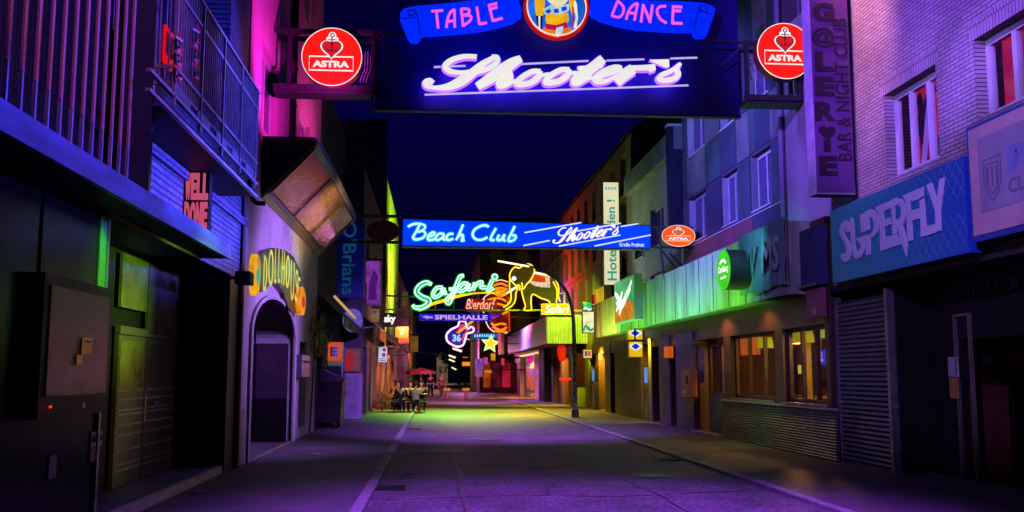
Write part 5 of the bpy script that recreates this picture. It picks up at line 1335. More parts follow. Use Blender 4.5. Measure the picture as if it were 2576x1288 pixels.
MB().text(fr, 'Bierdorf', a[0], a[1], b[0], b[1], .02, .02, .02, .3).build('lettering', E('script_salmon', '#ffa088', 1.3, .15), bx)
m = MB()
for x in (900, 1160): m.beam(fr.p(*rq(x, 600), -.1), (fr.p(*rq(x, 600), -.1).x, SY + .3, sp2(x, 662)[1]), .05)
m.build('bracket', black, bx)
HY = 58.0
x0, x1, z0, z1 = rectY(1055, 790, 1265, 807, HY)
sh_ = thing('hall_sign', 'narrow blue sign bar with pale capitals and an arrow at either end', 'sign', ((x0 + x1) / 2, HY, z0))
box('sign_box', M('box_navy', (.03, .04, .15), .4), sh_, x0, x1, HY, HY + .25, z0, z1)
fr = FRONT(x0, HY, z0); w_, h_ = x1 - x0, z1 - z0
MB().poly(fr, [(.01, .01), (w_ - .01, .01), (w_ - .01, h_ - .01), (.01, h_ - .01)], .001, .01).build('face', E('hall_blue', '#1818c8', .9, .2), sh_)
MB().text(fr, 'SPIELHALLE', w_ * .185, h_ * .18, w_ * .815, h_ * .85, .014, .03).build('lettering', E('hall_pink', '#d8a8d8', 1.0, .2), sh_)
MB().poly(fr, [(w_ * .03, h_ * .6), (w_ * .1, h_ * .8), (w_ * .1, h_ * .62), (w_ * .16, h_ * .62), (w_ * .16, h_ * .38), (w_ * .1, h_ * .38), (w_ * .1, h_ * .2)], .011, .016).build('arrow', E('hall_lilac', '#c090e0', .9), sh_)
MB().poly(fr, [(w_ * .86, h_ * .38), (w_ * .93, h_ * .38), (w_ * .97, h_ * .15), (w_ * .98, h_ * .62), (w_ * .86, h_ * .68)], .011, .016).build('arrow', E('hall_red', '#d01840', .9), sh_)
m = MB()
m.beam((L6 + .02, HY + .12, z0 + .2), (x0, HY + .12, z0 + .2), .06); m.beam((x1, HY + .12, z0 + .25), (onY(1370, 800, HY).x, HY + .12, z0 + .2), .06); m.beam((onY(1366, 800, HY).x, HY + .12, z0 + .2), (onY(1366, 800, HY).x, HY + .12, 4.4), .06)
m.build('carrier_bar', black, sh_)
GY2 = 62.0
fr = gfr(GY2); gq = lambda x, y: gp(Q, x, y, GY2); kg = .1979 * GY2 / FPX
gt = thing('guitar_neon_sign', 'pink white neon guitar with orange neck and blue 36 over the road', 'neon sign', (gq(740, 1150)[0], GY2, gq(740, 1160)[1]))
gpts = [(830,835),(760,830),(735,890),(650,935),(592,1000),(602,1080),(670,1132),(735,1152),(800,1132),(832,1050),(852,990),(925,965),(938,925),(905,900),(865,925),(842,885)]
MB().poly(fr, [gq(*q) for q in gpts], -.2, -.03).build('body_panel', E('guitar_blue', '#14109a', .8, .4), gt)
MB().tube([fr.p(*gq(*q), .02) for q in smooth(gpts, 4, True)], 12 * kg, 6, True).build('outline_tube', E('tube_rose', '#ffb8f4', 2.0, .1), gt)
MB().ribbon(fr, [gq(735, 978), gq(930, 820)], 32 * kg, -.028, .01, sm=0).build('neck', E('neck_orange', '#ffa028', 1.1, .1), gt)
m = MB()
for pts in ([(715,985),(760,920),(795,875),(810,900)], [(790,1070),(815,1000),(850,960),(840,920)]): m.ribbon(fr, [gq(*q) for q in pts], 18 * kg, .011, .03)
m.build('string_tubes', E('tube_scarlet', '#ff4018', 1.2), gt)
a, b = gq(668, 1088), gq(775, 995)
MB().text(fr, '36', a[0], a[1], b[0], b[1], .02, .05).build('number', E('num_blue', '#80c8ff', 1.3), gt)
MB().beam(fr.p(*gq(790, 840), -.1), (fr.p(*gq(790, 840), -.1).x, GY2 + .1, 6.2), .05).beam((L6, GY2 + .1, 6.2), (6.0, GY2 + .1, 6.2), .05).build('carrier_bar', black, gt)
x0, x1, z0, z1 = rectY(1188, 838, 1253, 851, 66)
lb = thing('bar_sign', 'short pale blue lit sign bar between guitar and star', 'sign', ((x0 + x1) / 2, 66, z0))
box('sign_box', E('bar_blue', '#1050b0', .8, .4, 2), lb, x0, x1, 66, 66.25, z0, z1)
m = MB(); fr = FRONT(x0, 66, z0); w_, h_ = x1 - x0, z1 - z0
for k in range(9): m.poly(fr, [(w_ * (.08 + k * .09), h_ * .25), (w_ * (.13 + k * .09), h_ * .25), (w_ * (.14 + k * .09), h_ * .75), (w_ * (.09 + k * .09), h_ * .75)], .001, .02)
m.build('light_dashes', E('bar_cyan', '#80d8ff', 1.2, .4, 5), lb)
MB().beam((x1, 66.1, z0 + h_ / 2), (5.4, 66.1, z0 + h_ / 2), .06).build('bracket', black, lb)
st_ = [gq(1155 + (118 if k % 2 == 0 else 50) * math.sin(math.pi * k / 5 + .12), 1112 - (118 if k % 2 == 0 else 50) * math.cos(math.pi * k / 5 + .12)) for k in range(10)]
ss_ = thing('star_neon_sign', 'yellow neon star with pale green outline, right of the guitar', 'neon sign', (gq(1155, 1230)[0], GY2 + .5, gq(1155, 1230)[1]))
fr = gfr(GY2 + .5)
MB().poly(fr, st_, -.2, -.02).build('face', E('star_yellow', '#ffd800', 1.05, .12), ss_)
MB().tube([fr.p(a, b, .02) for a, b in st_], 11 * kg, 5, True).build('outline_tube', E('tube_lime', '#c8ffb0', 1.4), ss_)
MB().beam((gq(1200, 1110)[0], GY2 + .6, gq(1155, 1110)[1]), (5.4, GY2 + .6, gq(1155, 1110)[1]), .06).build('bracket', black, ss_)

# ---------------------------------------------------------------- RIGHT 1: brick club house
wb = BRICK('white_brick', (0.50, 0.42, 0.46), (0.38, 0.32, 0.36), (0.08, 0.06, 0.09), 'yz', 0.25, 0.062, .6, .8, .008)
r1 = thing('brick_club', 'violet lit brick house with open windows above two big sign boards', 'house', (9, 12, 0))
YB = 17.7
w1 = [yX(2360, RX, 300), yX(2226, RX, 300), onX(2243, 447, RX).z, onX(2226, 240, RX).z, .32]
w2_ = [yX(2452, RX, 160) - 2.0, yX(2452, RX, 160), onX(2470, 296, RX).z, onX(2452, 100, RX).z, .32]
MB().facade(-1, RX, -6, YB, 3.3, 14, [w1, w2_], 5).build('wall', wb, r1)
sold = BRICK('soldier_course', (0.50, 0.42, 0.46), (0.40, 0.34, 0.38), (0.08, 0.06, 0.09), 'yz', 0.075, 0.26, .6, .8, .008)
for h in (w1, w2_): box('lintel', sold, r1, RX - .012, RX - .001, h[0] - .1, h[1] + .1, h[3], h[3] + .26)
redp = E('room_glow_magenta', '#a00c3c', .95, .35, 1.5)
wfl = M('window_white_r', (0.5, 0.5, 0.58), .35, 0, .1)
for h in (w1, w2_):
    o = window(r1, -1, RX, h[0], h[1], h[2], h[3], wfl, GLASS('clear_glass', (.05, .03, .05), .12, .06), .25, 2, .1)
    MB().box(RX + .6, RX + .62, h[0] - .3, h[1] + .3, h[2] - .2, h[3] + .2).build('red_room_glow', redp, r1)  # glowing sheet added for the red lit room inside
    # tilted sash
    y0_, y1_ = h[0] + (h[1] - h[0]) * .36, h[0] + (h[1] - h[0]) * .64
    m = MB()
    for (ya, za, yb, zb) in ((y0_, h[2] + .1, y0_, h[3] - .12), (y1_, h[2] + .1, y1_, h[3] - .12), (y0_, h[2] + .1, y1_, h[2] + .1), (y0_, h[3] - .12, y1_, h[3] - .12)):
        xf = lambda z: RX + .3 + (z - h[2]) * .14
        m.beam((xf(za), ya, za), (xf(zb), yb, zb), .06)
    m.build('tilted_sash', wfl, r1)
sil = M('silhouette_black', (.01, .005, .01), .6)
def dancer(yc_, z0_, s_, fl):
    P = [(0,0),(.12,0),(.16,.5),(.2,.8),(.3,1.0),(.5,1.3),(.44,1.36),(.22,1.15),(.2,1.3),(.26,1.45),(.2,1.55),(.1,1.55),(.06,1.42),(.08,1.3),(-.08,1.5),(-.14,1.46),(0,1.12),(.02,.9),(-.06,.7),(-.02,.45)]
    MB().poly(RWALL(RX + .58, yc_, z0_), [(a * s_ * fl, b * s_) for a, b in P], 0, .01).build('window_silhouette', sil, r1)
dancer((w1[0] + w1[1]) / 2, w1[2] + .1, 1.0, 1); dancer(w1[1] - .25, w1[2] - .1, 1.0, -1); dancer(w1[0] + .1, w1[2] - .3, .9, 1); dancer(w2_[1] - .6, w2_[2] + .1, 1.1, -1)
# street floor in the dark
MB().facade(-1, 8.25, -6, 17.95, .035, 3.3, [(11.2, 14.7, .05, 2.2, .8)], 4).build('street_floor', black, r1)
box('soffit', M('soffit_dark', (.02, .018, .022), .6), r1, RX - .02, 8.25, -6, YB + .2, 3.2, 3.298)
shy0, shy1 = yX(2240, 7.62, 1000), yX(2116, 7.62, 1000)
shm = RIB('shutter_grey', (0.16, 0.17, 0.16), 'z', .085, .55, .2, .03)
s_ = box('roller_shutter', shm, r1, 7.62, 7.68, shy0, shy1, .05, 3.0)
box('shutter_rail', steel, s_, 7.58, 7.7, shy0 - .1, shy0 - .005, .04, 3.1); box('shutter_rail', steel, s_, 7.58, 7.7, shy1 + .005, shy1 + .08, .04, 3.1)
box('side_return', black, r1, 7.7, 8.25, shy0 - .16, shy0 - .1, .04, 3.2)
m = MB(); a, b, c, d = rectX(2408, 788, 2448, 1210, 8.2)
m.box(8.19, 8.245, a, a + .04, .05, d).box(8.19, 8.245, b - .04, b, .05, d).box(8.19, 8.245, a + .04, b - .04, d - .04, d); m.build('door_frame', M('frame_bronze', (.25, .2, .18), .4, .6), r1)
MB().text(RWALL(8.24, 0, 0), 'HIP HOP-S', -yX(2450, 8.24, 720), onX(2450, 743, 8.24).z, -yX(2600, 8.24, 690), onX(2450, 712, 8.24).z, .01, .02, .01).build('lettering', M('letter_slate', (.10, .10, .16), .5), r1)
# added alcove that stands for a curved red reflection
m = MB()
for k in range(13):
    t0, t1 = math.pi * k / 12, math.pi * (k + 1) / 12
    if k == 12: break
    ya, yb = 12.95 - 1.72 * math.cos(t0), 12.95 - 1.72 * math.cos(t1)
    za, zb = 1.3 + .7 * math.sin(t0), 1.3 + .7 * math.sin(t1)
    m.face([(8.3, ya, za), (8.3, yb, zb), (8.95, yb, zb), (8.95, ya, za)])
m.face([(8.3, 11.23, .05), (8.95, 11.23, .05), (8.95, 11.23, 1.3), (8.3, 11.23, 1.3)]).face([(8.3, 14.67, .05), (8.95, 14.67, .05), (8.95, 14.67, 1.3), (8.3, 14.67, 1.3)])
m.build('reflection_arch', M('reflection_red', (.07, .012, .01), .6), r1)
def rsticker(*a, **k): return sticker(*a, **k)
fgrey = M('notice_grey', (.35, .36, .38), .5); norg = M('notice_orange', (.42, .16, .04), .5)
rsticker(2246, 901, 2263, 981, 8.2, M('notice_dark', (.12, .12, .13), .5), 'dark framed notice between shutter and black doors', ((.15, .85, .08, .92, black),))
rsticker(2250, 955, 2266, 1006, 8.19, norg, 'orange printed sticker under the dark framed notice', ((.2, .8, .2, .35, black), (.2, .8, .5, .65, black)))
rsticker(2386, 898, 2412, 948, 8.2, fgrey, 'pale grey notice plate on the black doors, far right')
rsticker(2390, 950, 2412, 1002, 8.19, M('notice_amber', (.40, .2, .05), .5), 'orange yellow sticker under the pale grey notice, far right', ((.2, .8, .3, .7, norg),))
# the two boards
FX = 7.22
def fa(px, py, X=FX):
    p = onX(px, py, X); return (-p.y, p.z)
fyn, fyf = yX(2430, FX, 500), yX(2092, FX, 630)
bz0, bz1 = (onX(2093, 717, FX).z + onX(2430, 632, FX).z) / 2, (onX(2093, 540, FX).z + onX(2428, 376, FX).z) / 2
sbd = thing('club_board', 'blue green sign board with big lilac lettering under the brick windows', 'sign', (FX, (fyn + fyf) / 2, bz0))
# board colour runs from teal at one end to blue at the other
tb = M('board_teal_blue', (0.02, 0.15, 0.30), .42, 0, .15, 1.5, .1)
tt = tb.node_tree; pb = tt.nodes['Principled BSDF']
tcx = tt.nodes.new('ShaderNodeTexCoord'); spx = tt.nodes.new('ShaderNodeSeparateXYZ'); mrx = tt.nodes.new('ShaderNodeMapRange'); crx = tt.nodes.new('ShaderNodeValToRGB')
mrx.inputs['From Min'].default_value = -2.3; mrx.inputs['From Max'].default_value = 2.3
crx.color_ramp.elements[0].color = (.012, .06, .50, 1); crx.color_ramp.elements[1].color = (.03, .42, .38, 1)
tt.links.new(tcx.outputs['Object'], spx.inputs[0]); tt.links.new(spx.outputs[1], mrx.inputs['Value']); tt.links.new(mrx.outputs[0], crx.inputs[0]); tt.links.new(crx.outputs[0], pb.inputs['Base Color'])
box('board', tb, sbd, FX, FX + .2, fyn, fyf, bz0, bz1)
fr = RWALL(FX, 0, 0)
L1 = fyf - fyn; n = 22; pz = L1 / n
for rows, zz in ((2, bz0 + .04), (2, bz1 - .04 - 2 * .26)):
    m = MB()
    for r_ in range(rows):
        for k in range(n):
            a = -fyf + k * pz; z = zz + r_ * .26
            m.ribbon(fr, [(a, z), (a + pz, z + .26)], .008, .001, .003, sm=0); m.ribbon(fr, [(a + pz, z), (a, z + .26)], .008, .001, .0035, sm=0)
    m.build('lattice_print', M('print_pale_teal', (.10, .42, .48), .5), sbd)
C4 = lambda x, y: fa(2066.2 + .2396 * x, 429.3 + .2396 * y)
LET = [[(305,600),(297,545),(265,522),(222,548),(203,610),(203,660),(225,705),(258,760),(272,820),(268,880),(252,888),(245,868),(212,880),(222,930),(262,970),(300,945),(318,880),(318,820),(300,750),(262,690),(250,650),(255,600),(268,590),(275,645),(305,640)],
 [(312,500),(340,492),(355,640),(362,780),(378,845),(400,855),(418,820),(428,775),(376,715),(480,672),(472,790),(455,850),(430,910),(395,930),(355,905),(330,820),(322,700)],
 [(415,460),(450,450),(468,640),(430,655)],
 [(462,440),(520,405),(565,415),(600,470),(610,560),(600,640),(570,690),(525,712),(525,880),(482,895),(478,690),(545,650),(565,600),(565,540),(545,490),(510,490),(515,620),(480,632)],
 [(575,385),(730,320),(738,390),(660,440),(668,520),(730,490),(738,560),(672,600),(675,700),(800,665),(850,770),(632,848),(628,620),(612,450)],
 [(740,310),(800,285),(860,300),(890,370),(900,470),(880,540),(865,580),(905,720),(912,790),(905,900),(870,800),(845,740),(815,600),(800,590),(800,660),(758,668),(755,480)],
 [(860,265),(1085,170),(1082,270),(1040,300),(940,330),(945,420),(1035,395),(1040,500),(960,530),(968,730),(922,750),(912,560),(908,380),(890,300)],
 [(1045,310),(1087,290),(1100,440),(1110,585),(1200,560),(1205,655),(1060,700),(1055,520)],
 [(1115,150),(1170,125),(1215,280),(1225,300),(1255,90),(1305,70),(1275,330),(1262,420),(1268,630),(1215,648),(1210,430),(1180,330)]]
lilp = M('letter_lilac', (.70, .60, .95), .45, 0, .08)
for i_, p in enumerate(LET):
    MB().poly(fr, [C4(*q) for q in p], .004, .024).build('letter', lilp, sbd)
MB().poly(fr, [C4(*q) for q in ((792,365),(825,352),(848,395),(850,470),(832,505),(800,515))], .0245, .027).build('letter_counter', tb, sbd)
FX2 = 7.2
pyf = yX(2437, FX2, 450); pz0, pz1 = onX(2445, 612, FX2).z, onX(2432, 323, FX2).z
pbd = thing('pink_board', 'faded pink sign board with faint crest, beside the blue green board', 'sign', (FX2, pyf - 2, pz0))
box('board_frame', navy, pbd, FX2, FX2 + .22, pyf - 4.2, pyf, pz0, pz1)
fr = RWALL(FX2, 0, 0)
box('face', M('face_pink', (.55, .32, .42), .5, 0, .12, 1.5), pbd, FX2 - .012, FX2 - .001, pyf - 4.1, pyf - .06, pz0 + .08, pz1 - .05)
box('panel', M('face_mauve', (.30, .23, .38), .5, 0, .15, 1.5), pbd, FX2 - .018, FX2 - .013, pyf - 3.9, pyf - .28, pz0 + .36, pz1 - .22)
cr = M('crest_grey', (.15, .12, .24), .5, 0, .1)
c0 = fa(2500, 445, FX2)
sx_, sz_ = .15, .28
m = MB()
for k in (1.0, .72):
    m.ribbon(fr, [(c0[0] + u * sx_ * k * 1.3, c0[1] + v * sz_ * k) for u, v in ((-1, .9), (1, .9), (1, -.1), (.6, -.75), (0, -1.1), (-.6, -.75), (-1, -.1))], .022, .019, .022, closed=True, sm=0)
for k in range(3): m.ribbon(fr, [(c0[0] - .1 + .1 * k, c0[1] + .14), (c0[0] - .1 + .1 * k, c0[1] - .12)], .03, .019, .0225, sm=0)
m.build('crest', cr, pbd)
a0_, b0_ = fa(2541, 488, FX2); a1_ = a0_ + .72
MB().text(fr, 'CLUB', a0_, b0_, a1_, b0_ + .19, .02, .03).build('lettering', cr, pbd)
MB().text(fr, 'RI', fa(2538, 440, FX2)[0], fa(2538, 440, FX2)[1] + .0, fa(2538, 440, FX2)[0] + .75, fa(2538, 440, FX2)[1] + .36, .02, .06).build('lettering', M('crest_blue', (.2, .2, .5), .5), pbd)
# vertical blade sign
VY = 16.4
x0, x1, z0, z1 = rectY(2043, -60, 2140, 488, VY)
vb = thing('blade_sign', 'tall violet blade sign with dark vertical letters, end on to the brick wall', 'sign', ((x0 + x1) / 2, VY, z0))
vm = M('blade_violet', (.10, .035, .15), .45, 0, .12, 1.2, .05)
box('sign_box', M('blade_edge', (.5, .4, .6), .4), vb, x0, x1, VY + .001, VY + .36, z0, z1 + .4)
box('face', vm, vb, x0 + .01, x1 - .01, VY - .012, VY, z0 + .02, z1 + .4)
GQ = lambda x, y: onY(1999 + .3852 * x, .3852 * y, VY - .012)
dl = M('letter_plum', (.012, .003, .016), .4, 0, .1); gfr_ = FRONT(0, VY - .012, 0)
for ch, xa, xb, ya, yb in (('G', 115, 250, 22, 138), ('@', 112, 258, 182, 308), ('L', 135, 248, 340, 465), ('E', 135, 255, 505, 626), ('R', 135, 262, 668, 788), ('I', 190, 230, 912, 990), ('E', 160, 275, 1020, 1146)):
    a, b = GQ(xa, yb), GQ(xb, ya)
    MB().text(gfr_, ch, a.x, a.z, b.x, b.z, .012, .05 if ch != '@' else .015, .008).build('letter', dl, vb)
a, b = GQ(210, 865), GQ(265, 815)
MB().poly(gfr_, heart(a.x, a.z, (b.x - a.x)), .002, .02).build('letter_heart', dl, vb)
a, b = GQ(284, 1050), GQ(334, 120)
MB().text(gfr_, 'BAR & NIGHT CLUB', a.x, a.z, b.x, b.z, .01, .01, .004, 0, 1).build('small_lettering', dl, vb)
m = MB()
for z in (z0 + .4, z0 + 2.5): m.beam((x1, VY + .18, z), (RX, VY + .18, z), .08)
m.build('bracket', black, vb)

# ---------------------------------------------------------------- RIGHT 2: lilac house, RIGHT 3: panel house, RIGHT 4: grey house, RIGHT 5: long row
r2 = thing('lilac_house', 'plain lilac rendered house between the brick club and the panelled block', 'house', (10, 20, 0))
yB1 = yX(1975, UX, 450)
h2 = (yX(2052, UX, 390), yX(2032, UX, 390), onX(2045, 432, UX).z, onX(2045, 322, UX).z, .2)
MB().facade(-1, UX, YB + .02, yB1, 3.0, 9.6, [h2], 5).build('wall', M('lilac_render', (.42, .38, .46), .7, 0, .2, .7, .25), r2)
window(r2, -1, UX, *h2[:4], wfl, wg, .15, 1, .07)
m = MB()
for k in range(8): m.beam((UX + .3, YB + .3 + k * .6, 9.6), (UX + .3, YB + .3 + k * .6, 10.6), .04)
m.beam((UX + .3, YB + .3, 10.6), (UX + .3, yB1, 10.6), .05); m.build('roof_rail', rail, r2)
r3 = thing('panel_house', 'panelled apartment block with white framed windows above the green fascia', 'apartment block', (10, 26, 0))
yC1 = yX(1720, UX, 450)
def wr(x0, y0, x1, y1): 
    a, b, c, d = rectX(x0, y0, x1, y1, UX); return (a, b, c, d, .28)
H3 = [wr(1890, 378, 1940, 478), wr(1817, 436, 1856, 525), wr(1733, 490, 1777, 562)]
H3 = [(a, b, 5.75, 7.15, r) for a, b, c, d, r in H3]
H3 += [(a, b, 8.5, 9.9, r) for a, b, c, d, r in H3]
pg = M('panel_grey', (.09, .09, .11), .75, 0, .45, .9, .25)
MB().facade(-1, UX, yB1 + .02, yC1, 3.0, 12.2, H3, 5).build('wall', pg, r3)
for h in H3:
    window(r3, -1, UX, *h[:4], wfl, wg, .24, 1, .09)
    MB().box(UX + .005, UX + .27, h[1] - .02, h[1] - .004, h[2] + .01, h[3] - .01).box(UX - .04, UX + .2, h[0] - .02, h[1] + .02, h[2] - .05, h[2] - .003).build('window_reveal', wfl, r3)
pcs = [M('cladding_teal', (.045, .08, .10), .7, 0, .45, .9, .2), M('cladding_lilac', (.15, .14, .17), .7, 0, .4, .9, .2), M('cladding_blue', (.04, .05, .10), .7, 0, .45, .9, .2), M('cladding_maroon', (.24, .07, .09), .7, 0, .3, .9, .2)]
edges = sorted({yB1 + .05, yC1 - .02, *[h[0] - .06 for h in H3[:3]], *[h[1] + .06 for h in H3[:3]], yB1 + 1.9})
for k, (a, b) in enumerate(zip(edges, edges[1:])):
    if b - a < .15: continue
    over = any(h[0] - .1 < (a + b) / 2 < h[1] + .1 for h in H3)
    for j, (c, d) in enumerate(((5.65, 7.2), (7.22, 8.42), (8.45, 9.95), (9.97, 12.1))):
        if over and j in (0, 2): continue
        MB().box(UX - .025, UX - .002, a + .012, b - .012, c, d).build('cladding', pcs[(k + j) % 3], r3)
for k in range(4):
    a = yB1 + .05 + (yC1 - yB1 - .1) * k / 4; b = yB1 + .05 + (yC1 - yB1 - .1) * (k + 1) / 4
    MB().box(UX - .03, UX - .002, a + .01, b - .01, 4.75, 5.6).build('cladding', pcs[2] if k < 1 else pcs[3], r3)
box('window_ledge', wfl, r3, UX - .06, UX - .001, yB1 + .05, yC1, 5.605, 5.64)
MB().tube([(UX - .08, yB1 - .05, 4.8), (UX - .08, yB1 - .05, 12)], .07, 8).build('downpipe', M('pipe_blue', (.2, .2, .3), .5), r3)
r4 = thing('grey_house', 'grey green rendered house with parapet, behind the lit oval sign', 'house', (10, 35, 0))
yD1 = yX(1588, UX, 480)
H4 = [(yX(1668, UX, 450), yX(1634, UX, 450), 6.3, 7.75, .28), (yX(1618, UX, 450), yX(1594, UX, 450), 6.2, 7.7, .28), (yX(1668, UX, 600), yX(1634, UX, 600), 4.0, 5.3, .28), (yX(1618, UX, 600), yX(1594, UX, 600), 4.0, 5.3, .28)]
MB().facade(-1, UX, yC1 + .02, yD1, 3.0, 8.95, H4, 5).build('wall', M('grey_render', (.36, .38, .36), .75, 0, .25, .8, .25), r4)
for h in H4:
    window(r4, -1, UX, *h[:4], wfl, wg, .22, 1, .09)
    MB().box(UX + .005, UX + .25, h[1] - .02, h[1] - .004, h[2] + .01, h[3] - .01).box(UX - .05, UX + .2, h[0] - .03, h[1] + .03, h[2] - .06, h[2] - .003).build('window_reveal', wfl, r4)
zp0 = onX(1687, 340, UX).z
MB().box(UX - .3, UX + .5, yC1 + .02, yD1, 8.955, 9.7).build('parapet', RIB('parapet_sheet', (.16, .2, .22), 'y', .4, .6, .2, .03), r4)
m = MB(); m.box(UX + 1.2, UX + 5, yC1 + .02, yD1 + 2, 8.9, 12.0); m.build('attic_storey', M('attic_blue', (.16, .18, .34), .8, 0, .25), r4)
x0, x1, z0, z1 = rectY(1682, 318, 1717, 592, 30.5)
t = thing('dark_blade_sign', 'unlit dark vertical sign case with pale cap, fixed beside the grey house', 'sign', ((x0 + x1) / 2, 30.5, z0))
box('sign_box', M('case_navy', (.015, .015, .045), .45), t, x0, x1, 30.5, 30.8, z0, z1)
box('cap', wfl, t, x0 - .01, x1 + .02, 30.48, 30.82, z1 + .002, z1 + .09)
m = MB()
for z in (z0 + .4, z1 - .4): m.beam((x1, 30.65, z), (UX, 30.65, z), .07)
m.build('bracket', black, t)
r5 = thing('long_house_row', 'long four storey house row glowing dull red behind the cream vertical sign', 'house row', (11, 52, 0))
yE0, yE1 = yD1 + .02, 74.0
H5 = [(y, y + 1.2, z, z + 1.7, .2) for z in (5.0, 7.3, 9.3) for y in [yE0 + 1.0 + 2.6 * k for k in range(12)] if y + 1.3 < yE1]
MB().facade(-1, UX, yE0, yE1, 3.0, 11.6, H5, 5).build('wall', M('rust_render', (.30, .24, .20), .8, 0, .35, .7, .3), r5)
for h in H5: window(r5, -1, UX, *h[:4], M('frame_dim', (.2, .18, .18), .5), wg, .16, 1, .08)
for z in (6.95, 9.15): box('string_course', M('course_rust', (.34, .2, .15), .7), r5, UX - .1, UX - .001, yE0, yE1, z, z + .14)
m = MB().face([(UX - .2, yE0, 11.6), (UX - .2, yE1, 11.6), (UX + 3, yE1, 14), (UX + 3, yE0, 14)]).face([(UX - .2, yE0, 11.45), (UX - .2, yE1, 11.45), (UX - .2, yE1, 11.6), (UX - .2, yE0, 11.6)])
m.face([(UX + 3, yE0, 14), (UX + 6, yE0, 11.6), (UX - .2, yE0, 11.6)]); m.build('roof', rf, r5)
r6 = thing('corner_house', 'dim brown purple corner house closing the view behind the elephant', 'house', (9, 80, 0))
cxl = onY(1206, 800, 88).x
umb = M('plum_render', (.16, .10, .11), .85, 0, .4, .5, .3)
zc = onY(1300, 640, 88).z
m = MB(); m.box(cxl, 16, 88, 110, .04, zc); m.build('wall', umb, r6)
for k in range(5):
    for z in (5.6, 8.6, 11.2): box('window', M('frame_brown', (.2, .15, .1), .6), r6, cxl + 1.0 + 2.3 * k, cxl + 2.1 + 2.3 * k, 87.93, 87.99, z, z + 1.7)
m = MB().face([(cxl - .3, 87.8, zc), (16, 87.8, zc), (16, 95, zc + 4.5), (cxl + 3, 95, zc + 4.5)]).face([(cxl - .3, 87.8, zc), (cxl + 3, 95, zc + 4.5), (cxl - .3, 110, zc)]); m.build('roof', rf, r6)
for k, (xa, xb, c) in enumerate(((4.35, 5.0, '#a03c10'), (5.15, 5.9, '#501018'), (6.05, 6.8, '#a01830'))):
    box('shop_window', E('added_shop_glow_%d' % k, c, .7, .7, 1.2), r6, xa, xb, 87.9, 87.99, .5, 2.7)  # glowing windows added to fill the dark corner
box('oriel', umb, r6, cxl - .02, cxl + 3, 87.2, 87.92, 4.5, onY(1240, 665, 88).z)

# hotel sign
hs = thing('hotel_sign', 'tall cream lit vertical sign with turquoise lettering behind the blue banner', 'sign', (onY(1538, 700, 40).x, 40, onY(1538, 716, 40).z))
x0, x1, z0, z1 = rectY(1519, 459, 1557, 716, 40)
box('sign_box', M('hotel_rim', (.05, .06, .06), .5), hs, x0 - .03, x1 + .03, 40.003, 40.3, z0 - .03, z1 + .03)
fr = FRONT(x0, 40.0, z0); w_, h_ = x1 - x0, z1 - z0
MB().poly(fr, [(0, 0), (w_, 0), (w_, h_), (0, h_)], -.003, .012).build('face', E('hotel_cream', '#e8e0b4', .95, .12, .6), hs)
teal = E('hotel_teal', '#12a890', .8, .1)
MB().text(fr, 'Hotel', w_ * .2, h_ * .04, w_ * .82, h_ * .36, .016, .02, 0, 0, 1).build('lettering', teal, hs)
MB().text(fr, 'den !', w_ * .2, h_ * .56, w_ * .76, h_ * .83, .016, .02, 0, 0, 1).build('lettering', teal, hs)
m = MB()
for k in range(4): m.box(x0 + w_ * (.12 + .2 * k), x0 + w_ * (.26 + .2 * k), 39.98, 39.99, z0 + h_ * .925, z0 + h_ * .955)
m.build('small_marks', E('hotel_pale', '#7ad0d0', .8), hs)
m = MB()
for z in (z0 + .5, z1 - .5): m.beam((x1, 40.15, z), (UX, 40.15, z), .08)
m.build('bracket', black, hs)

# ---------------------------------------------------------------- RIGHT street floor: bar front and fascia
r7 = thing('bar', 'ground floor bar with concrete fascia, dark timber windows and several doors', 'bar', (9, 30, 0))
CQ = lambda x, y: (1663.7 + .2917 * x, 791.6 + .2917 * y)
def hole(x0, y0, x1, y1, r=.25, floor=False):
    a, b, c, d = rectX(*CQ(x0, y0), *CQ(x1, y1), RX)
    return [a, b, .05 if floor else c, d, r]
hw2, hw1 = hole(1050, 110, 1420, 745, .22), hole(600, 195, 985, 745, .22)
zs0 = (hw1[2] + hw2[2]) / 2
hw2[2] = hw1[2] = zs0; hw2[3] = hw1[3] = 2.62
hd0 = hole(290, 220, 545, 1000, .4, True); hd1 = hole(80, 270, 140, 960, .5, True)
hd0[3] = 2.62; hd1[3] = 2.55
hd2 = [yX(1662, RX, 980), yX(1643, RX, 980), .05, 2.6, .6]
hd3 = [yX(1549, RX, 960), yX(1538, RX, 960), .05, 2.55, .6]
hd2 = [min(hd2[:2]), max(hd2[:2]), *hd2[2:]]; hd3 = [min(hd3[:2]), max(hd3[:2]), *hd3[2:]]
atm = [yX(1635, RX, 980), yX(1618, RX, 980), .05, 2.75, .5]
dwood = M('bar_timber', (.065, .028, .022), .45, 0, .4, 2, .2, (3, 3, .6))
bf = MB().facade(-1, RX, 18.05, 42.6, .035, 4.7, [hw1, hw2, hd0, hd1, hd2, hd3, atm], 4.5).build('wall', dwood, r7)
for h in (hw1, hw2):
    window(r7, -1, RX, *h[:4], dwood, GLASS('bar_glass', (.05, .04, .05), .22, .05), .2, 2, .08)
    box('window_sill', M('sill_grey', (.3, .3, .32), .5), r7, RX - .06, RX + .2, h[0], h[1], h[2] - .04, h[2] - .002)
conc = M('fascia_concrete', (.34, .35, .32), .75, 0, .6, 2.2, .4, (1, 1, .16))
yF0, yF1 = yX(1980, 7.0, 660), 42.6
box('fascia', conc, r7, 7.0, RX - .002, yF0, yF1, 3.24, 4.72)
y = yF0 + 1.3
while y < yF1: box('panel_joint', soot, r7, 6.99, 6.998, y, y + .03, 3.26, 4.7); y += 1.3
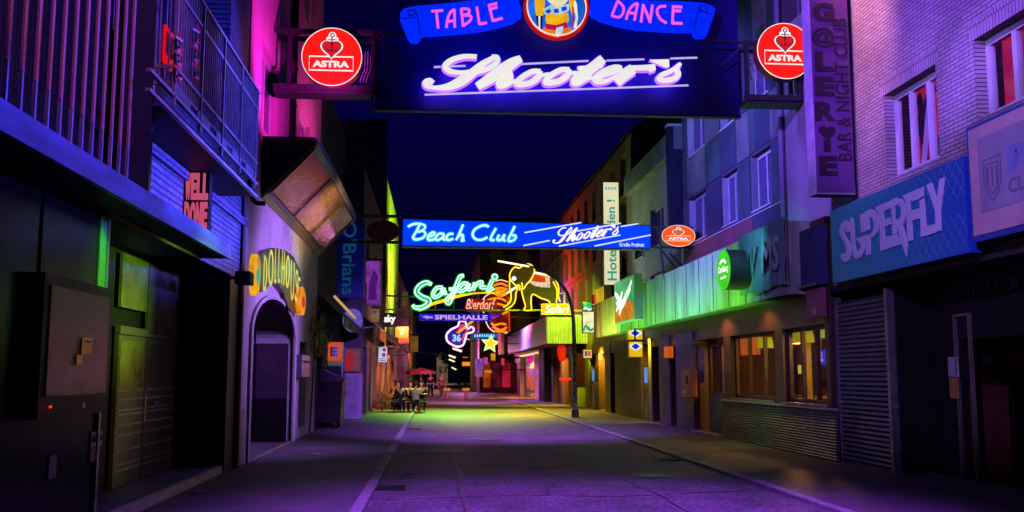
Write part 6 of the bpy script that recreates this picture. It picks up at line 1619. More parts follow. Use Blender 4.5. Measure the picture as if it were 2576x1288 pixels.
gbr = BRICK('olive_brick', (.24, .20, .10), (.16, .14, .07), (.03, .03, .02), 'yz', .26, .09, .6, .8, .012)
cor = RIB('stall_riser_sheet', (.22, .23, .22), 'z', .055, .35, .6, .02, .5)
box('stall_riser', cor, r7, RX - .07, RX - .003, hw2[0] - .5, hd0[0] - .02, .04, zs0 - .09)
box('riser_cap', M('cap_zinc', (.5, .5, .5), .4, .6), r7, RX - .1, RX - .002, hw2[0] - .5, hd0[0] - .02, zs0 - .088, zs0 - .05)
gp_ = M('door_grey_green', (.22, .24, .22), .5, 0, .2, 1.5)
for k, (a, b) in enumerate(((hd0[0] + .05, (hd0[0] + hd0[1]) / 2 - .25), ((hd0[0] + hd0[1]) / 2 - .2, hd0[1] - .6))):
    d_ = box('door', gp_, r7, RX + .28, RX + .34, a, b, .08, 1.15)
    MB().box(RX + .28, RX + .34, a, a + .08, 1.152, 2.5).box(RX + .28, RX + .34, b - .08, b, 1.152, 2.5).box(RX + .28, RX + .34, a + .08, b - .08, 2.42, 2.5).build('door_frame', dwood, d_)
    box('door_glass', _mats['bar_glass'], d_, RX + .3, RX + .31, a + .08, b - .08, 1.152, 2.42)
box('doorstep', M('step_cream', (.5, .48, .36), .5), r7, RX - .25, RX - .001, hd0[0], hd0[1] - .3, .036, .09)
nvy = M('door_navy', (.05, .045, .16), .45, 0, .3, 2)
for h in (hd1, hd2, hd3):
    box('door', nvy, r7, RX + .42, RX + .48, h[0], h[1], .06, h[3])
# pilasters and clad strips between the doors
pil = M('pilaster_cream', (.25, .25, .20), .6, 0, .3, 1.5)
for (a, b, mt, z0_) in ((hd1[0] - .75, hd1[0] - .02, pil, .04), (hd1[1] + .02, hd2[0] - .02, pil, .04), (hd2[1] + .02, atm[0] - .02, pil, .04), (hd0[1] + .02, hd1[0] - .77, M('pilaster_violet', (.06, .05, .09), .5), .04)):
    if b > a: box('pilaster', mt, r7, RX - .05, RX - .003, a, b, z0_, 2.9)
yb0 = atm[1] + .05
box('brick_panel', gbr, r7, RX - .04, RX - .003, yb0, hd3[0] - .02, .04, 3.1)
box('green_panel', M('panel_bottle_green', (.06, .08, .04), .5), r7, RX - .035, RX - .003, hd3[1] + .02, yF1 - .02, .04, 3.1)
box('machine_back', E('atm_yellow', '#c89018', .75, .4, 1.5), r7, RX + .3, RX + .4, atm[0], atm[1], .06, 2.7)
# cash machine inside the lit niche, cigarette machine, pendant lamps
def cashmachine(x, y, label, sc=1.0):
    t = thing('cash_machine', label, 'cash machine', (x, y, .04), 'cash machines')
    MB().bev(x, x + .3, y - .35, y + .35, .04, 1.3).build('machine_body', M('atm_case', (.10, .10, .12), .4, .3), t)
    MB().bev(x + .02, x + .28, y - .3, y + .3, 1.302, 2.0).build('machine_head', M('atm_dark', (.03, .03, .04), .4), t)
    box('screen', E('atm_blue', '#5a8ad8', .9, .2), t, x - .012, x + .019, y - .22, y + .22, 1.05 + .3, 1.9)
    box('keypad', steel, t, x - .03, x - .001, y - .12, y + .12, 1.1, 1.2)
cashmachine(RX - .02, (atm[0] + atm[1]) / 2, 'cash machine with pale blue screen in the yellow lit niche, nearer one')
a, b, c, d = rectX(1722, 931, 1748, 998, 7.3)
cg = thing('vending_machine', 'orange wall vending machine with dark slot between the bar doors', 'vending machine', (7.3, (a + b) / 2, c))
MB().bev(7.2, 7.44, a + .2, b, c, d).build('case', M('case_orange', (.62, .27, .05), .45, 0, .2), cg)
box('slot_panel', black, cg, 7.19, 7.199, a + .35, a + .6, c + .35, d - .15)
box('tray', steel, cg, 7.15, 7.199, a + .3, b - .2, c + .1, c + .18)
box('side_notice', M('notice_maroon', (.16, .04, .08), .5), r7, RX - .06, RX - .052, a - .5, a + .15, c + .4, d + .55)
a, b, c, d = rectX(1674, 872, 1687, 900, 7.35)
ob = thing('orange_box', 'small orange lit box on the pale pilaster between bar doors', 'wall box', (7.4, (a + b) / 2, c))
MB().bev(7.3, 7.44, a, b, c, d, .01).build('box_body', E('box_orange_lit', '#e05818', .75, .3, 3), ob)
box('box_rim', black, ob, 7.441, 7.448, a - .03, b + .03, c - .03, d + .03)
# inside the bar
box('room_wall', M('room_brown', (.16, .08, .04), .7, 0, .4, .8, .2), r7, 11.2, 11.3, 18.1, 30.5, .04, 3.1)
box('room_ceiling', M('room_ceiling', (.20, .14, .09), .8), r7, RX + .3, 11.2, 18.1, 30.5, 2.9, 2.98)
box('room_floor', M('room_floor', (.08, .05, .03), .5), r7, RX + .25, 11.2, 18.1, 30.5, .045, .06)
box('room_end', _mats['room_brown'], r7, RX + .3, 11.2, 30.4, 30.5, .06, 2.9)
cnt = thing('bar_counter', 'dark wooden counter inside the bar behind the windows', 'counter', (9.9, 22, .06))
MB().bev(9.6, 10.2, 19, 27, .06, 1.05).build('counter_body', dwood, cnt)
MB().bev(9.5, 10.3, 18.9, 27.1, 1.052, 1.1, .01).build('counter_top', M('counter_top', (.25, .13, .07), .25), cnt)
bot = [E('bottle_amber', '#b06010', .35), E('bottle_green', '#2a7020', .35), E('bottle_red', '#902010', .35)]
for k in range(14):
    y = 19.4 + k * .55
    o = MB().tube([(11.0, y, 1.5), (11.0, y, 1.68), (11.0, y, 1.74), (11.0, y, 1.82)], [.05, .05, .018, .018], 8).build('bottle', bot[k % 3])
    tag(o, ('amber', 'green', 'red')[k % 3] + ' bottle on the shelf at the back of the bar', 'bottle', ('amber', 'green', 'red')[k % 3] + ' bottles behind the bar')
shf = box('wall_shelf', dwood, None, 10.85, 11.19, 19, 27.5, 1.46, 1.5); tag(shf, 'long wooden bottle shelf on the back wall of the bar', 'shelf')
def shade(px, py, X, colr, l, r=.2, h=.28):
    p = onX(px, py, X)
    t = thing('pendant_lamp', l, 'lamp', (p.x, p.y, p.z - h / 2), 'pendant lamps in the bar')
    MB().tube([(p.x, p.y, p.z - h / 2), (p.x, p.y, p.z + h / 2)], [r, r * .8], 14).build('lamp_shade', E('shade' + colr, colr, 1.0, .3, 3), t)
    MB().tube([(p.x, p.y, p.z + h / 2), (p.x, p.y, 2.89)], .012, 5).build('cord', black, t)
shade(1925, 862, 8.7, '#b8b010', 'yellow green shade seen through the left bar window', .22)
shade(1992, 850, 8.6, '#a09020', 'olive yellow shade at left in the right bar window', .24)
shade(2024, 846, 8.4, '#b0a018', 'brighter yellow shade in the middle of the right bar window', .22)
shade(2023, 893, 8.9, '#d82810', 'small red lamp glowing inside the right bar window', .09, .14)
shade(2072, 838, 8.2, '#a0a048', 'pale shade at upper right corner of the right bar window', .2, .2)
a, b, c, d = rectX(1862, 848, 1908, 875, 8.9)
box('lit_panel', E('panel_coral', '#d86028', .8, .3, 2), r7, 8.9, 8.95, a, b, 2.2, 2.75)
a, b, c, d = rectX(2022, 870, 2032, 1000, 8.6)
box('lit_post', E('post_gold', '#c08010', .8, .4, 2), r7, 8.6, 8.7, a, b, 1.0, 2.6)
a, b, c, d = rectX(1976, 845, 1983, 985, 8.2)
box('lit_post', E('post_orange', '#b05a10', .7, .4, 2), r7, 8.2, 8.28, a, b, 1.0, 2.6)
ls = thing('window_sign', 'small blue lit sign behind the glass of the right bar window', 'sign', (7.85, yX(2063, 7.85, 900), onX(2063, 918, 7.85).z))
a, b, c, d = rectX(2051, 880, 2075, 917, 7.85)
box('face', E('sign_blue_lit', '#2038e0', 1.1, .2, 4), ls, 7.85, 7.9, a, b, c, d)
fr = RWALL(7.849, 0, 0)
m = MB()
for k in range(3): m.box(7.842, 7.849, a + .12, b - .3 + .06 * k, c + (d - c) * (.5 + .14 * k), c + (d - c) * (.58 + .14 * k))
m.box(7.842, 7.849, a + .1, b - .1, c + .06, c + .12).build('marks', E('mark_pink', '#e090d0', 1.1), ls)
MB().tube([(7.87, (a + b) / 2, d), (7.87, (a + b) / 2, 2.89)], .01, 5).build('cord', black, ls)
pg2 = thing('lit_card', 'small yellow green lit card inside the right bar window', 'card', (8.6, yX(2013, 8.6, 930), onX(2013, 940, 8.6).z))
a, b, c, d = rectX(2007, 918, 2021, 940, 8.5)
MB().bev(8.5, 8.54, a, b, c, d, .005).build('card_face', E('card_lime', '#c0d040', 1.0, .2), pg2)
MB().tube([(8.52, (a + b) / 2, .06), (8.52, (a + b) / 2, c)], .012, 6).build('stand', black, pg2)

# fascia of the lilac house, banner, round lightbox, picture box
dn = M('fascia_navy', (.03, .035, .14), .5, 0, .2, 1.5)
box('blue_fascia', dn, r2, 7.25, 7.5, YB + .25, yF0 - .05, onX(2040, 718, 7.25).z, onX(2040, 572, 7.25).z)
box('blue_fascia_trim', steel, r2, 7.2, 7.249, YB + .25, yF0 - .05, onX(2040, 718, 7.25).z - .02, onX(2040, 718, 7.25).z + .03)
a, b, c, d = rectX(2026, 696, 2066, 768, 7.3)
t = thing('plum_sign', 'small plum coloured sign hanging under the dark blue fascia', 'sign', (7.35, (a + b) / 2, c))
MB().bev(7.3, 7.4, a, b, 2.75, 3.3, .01).build('sign_box', M('plum_box', (.28, .06, .12), .5, 0, .2, 3), t)
MB().box(7.29, 7.299, a + .3, a + .42, 2.8, 2.9).build('mark', M('mark_pale', (.6, .3, .35), .5), t)
by0, by1 = yX(1978, 6.93, 650), yX(1860, 6.93, 650)
bz = (onX(1978, 718, 6.93).z, onX(1978, 560, 6.93).z)
bn_ = thing('cloth_banner', 'wrinkled teal cloth banner with faded white letters on the fascia', 'banner', (6.93, (by0 + by1) / 2, 3.4))
m = MB(); NY, NZ = 40, 10
z0, z1 = 3.42, 4.78
def bx_(u, v): return 6.93 - .03 * math.sin(u * 31 + 3 * v) * (.3 + .7 * (1 - v)) - .018 * math.sin(u * 77 + 9 * v)
for i_ in range(NY):
    for j in range(NZ):
        q = []
        for (di, dj) in ((0, 0), (1, 0), (1, 1), (0, 1)):
            u, v = (i_ + di) / NY, (j + dj) / NZ
            q.append((bx_(u, v), by0 + (by1 - by0) * u, z0 + (z1 - z0) * v + .03 * math.sin(u * 9) * (1 - v)))
        m.face(q)
m.build('cloth', M('banner_teal', (.14, .26, .28), .6, 0, .25, 2, .1), bn_, True)
MB().text(RWALL(6.86, 0, 0), 'MS', -(by0 + 1.3), 3.75, -(by0 + .2), 4.45, .0, .02, .004, .15).build('faded_lettering', M('letter_faded', (.42, .48, .55), .6, 0, .3, 4), bn_)
MB().text(RWALL(6.86, 0, 0), 'VIV', -(by1 - .3), 3.75, -(by0 + 1.6), 4.4, .0, .005, .004, .15).build('faded_lettering', M('letter_fainter', (.20, .30, .33), .6), bn_)
m = MB()
for y in (by0, by1): m.tube([(6.95, y, z0), (6.95, y, z1)], .015)
m.tube([(6.95, by0, z1), (6.95, by1, z1)], .015).build('cord', steel, bn_)
p = onX(1821, 679, 6.45)
rl = thing('round_lightbox', 'round green lit beer sign drum on the concrete fascia', 'sign', (6.7, p.y, p.z - .45))
ry_, rz_ = (yX(1805, 6.45, 679) - yX(1838, 6.45, 679)) / 2, onX(1821, 629, 6.45).z - p.z
fr = RWALL(6.45, p.y, p.z)
MB().disc(fr, 0, 0, ry_, rz_, .0, .015).build('face', E('beer_green', '#40d818', .95, .2, 2), rl)
MB().disc(fr, 0, 0, ry_ * 1.02, rz_ * 1.02, -.5, -.002).build('drum', M('drum_dark', (.10, .09, .08), .35, .4), rl)
MB().text(fr, 'Carlsberg', -ry_ * .8, -rz_ * .22, ry_ * .8, rz_ * .22, .02, .03, 0, .3).build('lettering', E('beer_white', '#f8fff0', 1.2), rl)
m = MB(); m.ribbon(fr, [(-ry_ * .5, rz_ * .35), (0, rz_ * .5), (ry_ * .45, rz_ * .3)], .06, .016, .022).ribbon(fr, [(-ry_ * .4, -rz_ * .4), (ry_ * .4, -rz_ * .38)], .05, .016, .022).build('swirl', _mats['beer_white'], rl)
MB().box(6.95, 6.999, p.y - .15, p.y + .15, p.z - .2, p.z + .2).build('bracket', black, rl)
vy0, vy1 = yX(1596, 6.72, 750), yX(1546, 6.72, 750)
vz0, vz1 = onX(1594, 803, 6.72).z, onX(1594, 688, 6.72).z
vs = thing('picture_lightbox', 'tall lit picture box in green, white and orange on the fascia end', 'sign', (6.85, (vy0 + vy1) / 2, vz0))
box('sign_box', M('case_violet_lit', (.42, .36, .9), .45, 0, .15), vs, 6.72, 6.998, vy0, vy1, vz0, vz1)  # violet light on the box side is put into its colour
fr = RWALL(6.72, vy1, vz0); w_, h_ = vy1 - vy0, vz1 - vz0
MB().poly(fr, [(.05, .05), (w_ - .05, .05), (w_ - .05, h_ - .05), (.05, h_ - .05)], .001, .01).build('face', E('pic_green', '#28a050', .95, .5, 2), vs)
MB().poly(fr, [(.06, .06), (w_ - .06, .06), (w_ - .06, h_ * .35), (w_ * .6, h_ * .5), (w_ * .3, h_ * .3), (.06, h_ * .45)], .0105, .014).build('picture_orange', E('pic_orange', '#d07018', .95, .5, 3), vs)
m = MB()
for k, pts in enumerate(([(.1, .3), (.3, .5), (.45, .7)], [(.1, .5), (.45, .42), (.9, .85)], [(.25, .2), (.6, .55), (.85, .7)], [(.05, .75), (.25, .55), (.3, .3)])):
    m.ribbon(fr, [(u * w_, v * h_) for u, v in pts], [.12, .3, .14], .0145, .018 + .001 * k)
m.build('picture_white', E('pic_white', '#f4fff0', 1.05, .2, 3), vs)
# yellow signs under the fascia
dia = E('diamond_blue', '#1830b0', .85)
for (py0, py1, Y, l, cut) in ((858, 900, 33.0, 'yellow hanging sign with blue diamond emblem, the lower front one', 0), (826, 856, 34.6, 'yellow hanging sign with blue diamond tucked under the fascia behind', 1)):
    t, fr, w_, h_ = blade('yellow_sign', l, 'sign', 1580 if not cut else 1578, py0, 1618, py1, Y, E('sign_amber', '#f0c010', .95, .15), M('sign_rim_y', (.4, .3, .05), .5), .15, 'yellow signs under the fascia')
    cy_ = .68 * h_ if not cut else .6 * h_
    MB().poly(fr, [(w_ * .08, cy_ - .03), (w_ * .5, cy_ - .16), (w_ * .92, cy_ - .03), (w_ * .92, cy_ + .03), (w_ * .5, cy_ + .16), (w_ * .08, cy_ + .03)], .0125, .015).build('label', E('label_white', '#e8ecf8', .95), t)
    MB().poly(fr, [(w_ * .22, cy_), (w_ * .5, cy_ + .11), (w_ * .78, cy_), (w_ * .5, cy_ - .11)], .0155, .019).build('diamond', dia, t)
    MB().beam(fr.p(w_ / 2, h_, -.08), (fr.p(w_ / 2, h_, 0).x, Y + .08, 3.24 if not cut else 3.6), .05).build('hanger', black, t)
# lit signs at the corner beyond
for (x0_, y0_, x1_, y1_, Y, colr, l, mk) in ((1466, 759, 1490, 782, 44, '#30b060', 'small green and white lit sign above the pale one', '#e8fff0'), (1465, 783, 1495, 838, 44.5, '#f0f0b8', 'pale yellow green lit sign box at the corner', '#20a050')):
    t, fr, w_, h_ = blade('corner_sign', l, 'sign', x0_, y0_, x1_, y1_, Y, E('corner' + colr, colr, 1.0, .3, 3), black, .2)
    m = MB()
    m.ribbon(fr, [(w_ * .08, h_ * .12), (w_ * .3, h_ * .35), (w_ * .45, h_ * .15)], .09, .013, .02).ribbon(fr, [(w_ * .5, h_ * .3), (w_ * .62, h_ * .12), (w_ * .9, h_ * .22)], .1, .013, .021)
    m.build('marks', E('cmark' + mk, mk, 1.1), t)
    MB().beam(fr.p(w_, h_ * .5, -.1), (7.5, Y + .1, fr.p(0, h_ * .5).z), .06).build('bracket', black, t)
t, fr, w_, h_ = blade('red_sign', 'small red lit sign high at the corner above the green one', 'sign', 1490, 742, 1515, 764, 43, E('small_red', '#e01810', .9, .3, 4), black, .15)
MB().beam(fr.p(w_, h_ * .5, -.1), (7.6, 43.1, fr.p(0, h_ * .5).z), .06).build('bracket', black, t)
yl = [onX(x, y, 6.98) for x, y in ((1514, 735), (1545, 712))]
t = thing('yellow_sign_board', 'yellow lit sign panel with dark netting, edge of the concrete fascia', 'sign', (7.0, 41, 4.72))
box('panel_face', E('panel_yellow', '#c8a010', .85, .4, 2), t, 7.02, 7.12, 40.6, 42.3, 4.725, 5.35)
box('panel_rim', black, t, 7.121, 7.16, 40.55, 42.35, 4.725, 5.4)

# ---------------------------------------------------------------- RIGHT corner club: ribbed canopy
r8 = thing('corner_club', 'low corner club with ribbed lit canopy, amber doors and red windows', 'club', (7, 58, 0))
ribx = RIB('canopy_ribs_front', (.5, .5, .46), 'x', .13, .45, .3, .03); riby = RIB('canopy_ribs_side', (.5, .48, .5), 'y', .3, .45, .3, .03)
CXL, CY0, CY1 = 5.53, 48.0, 74.0
cz0, cz1 = onY(1376, 864, CY0).z, onY(1376, 795, CY0).z
box('canopy_front', ribx, r8, CXL, 8.2, CY0, CY0 + .1, cz0, cz1)
box('canopy_side', riby, r8, CXL, CXL + .1, CY0 + .101, CY1, cz0, cz1)
box('canopy_top', soot, r8, CXL + .101, 9, CY0 + .101, CY1, cz1 - .15, cz1 - .05)
box('canopy_soffit', M('soffit_amber', (.3, .25, .16), .6), r8, CXL + .101, 9, CY0 + .101, CY1, cz0 + .02, cz0 + .1)
box('canopy_trim', M('trim_green', (.3, .4, .2), .4), r8, CXL - .03, 8.2, CY0 - .03, CY0 + .13, cz1 + .003, cz1 + .06)
club_p = M('pillar_amber', (.5, .36, .18), .5)
DK = M('club_dark', (.06, .035, .04), .5, 0, .3, 1.5)
MB().facade(-1, 6.9, 49.2, 90, .04, 3.4, [(50.0, 52.5, .05, 2.7, .4), (53.5, 57.0, .05, 2.7, .4), (75.5, 80.5, .05, 2.7, .3), (82, 85, .05, 2.6, .4)], 3).build('street_floor', M('club_dark_wall', (.10, .05, .06), .55, 0, .4, 1.2, .2), r8)
box('amber_wall', M('club_amber_wall', (.50, .38, .22), .6, 0, .35, 1.2, .2), r8, 6.84, 6.898, 64.5, 74.8, .04, 3.1)
for k, (a, b, mt) in enumerate(((50.0, 52.5, E('club_red', '#701008', .6, .8, 1.2)), (53.5, 57.0, E('club_red_c', '#400810', .6, .6, 1)), (75.5, 80.5, E('club_red_b', '#e01c08', .9, .4, .6)), (82, 85, DK))):
    box('shop_window', mt, r8, 7.2, 7.28, a, b, .06, 2.7)
for y, w in ((59.5, 1.5), (63.6, .3), (74.9, .25)):
    box('pillar', club_p if w < 1 else black, r8, 6.5, 6.835, y - w, y + w, .04, cz0 + .02)
box('front_wall', DK, r8, 6.905, 8.3, 49.0, 49.15, .04, 3.4)
box('front_riser', M('riser_ochre', (.5, .32, .10), .5, 0, .3, 2), r8, 6.95, 8.2, 48.9, 48.99, .04, 1.0)
box('front_glass', GLASS('ruby_glass', (.1, .01, .01), .8, .1), r8, 6.95, 8.2, 48.94, 48.97, 1.05, 2.75)
x0, x1, z0, z1 = rectY(1404, 868, 1422, 908, 48.6)
rl2 = thing('red_lantern', 'tall red lit hanging lantern under the canopy front', 'lantern', ((x0 + x1) / 2, 48.6, z0))
MB().tube([((x0 + x1) / 2, 48.6, z0), ((x0 + x1) / 2, 48.6, z0 + .15), ((x0 + x1) / 2, 48.6, z1 - .1), ((x0 + x1) / 2, 48.6, z1)], [.12, .2, .22, .1], 12).build('shade', E('lantern_red', '#e80c08', .95, .2), rl2)
MB().tube([((x0 + x1) / 2, 48.6, z1), ((x0 + x1) / 2, 48.6, cz0 + .03)], .02, 5).build('cord', black, rl2)
x0, x1, z0, z1 = rectY(1408, 940, 1422, 956, 48.8)
box('red_strip', E('strip_red', '#ff2810', 1.1, .3, 3), r8, x0, x1 + .3, 48.84, 48.9, 1.35, 1.5)
pos = thing('lit_poster', 'lit picture poster in frame on the amber wall under the canopy', 'poster', (6.82, 69.5, .8))
a, b = yX(1347, 6.82, 960), yX(1325, 6.82, 960)
MB().box(6.79, 6.839, min(a, b), max(a, b), .55, 2.25).build('poster_frame', M('frame_gold', (.5, .36, .16), .4, .3), pos)
MB().box(6.775, 6.789, min(a, b) + .5, max(a, b) - .5, .7, 2.1).build('print', E('poster_fire', '#c04818', .9, .7, 2.5), pos)
MB().box(6.76, 6.774, min(a, b) + 1.2, max(a, b) - 2.6, 1.5, 2.0).build('figure', E('poster_violet', '#7040c0', .9, .5, 4), pos)
box('magenta_panel', E('panel_magenta', '#e808a0', 1.0, .2), r8, 6.84, 6.87, yX(1341, 6.85, 890), yX(1329, 6.85, 890), 2.45, 3.1)
box('light_trough', E('trough_warm', '#ffd890', 1.1, .3, 2), r8, 6.5, 6.75, 61.5, 75, 3.0, 3.08)
x0, x1, z0, z1 = rectY(1466, 878, 1490, 902, 44.6)
t, fr, w_, h_ = blade('bank_lightbox', 'small yellow bank lightbox with blue and red emblem near the corner', 'sign', 1466, 878, 1490, 902, 44.6, E('bank_yellow', '#e8c860', .9, .15), black, .2)
MB().poly(fr, [(w_ * .2, h_ * .25), (w_ * .5, h_ * .25), (w_ * .5, h_ * .78), (w_ * .2, h_ * .78)], .013, .018).build('emblem_blue', E('emb_blue', '#2050b0', .9), t)
MB().poly(fr, [(w_ * .55, h_ * .25), (w_ * .82, h_ * .25), (w_ * .82, h_ * .78), (w_ * .55, h_ * .78)], .013, .018).build('emblem_red', E('emb_red', '#d03830', .9), t)
MB().beam(fr.p(w_, h_ * .5, -.1), (7.6, 44.7, fr.p(0, h_ * .5).z), .06).build('bracket', black, t)
MB().facade(-1, 7.55, 42.62, 48.85, .04, 4.6, [(43.0, 44.6, .06, 2.6, .4), (45.6, 47.8, .06, 2.6, .4)], 3).build('entry_wall', M('entry_amber', (.5, .32, .12), .55, 0, .3, 1.5), r8)
for a, b in ((43.0, 44.6), (45.6, 47.8)): box('entry_door', DK, r8, 7.85, 7.9, a, b, .06, 2.6)
cashmachine(7.35, 45.1, 'cash machine by the amber lit corner doorway, farther one')
cv = E('corner_lamp', '#ffd060', 1.1, .2)
a, b, c, d = rectX(1508, 888, 1514, 906, 7.45)
tag(MB().bev(7.4, 7.5, min(a, b), max(a, b), c, d, .01).build('wall_lamp', cv), 'small warm rectangular wall lamp by the corner doorway', 'wall lamp')

# ---------------------------------------------------------------- street lamps with bent poles
def lamp(label, base, pts, lum, Y, r=.075, glow=1.0, dx=0):
    t = thing('street_lamp', label, 'street lamp', base, 'bent street lamps')
    P = smooth([tuple(onY(px, py, Y)) for px, py in pts], 5)
    P = [Vector((base[0], base[1], base[2] + .02))] + [Vector(p) for p in P]
    n = len(P)
    MB().tube(P, [r * (1 - .62 * k / (n - 1)) for k in range(n)], 9).build('pole', M('lamp_pole', (.16, .15, .17), .45, .5, .35, 5, .2), t)
    MB().tube([(base[0], base[1], .04), (base[0], base[1], .3), (base[0], base[1], .36)], [r * 1.7, r * 1.6, r * 1.05], 10).build('pole_base', M('lamp_base', (.08, .08, .09), .5, .5), t)
    a, b = onY(*lum[0], Y), onY(*lum[1], Y)
    MB().beam(a, b, .16, .06).build('lamp_head', M('lamp_head', (.2, .2, .2), .4, .5), t)
    dn_ = Vector((0, -.01, -.045))
    MB().beam(a + dn_, b + dn_, .14, .07).build('lamp_tube', E('lamp_warm%g' % glow, '#ffe8b8', 2.0 * glow, .1), t)
    return t
b_ = onZ(1447, 1050, .035)
lt = lamp('tall bent street lamp with sticker covered pole on right pavement', (b_.x, b_.y, .035), [(1447, 1000), (1444, 850), (1441, 790), (1428, 740), (1402, 705), (1370, 684), (1340, 672), (1325, 667)], ((1252, 653), (1331, 667)), b_.y, .085)
wst = M('sticker_paper', (.75, .75, .78), .6, 0, .3, 9)
m = MB(); rg = random.Random(5)
for k in range(26):
    z = .35 + k * .085 + rg.uniform(-.02, .02); a_ = rg.uniform(math.pi * 1.05, math.pi * 1.9)
    rr = .089
    w = rg.uniform(.25, .5)
    q = [(b_.x + rr * math.cos(a_ + s), b_.y + rr * math.sin(a_ + s), z + dz) for s, dz in ((-w, 0), (w, 0), (w, .06), (-w, .06))]
    m.face([Vector(v) for v in q])
    m.face([Vector((v[0], v[1], v[2])) + Vector((0, .004, 0)) for v in q])
m.build('pole_stickers', wst, lt)
q = onZ(1205, 988, .035)
lamp('farther bent street lamp behind the neon star on right pavement', (4.95, 100, .035), [(1214, 980), (1214, 900), (1208, 882), (1200, 868), (1188, 857), (1180, 853)], ((1158, 850), (1182, 853)), 100, .12, .5)
# purple sign post by it
x0, x1, z0, z1 = rectY(1195, 902, 1215, 948, 78)
pp_ = thing('parking_sign_post', 'violet lit parking sign boards on a pole before the far right lamp', 'sign post', ((x0 + x1) / 2, 78, .035))
MB().tube([((x0 + x1) / 2, 78.05, .035), ((x0 + x1) / 2, 78.05, z1)], .06, 8).build('pole', M('galvanised', (.45, .45, .47), .4, .7), pp_)
pm_ = E('plate_violet', '#a050b8', .7, .3, 3)
box('sign_plate', pm_, pp_, x0, x1, 77.95, 77.99, z0 + (z1 - z0) * .42, z1); box('sign_plate', E('plate_pink', '#b060a0', .6, .3, 3), pp_, x0 + .03, x1 - .03, 77.95, 77.99, z0, z0 + (z1 - z0) * .39)
MB().text(FRONT(x0, 77.95, z0), 'P', (x1 - x0) * .3, (z1 - z0) * .62, (x1 - x0) * .6, (z1 - z0) * .92, .01, .04).build('sign_letter', E('plate_blue', '#4030a0', .8), pp_)
# signs of the far right shops
for (x0_, y0_, x1_, y1_, Y, colr, l) in ((1216, 898, 1228, 918, 76, '#b84890', 'pink square shop sign beside the violet parking sign'), (1217, 930, 1238, 940, 74, '#d88010', 'long low orange lit shop sign on the far right'), (1234, 888, 1247, 908, 72, '#d89010', 'upright amber sign panel below the neon star'), (1260, 900, 1270, 920, 70, '#c03848', 'small red upright sign right of the amber panel')):
    t, fr, w_, h_ = blade('shop_sign', l, 'sign', x0_, y0_, x1_, y1_, Y, E('shop' + colr, colr, .9, .4, 2), black, .2)
    MB().beam(fr.p(w_ * .5, h_, -.1), (6.95, Y + .1, fr.p(0, h_).z), .06).build('bracket', black, t)
# bollards
for k, (px, py, l) in enumerate(((1068, 1000, 'orange topped bollard at the far left of the road'), (1124, 1003, 'orange topped bollard in the far road beside the walking people'), (1172, 1003, 'orange topped bollard in the far road, rightmost'))):
    p = onZ(px, py, 0)
    t = thing('bollard', l, 'bollard', (p.x, p.y, 0), 'bollards across the far road')
    MB().tube([(p.x, p.y, 0), (p.x, p.y, .55)], .11, 10).build('post', M('bollard_post', (.35, .2, .15), .5), t)
    MB().bev(p.x - .24, p.x + .24, p.y - .2, p.y + .2, .552, .72, .03).build('cap', E('bollard_cap', '#d88838', .75, .3, 4), t)
# far end of the street
fh = thing('pale_house', 'small pale house in the light at the very end of the street', 'house', (1, 190, 0))
x0, x1, z0, z1 = rectY(1098, 900, 1127, 975, 190)
MB().box(x0, x1, 190, 200, 0, z1).build('wall', M('far_cream', (.55, .5, .4), .8, 0, .2, .5), fh)
for k in range(2):
    for z in (2.0, 4.4): box('window', M('frame_dark', (.1, .1, .08), .5), fh, x0 + .5 + k * 1.0, x0 + 1.0 + k * 1.0, 189.9, 189.99, z, z + 1.1)
MB().poly(Fr((0, 190, 0), (1, 0, 0), (0, 0, 1), (0, 1, 0)), [(x0 - .3, z1), (x1 + .3, z1), ((x0 + x1) / 2, z1 + 1.2)], 0, 10).build('roof', rf, fh)
point('far_house_light', (2.0, 180, 6), (1.0, .75, .4), 900)
rngt = random.Random(11)
def tree(x, y, h, w, label):
    t = thing('tree', label, 'tree', (x, y, 0), 'trees at the end of the street')
    MB().tube(smooth([(x, y, 0), (x + .1, y, h * .25), (x - .1, y, h * .5), (x, y, h * .8)], 3), [.3 - .018 * k for k in range(10)], 7).build('trunk', M('bark', (.06, .04, .03), .9), t)
    m = MB()
    for k in range(900):
        a_, b__ = rngt.uniform(0, 6.28), rngt.uniform(-1, 1); r_ = rngt.uniform(.45, 1) ** .5
        c_ = Vector((x + w * r_ * math.sqrt(1 - b__ * b__) * math.cos(a_), y + w * r_ * math.sqrt(1 - b__ * b__) * math.sin(a_), h * .65 + h * .35 * r_ * b__))
        d1 = Vector((rngt.gauss(0, 1), rngt.gauss(0, 1), rngt.gauss(0, 1))).normalized() * rngt.uniform(.15, .4); d2 = d1.cross(Vector((rngt.gauss(0, 1), rngt.gauss(0, 1), 1))).normalized() * .18
        m.face([c_ - d1, c_ + d2, c_ + d1, c_ - d2])
    m.build('crown', M('leaf_dark', (.04, .06, .03), .7, 0, .4, 5, 0), t)
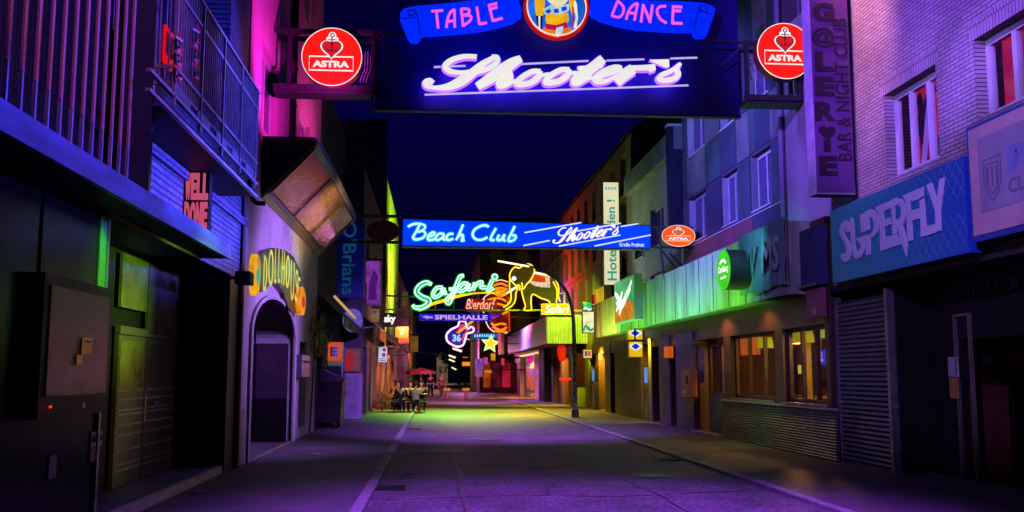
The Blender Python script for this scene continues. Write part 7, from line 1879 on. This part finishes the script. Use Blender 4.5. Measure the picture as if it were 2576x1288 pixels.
for x, y, h, w, l in ((4.0, 165, 7, 3.0, 'dark tree at the street end, left of the orange sign'), (7.5, 172, 8, 3.5, 'dark taller tree at the street end behind the orange sign'), (11, 168, 7, 3.2, 'dark tree at the street end, rightmost')):
    tree(x, y, h, w, l)
for k, (ax, ay, bx__, by_, l) in enumerate(((1139, 877, 1162, 884, 'nearest hanging street light tube over far road'), (1129, 894, 1146, 900, 'hanging light tube, second from the nearest'), (1129, 904, 1144, 910, 'hanging light tube, third from the nearest'), (1136, 924, 1148, 930, 'smallest lowest hanging light tube over the far road'))):
    Y = 96 + 14 * k
    a, b = onY(ax, ay, Y), onY(bx__, by_, Y)
    c_ = (a + b) / 2
    t = thing('hanging_light', l, 'light', c_, 'lights hung over the far road')
    MB().tube([a, b], .09, 8).build('light_tube', E('far_tube', '#ffe0b0', 1.5, .1), t)
    MB().tube([(L6, Y, c_.z + .5), c_ + Vector((0, 0, .12)), (8.0, Y, c_.z + .7)], .015, 5).build('span_wire', black, t)
    MB().beam(a + Vector((0, 0, .11)), b + Vector((0, 0, .11)), .2, .06).build('reflector', steel, t)
for k, (x0_, y0_, x1_, y1_, colr, l) in enumerate(((1162, 910, 1183, 921, '#ff9028', 'orange lit sign at the very end of the street'), (1163, 897, 1178, 901, '#c85a18', 'thin dim orange sign above the far orange one'))):
    t, fr, w_, h_ = blade('far_sign', l, 'sign', x0_, y0_, x1_, y1_, 150, E('far' + colr, colr, 1.1, .4, 1), black, .4)
    MB().tube([fr.p(w_ * .5, 0, -.2), (fr.p(w_ * .5, 0).x, 150.2, 0)], .1, 6).build('post', black, t)
p = onY(1189, 927, 150)
t = thing('traffic_light', 'red traffic light glowing at the end of the street', 'traffic light', (p.x, 150, 0))
MB().tube([(p.x, 150.2, 0), (p.x, 150.2, p.z)], .08, 6).build('pole', black, t)
MB().bev(p.x - .2, p.x + .2, 150, 150.3, p.z - .8, p.z + .35).build('signal_box', black, t)
MB().disc(FRONT(p.x, 150, p.z), 0, 0, .3, .3, 0, .03, 16).build('red_lens', E('signal_red', '#ff2810', 1.4), t)
bpy.context.view_layer.update()
